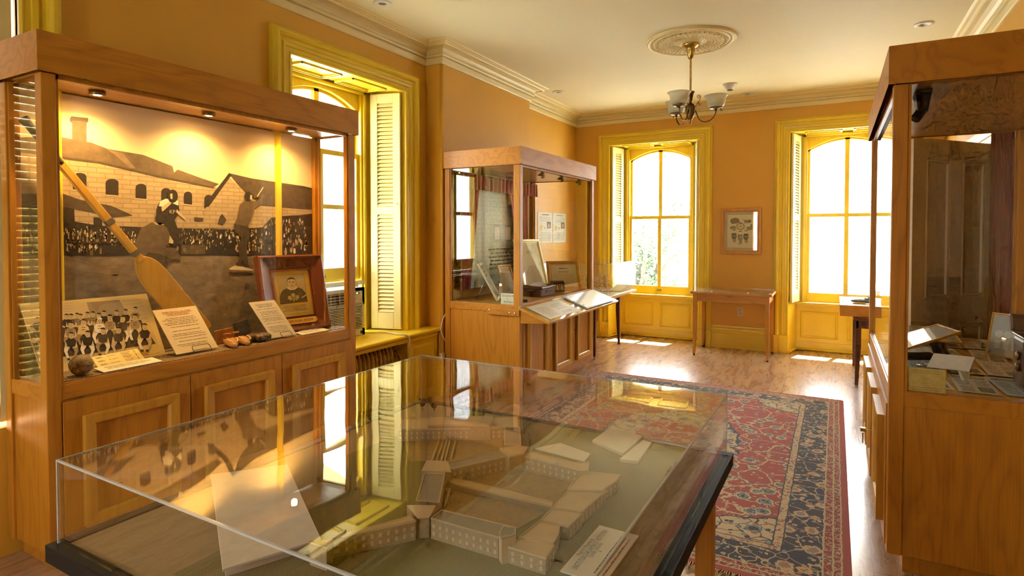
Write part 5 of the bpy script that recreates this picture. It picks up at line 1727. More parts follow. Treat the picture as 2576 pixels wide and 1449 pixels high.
for vv in (0.36, 0.26, 0.16): A.scribble(Wc * 0.12, Hc * vv, Wc * 0.88, Hc * (vv - 0.06), 1, ink, 2, 0.6, False)
tag(A.done('label_card'), 'white title card lying in the near right corner under the foreground cover', 'card')

# white boxes and papers lying round the model
c_ = [at(x, y, 'Z', TZ + 0.042) for x, y in ((530, 1193), (722, 1168), (808, 1355), (560, 1432))]
wb_ = MB()
wp = flat((0.74, 0.70, 0.62), 0.6, 0, 'white_board')
wb_.prism([(p.x, p.y) for p in c_], 'z', TZ + 0.0355, TZ + 0.042, 0)
cx_ = sum((p for p in c_), Vector()) / 4
ins = [(cx_.x + (p.x - cx_.x) * 0.94, cx_.y + (p.y - cx_.y) * 0.94) for p in c_]
wb_.prism(ins, 'z', ZB + 0.001, TZ + 0.0355, 0)
wbo = wb_.build('flat_white_box', wp, None, 0.001)
tag(wbo, 'flat white card box left of the prison model under the foreground cover', 'box')
def sheet(pts, z, t, nm, label, cat, m=paper):
    q = [at(x, y, 'Z', z) for x, y in pts]
    o = MB().prism([(p.x, p.y) for p in q], 'z', z - t, z, 0).build(nm, m, None)
    return tag(o, label, cat)
bk_ = thing('open_booklet', at(1600, 1130, 'Z', ZB), 'open white booklet lying at the far right corner under the foreground cover', 'booklet')
for a, b, c, d, n_ in (((1490, 1107), (1541, 1071), (1617, 1098), (1567, 1141), 'page'), ((1559, 1154), (1617, 1106), (1640, 1112), (1604, 1160), 'page')):
    q = [at(x, y, 'Z', ZB + 0.012) for x, y in (a, b, c, d)]
    MB().prism([(p.x, p.y) for p in q], 'z', ZB + 0.001, ZB + 0.012, 0).build(n_, paper, bk_, 0.001)
sheet([(1342, 1128), (1409, 1114), (1486, 1141), (1470, 1160)], ZB + 0.0045, 0.003, 'paper_sheet', 'white paper sheet lying behind the model between it and the booklet', 'paper', paper)
# ================================================================== inside the middle cabinet
MD = 0.902
MDZ = MD + 0.0015
velm, nt, bs = newmat('crimson_drape')
v = coords(nt)
nt.links.new(ramp(nt, noise(nt, v, 30, 3), [(0.3, (0.30, 0.022, 0.028)), (0.7, (0.42, 0.035, 0.04))]), bs.inputs['Base Color'])
bs.inputs['Roughness'].default_value = 0.8
bs.inputs['Sheen Weight'].default_value = 0.4
def cloth(yz_top, yz_bot, x0, amp, n, freq, name, parent=None, th=0.004, ph=0.0, rows=12):
    vs, fs = [], []
    for j in range(rows + 1):
        t = j / rows
        for k in range(n + 1):
            s_ = k / n
            y = (yz_top[0][0] + (yz_top[1][0] - yz_top[0][0]) * s_) * (1 - t) + (yz_bot[0][0] + (yz_bot[1][0] - yz_bot[0][0]) * s_) * t
            z = (yz_top[0][1] + (yz_top[1][1] - yz_top[0][1]) * s_) * (1 - t) + (yz_bot[0][1] + (yz_bot[1][1] - yz_bot[0][1]) * s_) * t
            x = x0 + amp * math.sin(freq * s_ * 2 * PI + ph + 0.6 * t) + amp * 0.4 * math.sin(2.3 * freq * s_ * 2 * PI + 1)
            vs.append((x, y, z))
    w_ = n + 1
    for j in range(rows):
        for k in range(n):
            fs.append((j * w_ + k, j * w_ + k + 1, (j + 1) * w_ + k + 1, (j + 1) * w_ + k))
    mb = MB().add(vs, fs, 0, True)
    o = mb.build(name, velm, parent, 0, False)
    m = o.modifiers.new('thickness', 'SOLIDIFY')
    m.thickness = th
    return o
dr = thing('stage_curtain', (-3.10, 5.4, 2.13), 'crimson curtain with gathered valance hung along the back of the middle cabinet', 'curtain')
cloth([(4.66, 2.135), (6.28, 2.135)], [(4.66, 1.985), (6.28, 1.985)], -3.128, 0.008, 160, 20, 'valance', dr, 0.004, 0.0, 5)
cloth([(4.70, 2.10), (5.06, 2.10)], [(4.70, 1.00), (4.86, 1.00)], -3.158, 0.010, 60, 5, 'drape', dr)
cloth([(5.62, 2.10), (6.12, 2.10)], [(5.92, 1.02), (6.10, 1.02)], -3.158, 0.010, 60, 6, 'drape', dr)
MB().tube([(-3.143, 4.65, 2.128), (-3.143, 6.29, 2.128)], 0.008, 8).build('curtain_rod', brass, dr)
# pale picture of a stone front behind the parted drapes
A = Art((-3.190, 4.75, 1.0), (0, 1, 0), (0, 0, 1))
pst = flat((0.52, 0.56, 0.42), 0.6, 0, 'pale_stone_print', scale=40, var=0.12)
pst2 = flat((0.30, 0.34, 0.27), 0.6, 0, 'grey_stone_print')
A.slab(1.25, 1.08, 0.006, pst)
rnd = random.Random(8)
for r_ in range(22):
    v0 = 0.02 + r_ * 0.048
    A.rect(0.0, v0, 1.25, v0 + 0.003, pst2, 1)
    u0 = rnd.uniform(0, 0.08)
    while u0 < 1.24:
        A.rect(u0, v0, u0 + 0.003, v0 + 0.048, pst2, 1)
        u0 += rnd.uniform(0.07, 0.14)
for u0 in (0.62, 0.86):
    A.rect(u0, 0.46, u0 + 0.15, 0.64, pst2, 2)
    A.rect(u0 + 0.02, 0.48, u0 + 0.13, 0.62, paper, 3)
A.scribble(0.50, 0.40, 1.1, 0.16, 6, ink, 2, 0.5)
tag(A.done('stone_front_print'), 'pale printed panel of a stone prison front behind the crimson curtain', 'picture panel')

def framed(nm, O, U, V, W, H_, fw, fm, prints, label, cat='framed picture', dep=0.022):
    U, V = U.normalized(), V.normalized()
    N = U.cross(V)
    r = thing(nm, O, label, cat)
    M = Matrix(((U.x, -N.x, V.x, O.x), (U.y, -N.y, V.y, O.y), (U.z, -N.z, V.z, O.z), (0, 0, 0, 1)))
    MB().frame4(fw, W - fw, fw, H_ - fw, [(0, 0.006), (0, dep * 0.7), (fw * 0.25, dep * 0.75), (fw * 0.45, dep), (fw * 0.9, dep), (fw, dep * 0.7), (fw, 0), (0, 0)], 0, M).build('frame', fm, r)
    A = Art(O + U * (fw - 0.003) + V * (fw - 0.003) + N * 0.009, U, V)
    A.w, A.h = W - 2 * fw + 0.006, H_ - 2 * fw + 0.006
    prints(A)
    A.done('print', r)
    g = MB().hexa([O + U * a + V * b + N * d for d in (0.0115, 0.0135) for a, b in ((fw - 0.001, fw - 0.001), (W - fw + 0.001, fw - 0.001), (W - fw + 0.001, H_ - fw + 0.001), (fw - 0.001, H_ - fw + 0.001))])
    g.build('picture_glass', glass, r)
    return r
goldm = flat((0.62, 0.48, 0.10), 0.35, 0.2, 'gilt', var=0.1)
tanp = flat((0.72, 0.62, 0.36), 0.6, 0, 'buff_print', var=0.04)
def p_port(A):
    A.slab(A.w, A.h, 0.003, flat((0.80, 0.72, 0.46), 0.6, 0, 'buff_mat', var=0.03))
    A.rect(A.w * 0.07, A.h * 0.05, A.w * 0.93, A.h * 0.95, tanp, 1)
    g1 = flat((0.50, 0.43, 0.24), 0.6, 0, 'pencil_shade')
    A.poly([(A.w * a, A.h * b) for a, b in ((0.15, 0.05), (0.2, 0.35), (0.36, 0.48), (0.62, 0.50), (0.80, 0.36), (0.86, 0.05))], g1, 2)
    A.ell(A.w * 0.50, A.h * 0.66, A.w * 0.17, A.h * 0.15, tanp, 3, 20)
    A.ell(A.w * 0.50, A.h * 0.74, A.w * 0.175, A.h * 0.09, g1, 4, 16, 0, 180)
    for q in range(14):
        A.line([(A.w * (0.25 + 0.04 * q), A.h * 0.08), (A.w * (0.38 + 0.018 * q), A.h * 0.46)], 0.0015, tanp, 3)
lo = leaner((-2.945, 5.60), (-2.925, 6.165), MDZ, 14.0)
framed('framed_portrait', lo[0], lo[1], lo[2], lo[3], 0.595, 0.042, goldm, p_port, 'large gilt framed pencil portrait, tallest frame inside the middle cabinet')
def p_cert(A):
    A.slab(A.w, A.h, 0.003, tanp)
    A.line([(A.w * .05, A.h * .06), (A.w * .95, A.h * .06), (A.w * .95, A.h * .94), (A.w * .05, A.h * .94), (A.w * .05, A.h * .06)], 0.0015, inkfade, 1)
    A.scribble(A.w * 0.34, A.h * 0.86, A.w * 0.66, A.h * 0.78, 1, ink, 2, 0.6, False)
    A.scribble(A.w * 0.30, A.h * 0.70, A.w * 0.70, A.h * 0.64, 1, ink, 2, 0.6, False)
    A.scribble(A.w * 0.10, A.h * 0.60, A.w * 0.90, A.h * 0.10, 8, inkfade, 2, 0.25)
lo = leaner((-2.790, 5.905), (-2.515, 6.190), MDZ, 18.0)
framed('framed_certificate', lo[0], lo[1], lo[2], lo[3], 0.345, 0.042, oakx, p_cert, 'oak framed certificate standing at the right end inside the middle cabinet')
# small dark group photograph before it
lo = leaner((-2.715, 5.800), (-2.600, 5.915), MDZ, 18.0)
A = Art(lo[0] + lo[2] * 0.002, lo[1], lo[2])
A.slab(0.163, 0.128, 0.003, sep_dark)
for k in range(5):
    u0 = 0.03 + k * 0.026
    A.poly([(u0 - 0.011, 0.02), (u0 - 0.010, 0.07), (u0 + 0.010, 0.07), (u0 + 0.012, 0.02)], (sep_lt, sep_mid)[k % 2], 1)
    A.ell(u0, 0.082, 0.008, 0.011, sep_lt, 2, 10)
tag(A.done('group_photograph'), 'small dark group photograph propped before the oak framed certificate', 'photograph')
# narrow silver-green frame standing on a prop, side on
lo = leaner((-2.800, 4.765), (-2.925, 5.03), MDZ, 28.0)
def p_plain(A):
    A.slab(A.w, A.h, 0.003, flat((0.42, 0.50, 0.42), 0.5, 0, 'pale_green_print'))
    A.scribble(A.w * .1, A.h * .9, A.w * .9, A.h * .5, 8, inkfade, 1)
r_ = framed('prop_frame', lo[0], lo[1], lo[2], lo[3], 0.40, 0.024, flat((0.55, 0.50, 0.32), 0.35, 0.5, 'champagne_frame'), p_plain, 'thin champagne frame leaning on a strut, leftmost inside the middle cabinet')
cN = lo[1].cross(lo[2])
pm = lo[0] + lo[1] * 0.18 + lo[2] * 0.24 - cN * 0.003
MB().tube([pm, Vector((pm.x - 0.10, pm.y - 0.03, MDZ + 0.003))], 0.004, 6).build('strut', steel, r_)
# clear acrylic stand with a white sheet
lo = leaner((-3.03, 5.19), (-2.925, 5.215), MDZ + 0.001, 14.0)
st_ = thing('acrylic_stand', lo[0], 'clear acrylic stand holding a white sheet beside the leftmost frame in the middle cabinet', 'display stand')
N = lo[1].cross(lo[2])
q = lambda u, v_, d: lo[0] + lo[1] * u + lo[2] * v_ + N * d
MB().hexa([q(u, v_, d) for d in (0.002, 0.005) for u, v_ in ((0, 0), (0.115, 0), (0.115, 0.26), (0, 0.26))]).build('upright', acrylic, st_)
MB().hexa([q(u, v_, d) for d in (-0.002, 0.001) for u, v_ in ((0.005, 0.01), (0.11, 0.01), (0.11, 0.25), (0.005, 0.25))]).build('white_sheet', white, st_)
# honey framed sheet
lo = leaner((-3.045, 5.50), (-3.048, 5.76), MDZ, 15.0) 
def p_let(A):
    A.slab(A.w, A.h, 0.003, flat((0.76, 0.74, 0.58), 0.6, 0, 'letter_paper'))
    A.scribble(A.w * .12, A.h * .92, A.w * .88, A.h * .30, 12, inkfade, 1, 0.3)
    A.ell(A.w * .3, A.h * .16, A.w * .13, A.h * .09, inkfade, 1, 18)
lo = leaner((-2.99, 5.265), (-2.985, 5.525), MDZ, 20.0)
framed('framed_letter', lo[0], lo[1], lo[2], lo[3], 0.325, 0.026, loakz, p_let, 'light oak framed letter with a seal standing behind the small notice card')
# notice card against the left glass
A = Art((-2.665, 4.6135, MDZ + 0.002), (1, 0, 0), (0, 0, 1))
A.slab(0.145, 0.10, 0.002, flat((0.72, 0.72, 0.50), 0.6, 0, 'notice_paper'))
A.scribble(0.012, 0.09, 0.133, 0.068, 2, ink, 1, 0.4, False)
A.ell(0.072, 0.052, 0.013, 0.010, inkfade, 1, 20)
A.ell(0.072, 0.052, 0.011, 0.008, flat((0.72, 0.72, 0.50), 0.6, 0, 'notice_paper'), 2, 20)
A.scribble(0.03, 0.032, 0.125, 0.012, 2, ink, 1, 0.4, False)
tag(A.done('notice_card'), 'small pale notice card fixed inside the left glass of the middle cabinet', 'card')
# dark leather case and old book
bx = thing('leather_case', (-2.72, 5.45, MDZ), 'dark brown leather case lying before the gilt portrait in the middle cabinet', 'case')
dkl = flat((0.055, 0.028, 0.016), 0.35, 0, 'dark_case_leather', scale=30, var=0.3)
MB().box((-2.80, 5.30, MDZ), (-2.60, 5.66, MDZ + 0.075)).build('body', dkl, bx, 0.010)
lid = MB().hexa([(-2.81, 5.29, MDZ + 0.0765), (-2.585, 5.32, MDZ + 0.0765), (-2.60, 5.68, MDZ + 0.0765), (-2.82, 5.66, MDZ + 0.0765), (-2.80, 5.30, MDZ + 0.118), (-2.60, 5.33, MDZ + 0.10), (-2.61, 5.66, MDZ + 0.10), (-2.81, 5.65, MDZ + 0.125)])
lid.build('flap', dkl, bx, 0.012)
MB().tube(bez([(-2.592, 5.40, MDZ + 0.05), (-2.575, 5.43, MDZ + 0.06), (-2.575, 5.50, MDZ + 0.06), (-2.592, 5.53, MDZ + 0.05)], 5), 0.006, 8).build('handle', dkl, bx)
MB().ball((-2.70, 5.245, MDZ + 0.041), 0.04, 16, 10, 0, 0.35, 1, 1).build('round_box_tmp', dkl, None) if False else None
dsk = MB().lathe([(0, 0), (0.036, 0.0), (0.040, 0.006), (0.040, 0.020), (0.036, 0.026), (0, 0.026)], (-2.56, 4.86, MDZ), 20)
tag(dsk.build('round_tin', dkl, None), 'dark round tin on the deck behind the front corner post of the middle cabinet', 'tin')
for k, (x, y, a, w_, h_, l_) in enumerate(((-2.60, 5.06, 0.15, 0.20, 0.14, 'buff paper sheet lying left of the dark leather case in the middle cabinet'), (-2.56, 5.78, -0.2, 0.17, 0.12, 'buff paper sheet lying right of the dark leather case in the middle cabinet'))):
    A = Art((x, y, MDZ + 0.003), (-math.sin(a), math.cos(a), 0), (-math.cos(a), -math.sin(a), 0))
    A.slab(w_, h_, 0.002, tanp)
    A.scribble(w_ * .1, h_ * .9, w_ * .9, h_ * .1, 6, inkfade, 1, 0.3)
    tag(A.done('paper_sheet'), l_, 'paper', 'papers on the middle cabinet deck')
# two pinned notices on the left wall beyond
for k in range(2):
    A = Art((XL + 0.004, (6.99, 7.46)[k], 1.42), (0, 1, 0), (0, 0, 1))
    A.slab(0.455, 0.42, 0.002, flat((0.82, 0.80, 0.70), 0.7, 0, 'notice_white', var=0.02))
    A.scribble(0.12, 0.395, 0.34, 0.375, 1, ink, 1, 0.6, False)
    A.scribble(0.04, 0.36, 0.42, 0.29, 4, inkfade, 1, 0.3)
    A.rect(0.28, 0.20, 0.40, 0.29, sep_dark, 1)
    A.ell(0.34, 0.24, 0.03, 0.035, flat((0.75, 0.35, 0.10), 0.6, 0, 'orange_print'), 2)
    A.rect(0.06, 0.17, 0.14, 0.24, flat((0.70, 0.42, 0.05), 0.6, 0, 'amber_print'), 1)
    A.line([(0.18, 0.22), (0.22, 0.19)], 0.012, ink, 1)
    A.scribble(0.04, 0.15, 0.42, 0.03, 6, inkfade, 1, 0.3)
    tag(A.done('wall_notice'), ('white wall notice on the left wall, left one of the pair beyond the middle cabinet', 'white wall notice on the left wall, right one of the pair nearer the corner')[k], 'notice', 'notices on the left wall')

# ------------------------------------------------------------------ ring binder on the reading shelf
def sp(y, t, d=0.0):
    p = on_shelf(y - 4.58, t, d)           # cabinet space -> world
    return Vector((-2.45 - p.y, 4.58 + p.x, p.z))
bi = thing('ring_binder', sp(5.5, 0.5), 'open ring binder page stand with white sleeves on the sloping shelf', 'binder')
MB().hexa([sp(y, t, d) for d in (0.0062, 0.0102) for y, t in ((5.43, 0.10), (5.465, 0.10), (5.465, 0.93), (5.43, 0.93))]).build('spine_bar', steel, bi)
for t in (0.20, 0.52, 0.82):
    c = sp(5.447, t, 0.010)
    n = (sp(5.4, 0.5, 0.1) - sp(5.4, 0.5, 0)).normalized()
    pts = [c + Vector((0, 1, 0)) * 0.026 * math.cos(a) + n * 0.030 * math.sin(a) for a in [PI * k / 12 for k in range(13)]]
    MB().tube(pts, 0.0026, 8).build('ring', steel, bi)
wpg = flat((0.86, 0.86, 0.83), 0.18, 0, 'plastic_sleeve', var=0.02)
for k in range(3):
    o_ = 0.0108 + k * 0.003
    MB().hexa([sp(y, t, d) for d in (o_, o_ + 0.0022) for y, t in ((5.455, 0.06 + 0.02 * k), (6.31 - 0.03 * k, 0.05), (6.33 - 0.04 * k, 0.93), (5.455, 0.92))]).build('page', wpg, bi)
A = Art(sp(4.62, 0.10, 0.0058), (0, 1, 0), sp(4.62, 1, 0) - sp(4.62, 0, 0))
pgm = flat((0.80, 0.76, 0.66), 0.3, 0, 'shelf_page', var=0.02)
A.slab(0.70, 0.26, 0.0006, pgm)
A.scribble(0.05, 0.23, 0.30, 0.03, 9, inkfade, 1, 0.25)
A.scribble(0.36, 0.23, 0.62, 0.03, 9, inkfade, 1, 0.25)
tag(A.done('printed_page'), 'printed buff page lying on the left half of the sloping shelf', 'paper')

# ================================================================== inside the right cabinet
RD = 0.839
RDZ = RD + 0.0015
rnd = random.Random(12)
newsc = [(0.62, 0.50, 0.32), (0.58, 0.47, 0.30), (0.50, 0.42, 0.30), (0.66, 0.54, 0.34), (0.55, 0.22, 0.16), (0.36, 0.46, 0.46), (0.60, 0.50, 0.36), (0.45, 0.36, 0.24), (0.63, 0.55, 0.40)]
col_names = ['buff', 'tan', 'drab', 'straw coloured', 'pink', 'blue grey', 'sandy', 'brown', 'cream']
k = 0
places = [(0.60, 4.66, 'second', 'far'), ]
for row in range(4):
    for c_ in range(4):
        x = 0.335 + c_ * 0.168 + rnd.uniform(-0.01, 0.01) + row * 0.012
        y = 3.26 + row * 0.40 + rnd.uniform(-0.01, 0.01)
        a = rnd.uniform(-0.10, 0.10)
        ci = (row * 5 + c_ * 2 + (c_ == 2)) % 9
        A = Art((x, y, RDZ + 0.0012 + 0.0022 * (c_ + 4 * (row % 2)) * 0.6), (math.cos(a), math.sin(a), 0), (-math.sin(a), math.cos(a), 0))
        m = flat(newsc[ci], 0.75, 0, 'newsprint_' + col_names[ci].split()[0], var=0.08)
        A.slab(0.150, 0.375, 0.0008, m)
        A.rect(0.012, 0.30, 0.138, 0.345, flat(tuple(q * 0.45 for q in newsc[ci]), 0.75, 0, 'newsprint_head'), 1) if (k % 3) else A.text('TIMES', 0.075, 0.31, 0.036, ink, 1, 'CENTER', 0.12)
        A.scribble(0.012, 0.28, 0.07, 0.02, 14, ink, 1, 0.35)
        A.scribble(0.08, 0.28, 0.138, 0.15, 8, ink, 1, 0.35)
        A.rect(0.082, 0.03, 0.136, 0.13, flat(tuple(q * 0.4 for q in newsc[ci]), 0.75, 0, 'newsprint_cut'), 1)
        tag(A.done('newspaper'), '%s newspaper clipping, %s from left in the %s row, right cabinet' % (col_names[ci], ('first', 'second', 'third', 'fourth')[c_], ('nearest', 'second nearest', 'third nearest', 'farthest')[row]), 'newspaper', 'newspapers laid in the right cabinet')
        k += 1
RZ = RDZ + 0.018
# yellow funding notice behind the front glass
A = Art((0.2935, 3.1660, RDZ + 0.001), (1, 0, 0), (0, 0, 1))
parch, nt, bs = newmat('parchment')
v = coords(nt)
nt.links.new(ramp(nt, noise(nt, v, 40, 4), [(0.3, (0.60, 0.46, 0.10)), (0.7, (0.74, 0.60, 0.18))]), bs.inputs['Base Color'])
bs.inputs['Roughness'].default_value = 0.7
A.slab(0.142, 0.106, 0.002, parch)
A.text('This display is funded in part by your donations through', 0.071, 0.092, 0.006, ink, 2, 'CENTER', 0.118)
A.text('the Friends of the Penitentiary Museum at Kingston Inc.', 0.071, 0.083, 0.006, ink, 2, 'CENTER', 0.118)
A.text('Cette exposition est possible en part des fonds des', 0.075, 0.018, 0.006, ink, 2, 'CENTER', 0.108)
A.text('Amis du Musee du Penitencier de Kingston Inc.', 0.075, 0.008, 0.006, ink, 2, 'CENTER', 0.105)
for a_, b_, m_, l_ in ((0.022, 0.014, inkfade, 1), (0.0212, 0.0132, parch, 2), (0.017, 0.010, inkfade, 3), (0.0165, 0.0095, parch, 4)): A.ell(0.066, 0.050, a_, b_, m_, l_, 28)
A.scribble(0.056, 0.057, 0.076, 0.043, 4, inkfade, 5, 0.5)
tag(A.done('notice_card'), 'yellow parchment notice with an oval crest inside the near glass of the right cabinet', 'card')
# brown leather camera case with clasps
cc = thing('leather_case', (0.86, 3.39, RZ), 'tall dark brown leather case with metal lip at the right edge of the picture', 'case')
cl_ = flat((0.075, 0.032, 0.018), 0.32, 0, 'trunk_leather', scale=25, var=0.3)
MB().box((0.735, 3.34, RZ), (1.03, 3.52, RZ + 0.22)).build('body', cl_, cc, 0.014)
MB().box((0.732, 3.335, RZ + 0.222), (1.033, 3.525, RZ + 0.232)).build('metal_lip', steel, cc, 0.003)
MB().hexa([(0.725, 3.50, RZ + 0.234), (1.03, 3.50, RZ + 0.234), (1.03, 3.53, RZ + 0.234), (0.725, 3.53, RZ + 0.234), (0.722, 3.515, RZ + 0.315), (1.03, 3.515, RZ + 0.315), (1.03, 3.545, RZ + 0.315), (0.722, 3.545, RZ + 0.315)]).build('lid', cl_, cc, 0.008)
for z in (RZ + 0.09, RZ + 0.14): MB().ball((0.728, 3.40, z), 0.016, 12, 8, 0, 0.7, 0.8, 1.3).build('clasp', darkbrass, cc)
# framed photograph leaning behind the trunk
lo = leaner((0.765, 4.22), (0.905, 4.10), RZ, 14.0)
def p_grey(A):
    A.slab(A.w, A.h, 0.003, flat((0.36, 0.40, 0.38), 0.5, 0, 'grey_photo'))
    for q in range(3): A.ell(A.w * (0.25 + 0.25 * q), A.h * 0.52, A.w * 0.12, A.h * 0.09, flat((0.55, 0.58, 0.54), 0.5, 0, 'grey_photo_light'), 1)
    for q in range(3): A.rect(A.w * (0.17 + 0.25 * q), A.h * 0.16, A.w * (0.32 + 0.25 * q), A.h * 0.36, flat((0.55, 0.58, 0.54), 0.5, 0, 'grey_photo_light'), 1)
framed('framed_photograph', lo[0], lo[1], lo[2], lo[3], 0.245, 0.010, loakz, p_grey, 'small grey photograph in a thin light frame leaning behind the leather case', 'framed picture', 0.014)
# big low frames lying on a black rest
def slope_frame(nm, pts, h0, h1, fm, label):
    O, U, V = pts
    U_, V_ = U.normalized(), V.normalized()
    def pr(A):
        A.slab(A.w, A.h, 0.003, flat((0.55, 0.58, 0.55), 0.4, 0, 'silvery_print'))
    return framed(nm, O, U_, V_, U.length, V.length, 0.016, fm, pr, label, 'framed picture', 0.014)
slope_frame('lying_frame', (Vector((0.345, 3.93, RZ + 0.028)), Vector((0.29, 0.17, 0.10)), Vector((-0.075, 0.28, 0.0))), 0, 0, loakx, 'thin oak frame tilted on the black rest in the right cabinet') 
slope_frame('lying_frame', (Vector((0.330, 4.42, RZ + 0.010)), Vector((0.37, 0.04, 0.0)), Vector((-0.03, 0.30, 0.05))), 0, 0, loakx, 'thin oak frame lying flat behind the tilted one in the right cabinet')
MB_ = MB().hexa([(0.50, 4.04, RZ), (0.56, 4.00, RZ), (0.575, 4.03, RZ), (0.515, 4.07, RZ), (0.475, 4.06, RZ + 0.072), (0.535, 4.02, RZ + 0.078), (0.55, 4.05, RZ + 0.078), (0.49, 4.09, RZ + 0.072)])
tag(MB_.build('black_rest', blackm, None, 0.002), 'matt black block propping the tilted oak frame in the right cabinet', 'rest')
# black rod, handcuffs, white easel with sheet
rdm = MB().tube([(0.315, 3.80, RZ + 0.022), (0.46, 3.88, RZ + 0.022), (0.50, 3.90, RZ + 0.018)], [0.022, 0.022, 0.008], 16)
tag(rdm.build('baton', black, None), 'black baton lying below the tilted oak frame in the right cabinet', 'baton')
hc = thing('handcuffs', (0.44, 3.66, RZ), 'metal handcuffs lying behind the white easel sheet in the right cabinet', 'handcuffs')
for dx, dy, nm in ((0.0, 0.0, 'cuff'), (0.085, 0.03, 'cuff')):
    pts = [(0.415 + dx + 0.032 * math.cos(a), 3.66 + dy + 0.030 * math.sin(a), RZ + 0.008 + 0.006 * math.sin(2 * a)) for a in [2 * PI * k / 20 for k in range(21)]]
    MB().tube(pts, 0.006, 8, 0, False).build(nm, steel, hc)
MB().tube([(0.447, 3.665, RZ + 0.008), (0.468, 3.682, RZ + 0.010)], 0.005, 8).build('link', steel, hc)
es = thing('white_easel', (0.52, 3.45, RZ), 'small white easel plate tilted up beside the yellow parchment notice', 'easel')
MB().hexa([(0.40, 3.46, RZ + 0.040), (0.555, 3.40, RZ + 0.046), (0.60, 3.55, RZ + 0.088), (0.445, 3.61, RZ + 0.080), (0.40, 3.457, RZ + 0.046), (0.555, 3.397, RZ + 0.052), (0.60, 3.547, RZ + 0.094), (0.445, 3.607, RZ + 0.086)]).build('plate', white, es, 0.001)
MB().hexa([(0.53, 3.425, RZ), (0.54, 3.42, RZ), (0.57, 3.48, RZ), (0.56, 3.485, RZ), (0.515, 3.428, RZ + 0.042), (0.525, 3.423, RZ + 0.042), (0.57, 3.495, RZ + 0.064), (0.56, 3.50, RZ + 0.064)]).build('leg', acredge, es)
# ================================================================== rug
RX0, RX1, RY0, RY1 = -2.270, 0.086, 2.775, 6.155
rugm, nt, bs = newmat('persian_rug')
tc = nt.nodes.new('ShaderNodeTexCoord')
vec = tc.outputs['Object']
sp_ = nt.nodes.new('ShaderNodeSeparateXYZ')
nt.links.new(vec, sp_.inputs[0])
hx, hy = (RX1 - RX0) / 2, (RY1 - RY0) / 2
M_ = lambda op, a, b=None, c=False: math_(nt, op, a, b, c)
wob = M_('MULTIPLY', M_('SUBTRACT', noise(nt, vec, 26, 2), 0.5), 0.016)
ax_a = M_('ABSOLUTE', sp_.outputs[0]); ay_a = M_('ABSOLUTE', sp_.outputs[1])
ex = M_('SUBTRACT', hx, ax_a); ey = M_('SUBTRACT', hy, ay_a)
d = M_('ADD', M_('MINIMUM', ex, ey), wob)
RED, NAVY, CRM, BLU, RST, DKR = (0.43, 0.062, 0.050), (0.026, 0.036, 0.075), (0.68, 0.53, 0.31), (0.22, 0.32, 0.35), (0.55, 0.20, 0.08), (0.32, 0.036, 0.036)
def voro(scale, feat='F1', rnd=1.0, vv=None, dist='EUCLIDEAN'):
    n = nt.nodes.new('ShaderNodeTexVoronoi')
    n.feature = feat
    if feat != 'DISTANCE_TO_EDGE': n.distance = dist
    n.inputs['Scale'].default_value = scale
    n.inputs['Randomness'].default_value = rnd
    nt.links.new(vv if vv is not None else vec, n.inputs['Vector'])
    return n
def warp(scale, amt):
    n = nt.nodes.new('ShaderNodeTexNoise')
    n.inputs['Scale'].default_value = scale
    n.inputs['Detail'].default_value = 2
    nt.links.new(vec, n.inputs['Vector'])
    s = nt.nodes.new('ShaderNodeVectorMath'); s.operation = 'SCALE'
    s.inputs['Scale'].default_value = amt
    nt.links.new(n.outputs['Color'], s.inputs[0])
    a = nt.nodes.new('ShaderNodeVectorMath'); a.operation = 'ADD'
    nt.links.new(vec, a.inputs[0]); nt.links.new(s.outputs[0], a.inputs[1])
    return a.outputs[0]
w1_, w2_ = warp(9, 0.10), warp(22, 0.035)
# flowers: big, small, vines
def flowers(bgc, sc1, sc2, vine, vinec, c1=CRM, c2=BLU, core=NAVY, petal=RST):
    v1 = voro(sc1, 'F1', 0.85, w2_)
    f1 = v1.outputs['Distance']
    v2 = voro(sc2, 'F1', 1.0, w2_)
    f2 = v2.outputs['Distance']
    ve = voro(vine, 'DISTANCE_TO_EDGE', 1.0, w1_)
    c = mixc(nt, M_('LESS_THAN', ve.outputs['Distance'], 0.026), bgc, vinec)
    # small leaves
    cs = ramp(nt, v2.outputs['Color'], [(0.0, c2), (0.36, c1), (0.62, petal), (0.8, c1)], 'CONSTANT')
    c = mixc(nt, M_('LESS_THAN', f2, 0.30), c, cs)
    c = mixc(nt, M_('LESS_THAN', f2, 0.12), c, core)
    # big flowers with rings
    rr = ramp(nt, M_('ADD', f1, M_('MULTIPLY', M_('SUBTRACT', noise(nt, vec, 70, 1), 0.5), 0.16)), [(0.0, petal), (0.07, core), (0.12, c2), (0.18, core), (0.215, c1), (0.31, core)], 'CONSTANT')
    return mixc(nt, M_('LESS_THAN', f1, 0.335), c, rr)
field = flowers(RED, 6.5, 22.0, 5.0, CRM)
spand = flowers(CRM, 8.0, 22.0, 8.0, NAVY, BLU, NAVY, NAVY, RST)
navyb = flowers(NAVY, 8.0, 27.0, 10.0, CRM, CRM, BLU, RST, RST)
guard = flowers(DKR, 30.0, 46.0, 20.0, CRM, CRM, CRM, NAVY, CRM)
cguard = flowers(CRM, 26.0, 40.0, 18.0, RST, RST, NAVY, BLU, RST)
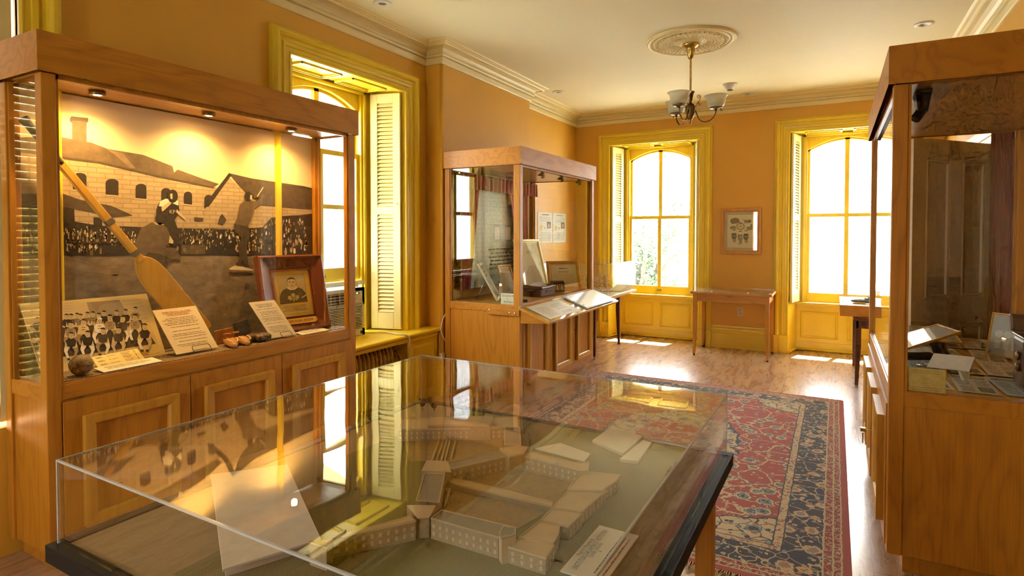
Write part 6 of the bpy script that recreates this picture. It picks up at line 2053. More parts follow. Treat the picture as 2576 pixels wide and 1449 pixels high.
# medallion in the middle and quarter spandrels at the corners of the field
fx_, fy_ = M_('DIVIDE', ax_a, hx - 0.29), M_('DIVIDE', ay_a, hy - 0.29)
r2 = M_('POWER', M_('ADD', M_('POWER', M_('MULTIPLY', fx_, 1.5), 2.0), M_('POWER', M_('MULTIPLY', fy_, 1.9), 2.0)), 0.5)
r2 = M_('ADD', r2, M_('MULTIPLY', M_('SUBTRACT', noise(nt, vec, 7, 2), 0.5), 0.35))
cx1, cy1 = M_('SUBTRACT', 1.0, fx_), M_('SUBTRACT', 1.0, fy_)
rc = M_('POWER', M_('ADD', M_('POWER', M_('MULTIPLY', cx1, 1.35), 2.0), M_('POWER', M_('MULTIPLY', cy1, 2.6), 2.0)), 0.5)
rc = M_('ADD', rc, M_('MULTIPLY', M_('SUBTRACT', noise(nt, vec, 8, 2), 0.5), 0.30))
c = field
c = mixc(nt, M_('LESS_THAN', r2, 0.86), c, NAVY)
c = mixc(nt, M_('LESS_THAN', r2, 0.83), c, spand)
c = mixc(nt, M_('LESS_THAN', r2, 0.40), c, field)
c = mixc(nt, M_('LESS_THAN', rc, 0.66), c, NAVY)
c = mixc(nt, M_('LESS_THAN', rc, 0.635), c, spand)
def band(c, lim, col): return mixc(nt, M_('LESS_THAN', d, lim), c, col)
c = band(c, 0.345, NAVY); c = band(c, 0.338, cguard); c = band(c, 0.300, NAVY)
c = band(c, 0.293, navyb); c = band(c, 0.122, CRM); c = band(c, 0.114, guard)
c = band(c, 0.080, CRM); c = band(c, 0.072, guard); c = band(c, 0.044, CRM); c = band(c, 0.036, RED)
c = mixc(nt, M_('MULTIPLY', noise(nt, vec, 300, 2), 0.35), c, tuple(q * 0.5 for q in (0.3, 0.2, 0.15)))
nt.links.new(c, bs.inputs['Base Color'])
bs.inputs['Roughness'].default_value = 0.95
bs.inputs['Specular IOR Level'].default_value = 0.15
bs.inputs['Sheen Weight'].default_value = 0.25
bump(nt, bs, noise(nt, vec, 420, 2), 0.6, 0.004)
rug = thing('persian_rug', ((RX0 + RX1) / 2, (RY0 + RY1) / 2, 0), 'large red and navy floral rug with cream fringe on the plank floor', 'rug')
MB().box((RX0, RY0, 0.0005), (RX1, RY1, 0.011)).build('pile', rugm, rug, 0.003)
rnd = random.Random(2)
fringe = flat((0.60, 0.46, 0.26), 0.9, 0, 'fringe_yarn', var=0.2)
for ys, sg in ((RY0, -1), (RY1, 1)):
    fg = MB()
    n = 230
    for k in range(n):
        x = RX0 + (RX1 - RX0) * (k + 0.5) / n
        L = rnd.uniform(0.05, 0.085) if sg < 0 else rnd.uniform(0.010, 0.022)
        p = [(x, ys - sg * 0.004, 0.008)]
        dx = rnd.uniform(-0.022, 0.022)
        for j in range(1, 5):
            p.append((x + dx * j / 4 + rnd.uniform(-0.006, 0.006), ys + sg * L * j / 4, max(0.0036, 0.008 - 0.001 * j + rnd.uniform(-0.001, 0.005))))
        fg.tube(p, 0.0028, 5)
    fo = fg.build('fringe', fringe, rug)
    fo['kind'] = 'stuff'

# ================================================================== chandelier
CX0, CY0 = -1.186, 5.564
med = thing('ceiling_rose', (CX0, CY0, ZC), 'round cream plaster ceiling rose above the brass chandelier', 'ceiling rose')
ros = MB().lathe([(0.400, 0.0), (0.402, -0.010), (0.396, -0.022), (0.384, -0.026), (0.370, -0.022), (0.362, -0.014), (0.345, -0.012), (0.340, -0.018), (0.330, -0.024), (0.318, -0.022), (0.312, -0.014), (0.30, -0.012), (0.11, -0.016), (0.105, -0.026), (0.09, -0.032), (0.06, -0.034), (0.0, -0.034)], (CX0, CY0, ZC), 72)
ros.build('rim', crownm, med)
lv = MB()
for k in range(36):
    a = 2 * PI * k / 36
    ca, sa = math.cos(a), math.sin(a)
    for j in range(6):
        r_ = 0.122 + j * 0.030
        w_ = 0.007 + 0.0042 * j
        lv.ball((CX0 + ca * r_, CY0 + sa * r_, ZC - 0.014 - 0.0012 * j), w_, 8, 6, 0, 1, 1, 0.55)
for k in range(48):
    a = 2 * PI * k / 48
    lv.ball((CX0 + math.cos(a) * 0.312, CY0 + math.sin(a) * 0.312, ZC - 0.020), 0.014, 8, 6, 0, 1, 1, 0.8)
for k in range(110):
    a = 2 * PI * k / 110
    lv.ball((CX0 + math.cos(a) * 0.352, CY0 + math.sin(a) * 0.352, ZC - 0.016), 0.0055, 6, 4)
lv.build('leaf_relief', crownm, med)

ch = thing('chandelier', (CX0, CY0, ZC - 0.035), 'three-armed brass chandelier with frosted glass shades hanging from the ceiling rose', 'chandelier')
o0 = (CX0, CY0, 0)
MB().lathe([(0.0, ZC - 0.034), (0.075, ZC - 0.034), (0.078, ZC - 0.045), (0.060, ZC - 0.055), (0.055, ZC - 0.066), (0.040, ZC - 0.070), (0.040, ZC - 0.085), (0.032, ZC - 0.13), (0.022, ZC - 0.165), (0.012, ZC - 0.175), (0.0, ZC - 0.175)], o0, 28).build('canopy', brass, ch)
MB().lathe([(0.0095, ZC - 0.16), (0.0095, 2.84)], o0, 14).build('stem', brass, ch)
MB().lathe([(0.0, 2.862), (0.036, 2.862), (0.038, 2.857), (0.027, 2.835), (0.020, 2.80), (0.018, 2.78), (0.010, 2.765), (0.015, 2.755), (0.032, 2.745), (0.043, 2.725), (0.044, 2.70), (0.042, 2.675), (0.034, 2.64), (0.022, 2.61), (0.012, 2.595), (0.014, 2.588), (0.006, 2.578), (0.004, 2.555), (0.0, 2.55)], o0, 28).build('vase_body', darkbrass, ch)
frost, nt, bs = newmat('frosted_glass')
bs.inputs['Base Color'].default_value = (0.92, 0.88, 0.62, 1)
bs.inputs['Roughness'].default_value = 0.45
bs.inputs['Transmission Weight'].default_value = 0.35
bs.inputs['Alpha'].default_value = 0.72
for k, adeg in enumerate((-12, 108, 228)):
    a = adeg * D2R
    dirv = RT * math.cos(a) + Vector((FW.x, FW.y, 0)).normalized() * math.sin(a)
    dirv.normalize()
    P = lambda r_, z: Vector((CX0, CY0, z)) + dirv * r_
    arm = MB().tube(bez([P(0.036, 2.70), P(0.055, 2.66), P(0.075, 2.605), P(0.12, 2.578), P(0.175, 2.590), P(0.212, 2.630), P(0.226, 2.675)], 6), 0.0058, 8)
    ao = arm.build('arm', darkbrass, ch)
    sc_m = MB()
    def spiral(c, r0, turns, sgn, ph, n=26):
        return [P(c[0] + r0 * (1 - 0.8 * t / n) * math.cos(ph + sgn * turns * 2 * PI * t / n), c[1] + r0 * (1 - 0.8 * t / n) * math.sin(ph + sgn * turns * 2 * PI * t / n)) for t in range(n + 1)]
    sc_m.tube(bez([P(0.040, 2.715), P(0.060, 2.752), P(0.082, 2.785), P(0.090, 2.812)], 5), 0.0034, 6)
    sc_m.tube(spiral((0.072, 2.812), 0.019, 1.4, 1, 0.0), 0.003, 6)
    sc_m.tube(spiral((0.082, 2.745), 0.018, 1.4, -1, PI), 0.003, 6)
    sc_m.build('scroll', darkbrass, ao)
    c = P(0.226, 0)
    MB().lathe([(0.0, 2.672), (0.012, 2.672), (0.014, 2.690), (0.050, 2.694), (0.060, 2.700), (0.060, 2.706), (0.045, 2.706), (0.0, 2.704)], (c.x, c.y, 0), 20).build('gallery', darkbrass, ao)
    MB().lathe([(0.040, 2.704), (0.058, 2.708), (0.072, 2.722), (0.080, 2.745), (0.082, 2.775), (0.088, 2.795), (0.103, 2.812), (0.106, 2.815), (0.100, 2.812), (0.085, 2.796), (0.079, 2.775), (0.077, 2.746), (0.069, 2.725), (0.056, 2.711), (0.040, 2.707)], (c.x, c.y, 0), 36).build('shade', frost, ao)
    MB().ball((c.x, c.y, 2.745), 0.020, 12, 8, 0, 1, 1, 1.5).build('bulb', whitepl, ao)
    MB().tube([P(0.262, 2.684), P(0.272, 2.672), P(0.284, 2.678), P(0.276, 2.690), P(0.262, 2.684)], 0.003, 6).build('gas_key', darkbrass, ao)

# ------------------------------------------------------------------ downlights, smoke detector
dl_lab = {(-3.085, 3.511): 'round white recessed downlight nearest the left window', (0.640, 6.078): 'round white recessed downlight above the right cabinet', (-3.069, 6.754): 'round white recessed downlight beside the end of the chimney breast', (-1.0, 8.017): 'round white recessed downlight closest to the back wall'}
for k, (x, y) in enumerate(dl_lab):
    r_ = thing('downlight', (x, y, ZC), dl_lab[(x, y)], 'ceiling light', 'recessed ceiling lights')
    MB().lathe([(0.072, 0.0), (0.073, -0.006), (0.066, -0.010), (0.034, -0.008), (0.030, -0.004)], (x, y, ZC), 28).build('trim_ring', whitepl, r_)
    MB().lathe([(0.031, -0.0045), (0.028, -0.002), (0.0, -0.0015)], (x, y, ZC), 20).build('lens', flat((0.25, 0.22, 0.15), 0.3, 0, 'lamp_lens'), r_)
sd = thing('smoke_detector', (-1.116, 7.40, ZC), 'white smoke detector on the ceiling right of the chandelier', 'smoke detector')
MB().lathe([(0.085, 0.0), (0.085, -0.012), (0.070, -0.016), (0.066, -0.040), (0.048, -0.050), (0.046, -0.064), (0.030, -0.070), (0.0, -0.070)], (-1.116, 7.40, ZC), 28).build('housing', whitepl, sd)
MB().lathe([(0.034, -0.0702), (0.034, -0.0735), (0.0, -0.0735)], (-1.116, 7.40, ZC), 20).build('grille', blackm, sd)

# ------------------------------------------------------------------ framed print, outlet
fp_O = Vector((-1.352, YB - 0.002, 1.274))
def p_off(A):
    A.slab(A.w, A.h, 0.003, flat((0.60, 0.58, 0.40), 0.6, 0, 'sage_mat'))
    pa = flat((0.80, 0.72, 0.45), 0.6, 0, 'aged_paper', var=0.03)
    x0, x1, z0, z1 = A.w * 0.075, A.w * 0.925, A.h * 0.065, A.h * 0.935
    A.rect(x0 - 0.003, z0 - 0.003, x1 + 0.003, z1 + 0.003, inkfade, 1)
    A.rect(x0, z0, x1, z1, pa, 2)
    def q(x, y): return ((x - 248) / (1095 - 248) * A.w, (1235 - y) / (1235 - 240) * A.h)
    gr = flat((0.20, 0.18, 0.12), 0.7, 0, 'ink_wash'); g2 = flat((0.36, 0.32, 0.20), 0.7, 0, 'pale_wash')
    A.poly([q(*p) for p in ((400, 430), (505, 380), (610, 410), (640, 490), (560, 530), (440, 548), (395, 500))], g2, 3)
    for y in (430, 455, 480): A.line([q(410, y + 6), q(600, y - 4)], 0.003, gr, 4)
    A.poly([q(*p) for p in ((430, 530), (640, 480), (640, 500), (450, 548))], gr, 4)
    A.poly([q(*p) for p in ((750, 440), (870, 450), (900, 435), (940, 490), (880, 530), (760, 525))], g2, 3)
    A.poly([q(*p) for p in ((860, 470), (910, 440), (940, 490), (880, 530))], gr, 4)
    A.line([q(730, 400), q(730, 500)], 0.003, gr, 4)
    A.poly([q(*p) for p in ((375, 640), (440, 600), (535, 600), (535, 685), (400, 685))], g2, 3)
    A.poly([q(*p) for p in ((810, 630), (900, 615), (925, 540), (965, 570), (970, 700), (830, 715))], g2, 3)
    c = q(658, 610)
    A.ell(c[0], c[1], 0.050, 0.050, gr, 4, 24); A.ell(c[0], c[1], 0.041, 0.041, pa, 5, 24); A.ell(c[0], c[1], 0.030, 0.030, g2, 6, 20); A.ell(c[0], c[1], 0.026, 0.026, pa, 7, 20)
    A.poly([(c[0] + x * 0.020, c[1] - 0.006 + y * 0.018) for x, y in lf], gr, 8)
    A.poly([q(*p) for p in ((630, 545), (640, 505), (660, 520), (680, 505), (690, 545))], gr, 6)
    for sg in (-1, 1): A.line([(c[0] + sg * 0.045, c[1] + 0.03), (c[0] + sg * 0.058, c[1] + 0.034)], 0.004, gr, 5); A.line([(c[0] + sg * 0.045, c[1] - 0.03), (c[0] + sg * 0.062, c[1] - 0.03)], 0.004, gr, 5)
    for cx_, top, sh_ in ((492, 700, gr), (655, 735, g2), (800, 715, gr)):
        A.ell(*q(cx_, top + 40), 0.021, 0.026, pa, 9, 14); A.ell(*q(cx_, top + 22), 0.023, 0.014, gr, 10, 12, 0, 180)
        A.poly([q(cx_ + a, b) for a, b in ((-30, top + 75), (-62, top + 110), (-60, top + 200), (-30, top + 240), (45, top + 240), (70, top + 190), (68, top + 110), (34, top + 75))], sh_, 8)
        A.poly([q(cx_ + a, b) for a, b in ((-30, top + 235), (-18, top + 322), (10, top + 325), (18, top + 260), (24, top + 325), (52, top + 322), (48, top + 235))], g2, 8)
        A.line([q(cx_ - 40, top + 150), q(cx_ + 30, top + 175), q(cx_ + 60, top + 140)], 0.006, pa, 10)
    A.scribble(q(600, 1045)[0], q(600, 1045)[1], q(690, 1090)[0], q(690, 1090)[1], 2, gr, 3, 0.5)
framed('framed_print', fp_O, Vector((1, 0, 0)), Vector((0, 0, 1)), 0.508, 0.610, 0.052, tablewood, p_off, 'wood framed ink drawing of three officers hung between the back windows', 'framed picture', 0.026)
ou = thing('wall_outlet', (-1.097, YB, 0.50), 'cream electrical outlet on the back wall under the glass-topped table', 'outlet')
MB().box((-1.133, YB - 0.006, 0.443), (-1.061, YB - 0.0005, 0.560)).build('cover_plate', flat((0.72, 0.60, 0.28), 0.4, 0, 'ivory_plastic'), ou, 0.002)
for z in (0.475, 0.528):
    oo = MB().lathe([(0.0, 0.003), (0.016, 0.003), (0.017, 0.0)], (0, 0, 0), 18).xf(Matrix.Translation((-1.097, YB - 0.0062, z)) @ Matrix.Rotation(PI / 2, 4, 'X')).build('socket', flat((0.66, 0.54, 0.24), 0.4, 0, 'ivory_plastic_dark'), ou)
    for dx in (-0.006, 0.006): MB().box((-1.097 + dx - 0.0012, YB - 0.0098, z - 0.004), (-1.097 + dx + 0.0012, YB - 0.0093, z + 0.005)).build('slot', blackm, oo)

# ------------------------------------------------------------------ window air conditioner in the left window
AX = XL - 0.165                 # front face
ay0, ay1, az0, az1 = 3.245, 3.885, 0.657, 1.075
acu = thing('air_conditioner', (AX - 0.2, (ay0 + ay1) / 2, az0), 'white window air conditioner standing on the sill of the left window', 'air conditioner')
MB().box((AX - 0.36, ay0 + 0.01, az0), (AX - 0.03, ay1 - 0.01, az1)).build('cabinet', whitepl, acu, 0.006)
fp = MB()
fp.box((AX - 0.03, ay0, az0), (AX, ay1, az0 + 0.062)).box((AX - 0.03, ay0, az1 - 0.03), (AX, ay1, az1)).box((AX - 0.03, ay0, az0), (AX, ay0 + 0.03, az1)).box((AX - 0.03, ay1 - 0.03, az0), (AX, ay1, az1))
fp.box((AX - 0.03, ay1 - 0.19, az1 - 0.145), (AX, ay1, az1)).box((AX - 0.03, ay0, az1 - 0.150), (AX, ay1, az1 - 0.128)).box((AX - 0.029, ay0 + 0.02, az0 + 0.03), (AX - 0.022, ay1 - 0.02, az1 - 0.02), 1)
n = 15
for k in range(n):
    z = az0 + 0.066 + k * 0.0138
    fp.hexa([(AX - 0.018, ay0 + 0.03, z), (AX - 0.018, ay1 - 0.03, z), (AX - 0.001, ay1 - 0.03, z + 0.001), (AX - 0.001, ay0 + 0.03, z + 0.001), (AX - 0.018, ay0 + 0.03, z + 0.006), (AX - 0.018, ay1 - 0.03, z + 0.006), (AX - 0.001, ay1 - 0.03, z + 0.0075), (AX - 0.001, ay0 + 0.03, z + 0.0075)])
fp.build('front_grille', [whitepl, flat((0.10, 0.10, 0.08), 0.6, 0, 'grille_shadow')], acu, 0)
lo_ = MB()
for k in range(4):
    z = az1 - 0.115 + k * 0.024
    lo_.box((AX - 0.012, ay0 + 0.03, z), (AX - 0.004, ay1 - 0.19, z + 0.0045))
for k in range(5):
    y = ay0 + 0.05 + k * 0.10
    lo_.box((AX - 0.014, y, az1 - 0.125), (AX - 0.006, y + 0.004, az1 - 0.032))
lo_.build('air_vanes', whitepl, acu)
MB().box((AX - 0.001, ay0 + 0.03, az1 - 0.150), (AX + 0.0015, ay1 - 0.02, az1 - 0.128)).build('logo_strip', flat((0.45, 0.46, 0.44), 0.4, 0, 'grey_strip'), acu)
A = Art((AX + 0.0018, (ay0 + ay1) / 2 - 0.02, az1 - 0.147), (0, 1, 0), (0, 0, 1))
A.ell(0.006, 0.008, 0.007, 0.007, flat((0.25, 0.25, 0.25), 0.5, 0, 'logo_grey'), 1, 16)
A.text('LG', 0.026, 0.003, 0.014, flat((0.25, 0.25, 0.25), 0.5, 0, 'logo_grey'), 1, 'CENTER')
A.done('maker_mark', acu)
pnl = MB().box((AX, ay1 - 0.165, az1 - 0.118), (AX + 0.002, ay1 - 0.035, az1 - 0.026)).build('control_panel', flat((0.70, 0.70, 0.62), 0.4, 0, 'panel_plastic'), acu)
MB().box((AX + 0.002, ay1 - 0.120, az1 - 0.055), (AX + 0.0028, ay1 - 0.070, az1 - 0.034)).build('display', flat((0.02, 0.03, 0.015), 0.2, 0, 'lcd'), pnl)
MB().box((AX + 0.0028, ay1 - 0.108, az1 - 0.050), (AX + 0.0032, ay1 - 0.084, az1 - 0.039)).build('digits', emit('lcd_digits', (0.5, 1.0, 0.1), 1.0), pnl)
for r_ in range(2):
    for k in range(5): MB().lathe([(0, 0.002), (0.004, 0.002), (0.005, 0)], (0, 0, 0), 10).xf(Matrix.Translation((AX + 0.002, ay1 - 0.150 + k * 0.024, az1 - 0.075 - r_ * 0.02)) @ Matrix.Rotation(PI / 2, 4, 'Y')).build('button', whitepl, pnl)
MB().box((AX + 0.0002, ay1 - 0.055, az0 + 0.014), (AX + 0.001, ay1 - 0.03, az0 + 0.04)).build('energy_label', ink, acu)
fr_ = MB().box((AX - 0.20, W1U + CW + SP + 0.06, az1 + 0.005), (AX - 0.175, u1 - CW - SP - 0.06, az1 + 0.045))
fr_.box((AX - 0.19, ay1 + 0.005, az0), (AX - 0.18, ay1 + 0.11, az1 + 0.005)).box((AX - 0.19, ay0 - 0.11, az0), (AX - 0.18, ay0 - 0.005, az1 + 0.005))
fr_.build('side_curtain', whitepl, acu)
cdp = [(AX - 0.02, ay1 + 0.004, az0 + 0.012), (AX + 0.04, ay1 + 0.07, az0 + 0.008), (AX + 0.12, ay1 + 0.13, az0 + 0.008), (XL + 0.12, 3.98, 0.666), (XL + 0.185, 4.01, 0.664), (XL + 0.215, 4.035, 0.630), (XL + 0.19, 4.06, 0.50), (XL + 0.15, 4.075, 0.30), (XL + 0.14, 4.08, 0.02)]
o = MB().tube(bez(cdp, 8), 0.0068, 8).build('power_cord', flat((0.70, 0.64, 0.50), 0.4, 0, 'cord_plastic'), acu)

# ------------------------------------------------------------------ cast iron radiator under the sill
radm, nt, bs = newmat('gold_radiator_paint')
v = coords(nt)
nt.links.new(ramp(nt, noise(nt, v, 60, 4), [(0.3, (0.50, 0.32, 0.07)), (0.7, (0.60, 0.40, 0.10))]), bs.inputs['Base Color'])
bs.inputs['Roughness'].default_value = 0.5
bump(nt, bs, noise(nt, v, 120, 3), 0.5, 0.004)
rad = thing('radiator', (XL - 0.06, 3.5, 0), 'ochre painted cast iron radiator under the sill of the left window', 'radiator')
y = 3.235
k = 0
while y < 4.0:
    s_ = MB()
    for x, r_ in ((XL + 0.045, 0.0), (XL - 0.055, 0.0), (XL - 0.155, 0.0)):
        pr = [(0.0, 0.545), (0.008, 0.545), (0.010, 0.552), (0.010, 0.560)] 
        s_.join(MB().lathe([(0.0, 0.07), (0.020, 0.075), (0.025, 0.10), (0.025, 0.45), (0.021, 0.50), (0.013, 0.535), (0.009, 0.55), (0.011, 0.562), (0.0, 0.566)], (0, 0, 0), 12).xf(Matrix.Translation((x, y, 0)) @ Matrix.Diagonal((1.7, 0.92, 1, 1))))
    s_.tube([(XL + 0.045, y, 0.48), (XL - 0.155, y, 0.48)], 0.018, 8).tube([(XL + 0.045, y, 0.12), (XL - 0.155, y, 0.12)], 0.018, 8)
    s_.build('section', radm, rad)
    y += 0.049
    k += 1
MB().tube([(XL - 0.055, 3.23, 0.12), (XL - 0.055, 3.99, 0.12)], 0.014, 8).build('tie_bar', radm, rad)
for yy in (3.26, 3.97):
    MB().box((XL - 0.10, yy - 0.018, 0), (XL - 0.01, yy + 0.018, 0.09)).build('foot', radm, rad, 0.004)

# white cord and plug beside the middle cabinet
wc_ = [(XCH + 0.004, 4.66, 0.80), (XCH + 0.010, 4.60, 0.74), (XCH + 0.012, 4.555 + 0.015, 0.64), (XCH + 0.016, 4.60, 0.55), (XCH + 0.02, 4.66, 0.48)]
cp = thing('appliance_cord', (XCH + 0.02, 4.6, 0.36), 'thin white cord with plug hanging beside the middle cabinet on the chimney breast', 'cord')
wc_ = [at(x, y, 'X', XCH + 0.012) for x, y in ((1121, 788), (1113, 806), (1109, 826), (1111, 840), (1116, 850), (1120, 858))]
MB().tube(bez(wc_, 6), 0.005, 8).build('cord', flat((0.74, 0.66, 0.50), 0.4, 0, 'white_cord'), cp)
q = at(1113, 897, 'X', XCH + 0.02)
MB().box((XCH + 0.001, q.y - 0.022, q.z - 0.03), (XCH + 0.035, q.y + 0.022, q.z + 0.035)).build('plug', flat((0.62, 0.52, 0.30), 0.4, 0, 'plug_plastic'), cp, 0.004)

# ------------------------------------------------------------------ straw in the clear box
rnd = random.Random(9)
sw_ = MB()
for k in range(2600):
    u = rnd.random() ** 0.8
    yy = 6.83 + 1.05 * rnd.random()
    xx = -3.32 + 0.86 * rnd.random()
    hgt = 0.30 * (0.35 + 0.65 * math.sin(PI * min(max((yy - 6.75) / 1.15, 0), 1))) * (0.5 + 0.5 * (1 - abs(xx + 2.95) / 0.5)) + 0.05
    if xx > -2.68 and yy > 7.26: continue
    z = 0.782 + hgt * rnd.random() * 0.95
    a, b = rnd.uniform(0, PI), rnd.uniform(-0.5, 0.5)
    L = rnd.uniform(0.02, 0.06)
    d_ = Vector((math.cos(a) * math.cos(b), math.sin(a) * math.cos(b), math.sin(b))) * L / 2
    c = Vector((min(max(xx, -3.31), -2.475), min(max(yy, 6.83), 7.90), max(z, 0.795)))
    p0, p1 = c - d_, c + d_
    if min(p0.z, p1.z) < 0.778: continue
    m_ = (p0 + p1) / 2 + Vector((rnd.uniform(-.008, .008), rnd.uniform(-.008, .008), rnd.uniform(0, .01)))
    sw_.tube([p0, m_, p1], rnd.uniform(0.0012, 0.003), 4, rnd.randint(0, 2), False)
so = sw_.build('straw', [flat((0.62, 0.36, 0.08), 0.7, 0, 'straw_a'), flat((0.46, 0.23, 0.04), 0.7, 0, 'straw_b'), flat((0.74, 0.50, 0.18), 0.7, 0, 'straw_c')], None, 0, False, False)
tag(so, 'heap of golden straw inside the clear acrylic box on the corner table', 'straw', None, 'stuff')
gb = MB().hexa([(-2.60, 7.35, 0.776), (-2.44, 7.35, 0.776), (-2.44, 7.80, 0.776), (-2.60, 7.80, 0.776), (-2.60, 7.35, 0.79), (-2.44, 7.35, 0.79), (-2.44, 7.80, 0.88), (-2.60, 7.80, 0.88)])
tag(gb.build('label_stand', flat((0.34, 0.42, 0.38), 0.5, 0, 'grey_green_card'), None, 0.001), 'grey green sloping label stand beside the straw in the clear box', 'label stand')
A = Art((-2.63, 6.95, 0.93), (0.2, 0.98, 0), (-0.3, 0, 0.95))
# ================================================================== outside the windows
lawnm, nt, bs = newmat('pale_bounce_ground')  # ground coloured pale so daylight bounces untinted onto the ceiling
v = coords(nt)
nt.links.new(ramp(nt, noise(nt, v, 0.8, 4), [(0.3, (0.50, 0.48, 0.43)), (0.7, (0.58, 0.56, 0.50))]), bs.inputs['Base Color'])
bs.inputs['Roughness'].default_value = 0.95
g = MB().box((-40, -30, -4.2), (40, 60, -4.0))
og = g.build('ground_outside', lawnm)
og['kind'] = 'structure'
leafm_, nt, bs = newmat('tree_leaf')
oi = nt.nodes.new('ShaderNodeTexCoord')
nt.links.new(ramp(nt, noise(nt, oi.outputs['Object'], 1.7, 3), [(0.3, (0.030, 0.052, 0.026)), (0.7, (0.060, 0.085, 0.050))]), bs.inputs['Base Color'])
bs.inputs['Roughness'].default_value = 0.6
tl_ = nt.nodes.new('ShaderNodeBsdfTranslucent')
tl_.inputs[0].default_value = (0.05, 0.075, 0.035, 1)
mx_ = nt.nodes.new('ShaderNodeMixShader')
mx_.inputs[0].default_value = 0.4
nt.links.new(bs.outputs[0], mx_.inputs[1])
nt.links.new(tl_.outputs[0], mx_.inputs[2])
nt.links.new(mx_.outputs[0], nt.nodes['Material Output'].inputs['Surface'])
barkm = flat((0.06, 0.05, 0.04), 0.9, 0, 'bark', scale=8, var=0.3)
def tree(x, y, zc, rx, rz, n, seed, label, leaf=0.13):
    rnd = random.Random(seed)
    r = thing('leafy_tree', (x, y, -4.0), label, 'tree', 'trees outside')
    tk = MB().tube([(x, y, -4.0), (x + 0.1, y, -1.5), (x, y + 0.1, zc)], [0.24, 0.18, 0.08], 10)
    bl_ = []
    for k in range(9):
        a = rnd.uniform(0, 2 * PI)
        e_ = Vector((x + rx * 0.75 * math.cos(a), y + rx * 0.75 * math.sin(a), zc + rnd.uniform(-0.5, 0.7) * rz))
        tk.tube(bez([(x, y, zc - rz * 0.7), (x * 0.5 + e_.x * 0.5, y * 0.5 + e_.y * 0.5, (zc + e_.z) / 2), e_], 4), [0.08 - 0.008 * q for q in range(9)], 6)
        bl_.append(e_)
    tk.build('trunk', barkm, r)
    lf_ = MB()
    cl = [(Vector((x + rx * rnd.gauss(0, 0.42), y + rx * rnd.gauss(0, 0.42), zc + rz * rnd.gauss(0, 0.42))), rnd.uniform(0.35, 0.75)) for _ in range(60)]
    for k in range(n):
        c, s_ = rnd.choice(cl)
        p = c + Vector((rnd.gauss(0, 0.4), rnd.gauss(0, 0.4), rnd.gauss(0, 0.34))) * s_
        a = Vector((rnd.gauss(0, 1), rnd.gauss(0, 1), rnd.gauss(0, 1))).normalized() * leaf * rnd.uniform(0.6, 1.2)
        b = a.orthogonal().normalized() * leaf * 0.45
        lf_.add([p - a * 0.5, p + b * 0.5, p + a * 0.5, p - b * 0.5], [(0, 1, 2, 3)])
    lf_.build('foliage', leafm_, r, 0, False, False)
    return r
tree(-8.2, 4.6, 0.9, 2.4, 2.2, 8000, 1, 'leafy tree seen through the left window beside the air conditioner')
tree(-4.6, 15.2, 0.7, 2.6, 2.4, 9000, 2, 'leafy tree filling the left back window')
tree(2.45, 15.5, -0.5, 1.1, 2.2, 2600, 3, 'slim leafy tree at the right edge of the right back window')
# pale neighbouring house low in the right window
hs = thing('neighbour_house', (0.6, 30, -4), 'pale house with shallow roofs outside the right back window', 'house')
hw_ = flat((0.78, 0.78, 0.76), 0.8, 0, 'pale_siding', scale=3)
MB().box((-3.5, 27, -4), (4.5, 33, 1.2)).build('wall', hw_, hs)
MB().prism([(26.6, 1.2), (30, 2.9), (33.4, 1.2)], 'x', -3.9, 4.9).build('roof', flat((0.52, 0.53, 0.54), 0.8, 0, 'grey_roof', scale=2), hs)
for x in (-1.6, 0.6, 2.6): MB().box((x, 26.97, -0.9), (x + 0.9, 27.0, 0.5)).build('window', flat((0.42, 0.46, 0.48), 0.3, 0, 'dull_glass'), hs)
# slanting awnings above the window heads
awm = flat((0.62, 0.68, 0.56), 0.8, 0, 'pale_green_canvas', var=0.04)
for M, u0, lb in ((MBACK, W2U, 'pale green awning outside the left back window'), (MBACK, W3U, 'pale green awning outside the right back window'), (MLEFT, W1U, 'pale green awning outside the left wall window')):
    aw = MB().hexa([(u0 + 0.1, T + 0.02, 2.93), (u0 + WW - 0.1, T + 0.02, 2.93), (u0 + WW - 0.1, 1.19, 2.745), (u0 + 0.1, 1.19, 2.745), (u0 + 0.1, T + 0.02, 2.95), (u0 + WW - 0.1, T + 0.02, 2.95), (u0 + WW - 0.1, 1.19, 2.765), (u0 + 0.1, 1.19, 2.765)])
    tag(aw.xf(M).build('window_awning', awm), lb, 'awning', 'awnings outside the windows')
# ================================================================== light
sc = bpy.context.scene
w = bpy.data.worlds.new('sky')
sc.world = w
w.use_nodes = True
nt = w.node_tree
bg = nt.nodes['Background']
tc = nt.nodes.new('ShaderNodeTexCoord')
sep = nt.nodes.new('ShaderNodeSeparateXYZ')
nt.links.new(tc.outputs['Generated'], sep.inputs[0])
r = nt.nodes.new('ShaderNodeValToRGB')
e = r.color_ramp.elements
e[0].position, e[0].color = 0.45, (0.55, 0.58, 0.55, 1)
e[1].position, e[1].color = 0.52, (1.0, 1.0, 1.0, 1)
q = e.new(1.0); q.color = (0.80, 0.92, 1.0, 1)
mr = nt.nodes.new('ShaderNodeMapRange')
mr.inputs['From Min'].default_value = -1
mr.inputs['From Max'].default_value = 1
nt.links.new(sep.outputs[2], mr.inputs[0])
nt.links.new(mr.outputs[0], r.inputs[0])
nt.links.new(r.outputs[0], bg.inputs[0])
bg.inputs[1].default_value = 6.0


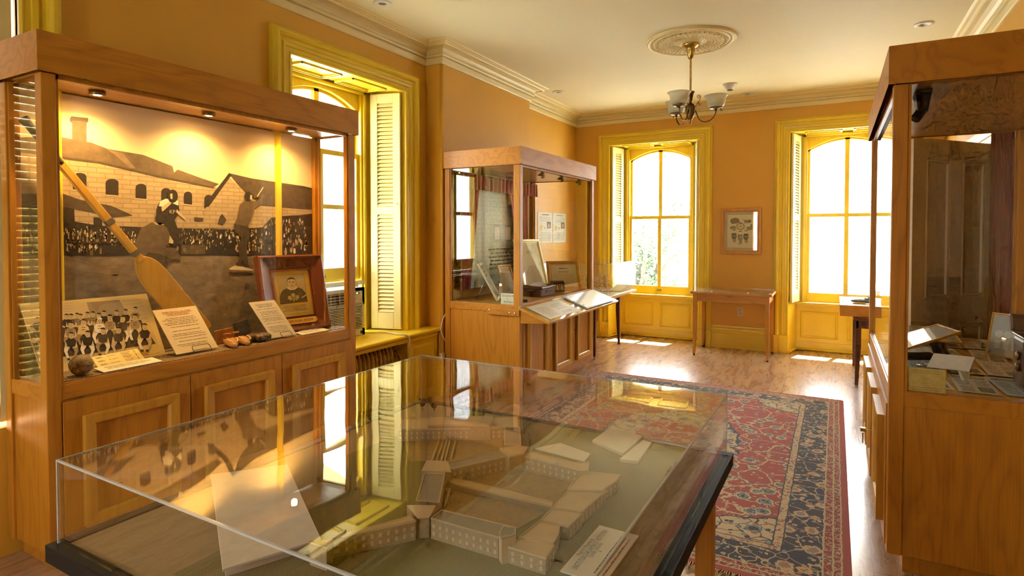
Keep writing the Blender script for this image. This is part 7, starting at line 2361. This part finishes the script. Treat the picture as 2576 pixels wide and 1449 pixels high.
def lamp(name, kind, loc, energy, col, **kw):
    d = bpy.data.lights.new(name, kind)
    d.energy = energy
    d.color = col
    for k, v in kw.items():
        if k == 'portal': d.cycles.is_portal = v
        else: setattr(d, k, v)
    o = bpy.data.objects.new(name, d)
    C.objects.link(o)
    o.location = loc
    return o


sun = lamp('sun', 'SUN', (0, 12, 12), 42.0, (1.0, 0.95, 0.85), angle=0.009)
sun.rotation_euler = Vector((-0.17, -0.69, -1.29)).to_track_quat('-Z', 'Y').to_euler()


def portal(loc, sx, sz, direction):
    o = lamp('daylight_portal', 'AREA', loc, 1, (1, 1, 1), shape='RECTANGLE', size=sx, size_y=sz, portal=True)
    o.rotation_euler = Vector(direction).to_track_quat('-Z', 'Z').to_euler()
    return o


portal((W2U + WW / 2, YB + 0.54, 1.72), 1.15, 2.2, (0, -1, 0))
portal((W3U + WW / 2, YB + 0.54, 1.72), 1.15, 2.2, (0, -1, 0))
portal((XL - 0.54, W1U + WW / 2, 1.75), 1.15, 2.2, (1, 0, 0))

for a, b in ADDED_RWIN:
    portal(((a + b) / 2, YR - 0.32, 1.72), b - a, 1.95, (0, 1, 0))

for k in range(3):
    x_, y_ = ((-3.262, 1.583), (-3.256, 2.178), (-3.250, 2.774))[k]
    o = lamp('puck_spot', 'SPOT', (x_, y_, LZH - 0.026), 9.0, (1.0, 0.58, 0.18), spot_size=150 * D2R, spot_blend=0.9, shadow_soft_size=0.02)

sc.view_settings.view_transform = 'Standard'
sc.view_settings.look = 'None'
sc.view_settings.gamma = 1
sc.view_settings.use_curve_mapping = False
sc.view_settings.exposure = 2.1
cy = sc.cycles
cy.use_denoising = True
cy.transparent_max_bounces = 32
cy.max_bounces = 8
cy.diffuse_bounces = 3
cy.glossy_bounces = 4
cy.use_light_tree = False
cy.use_adaptive_sampling = True
cy.adaptive_threshold = 0.04
cy.adaptive_min_samples = 12
cy.transmission_bounces = 4
cy.sample_clamp_indirect = 6.0
cy.caustics_reflective = False
cy.caustics_refractive = False
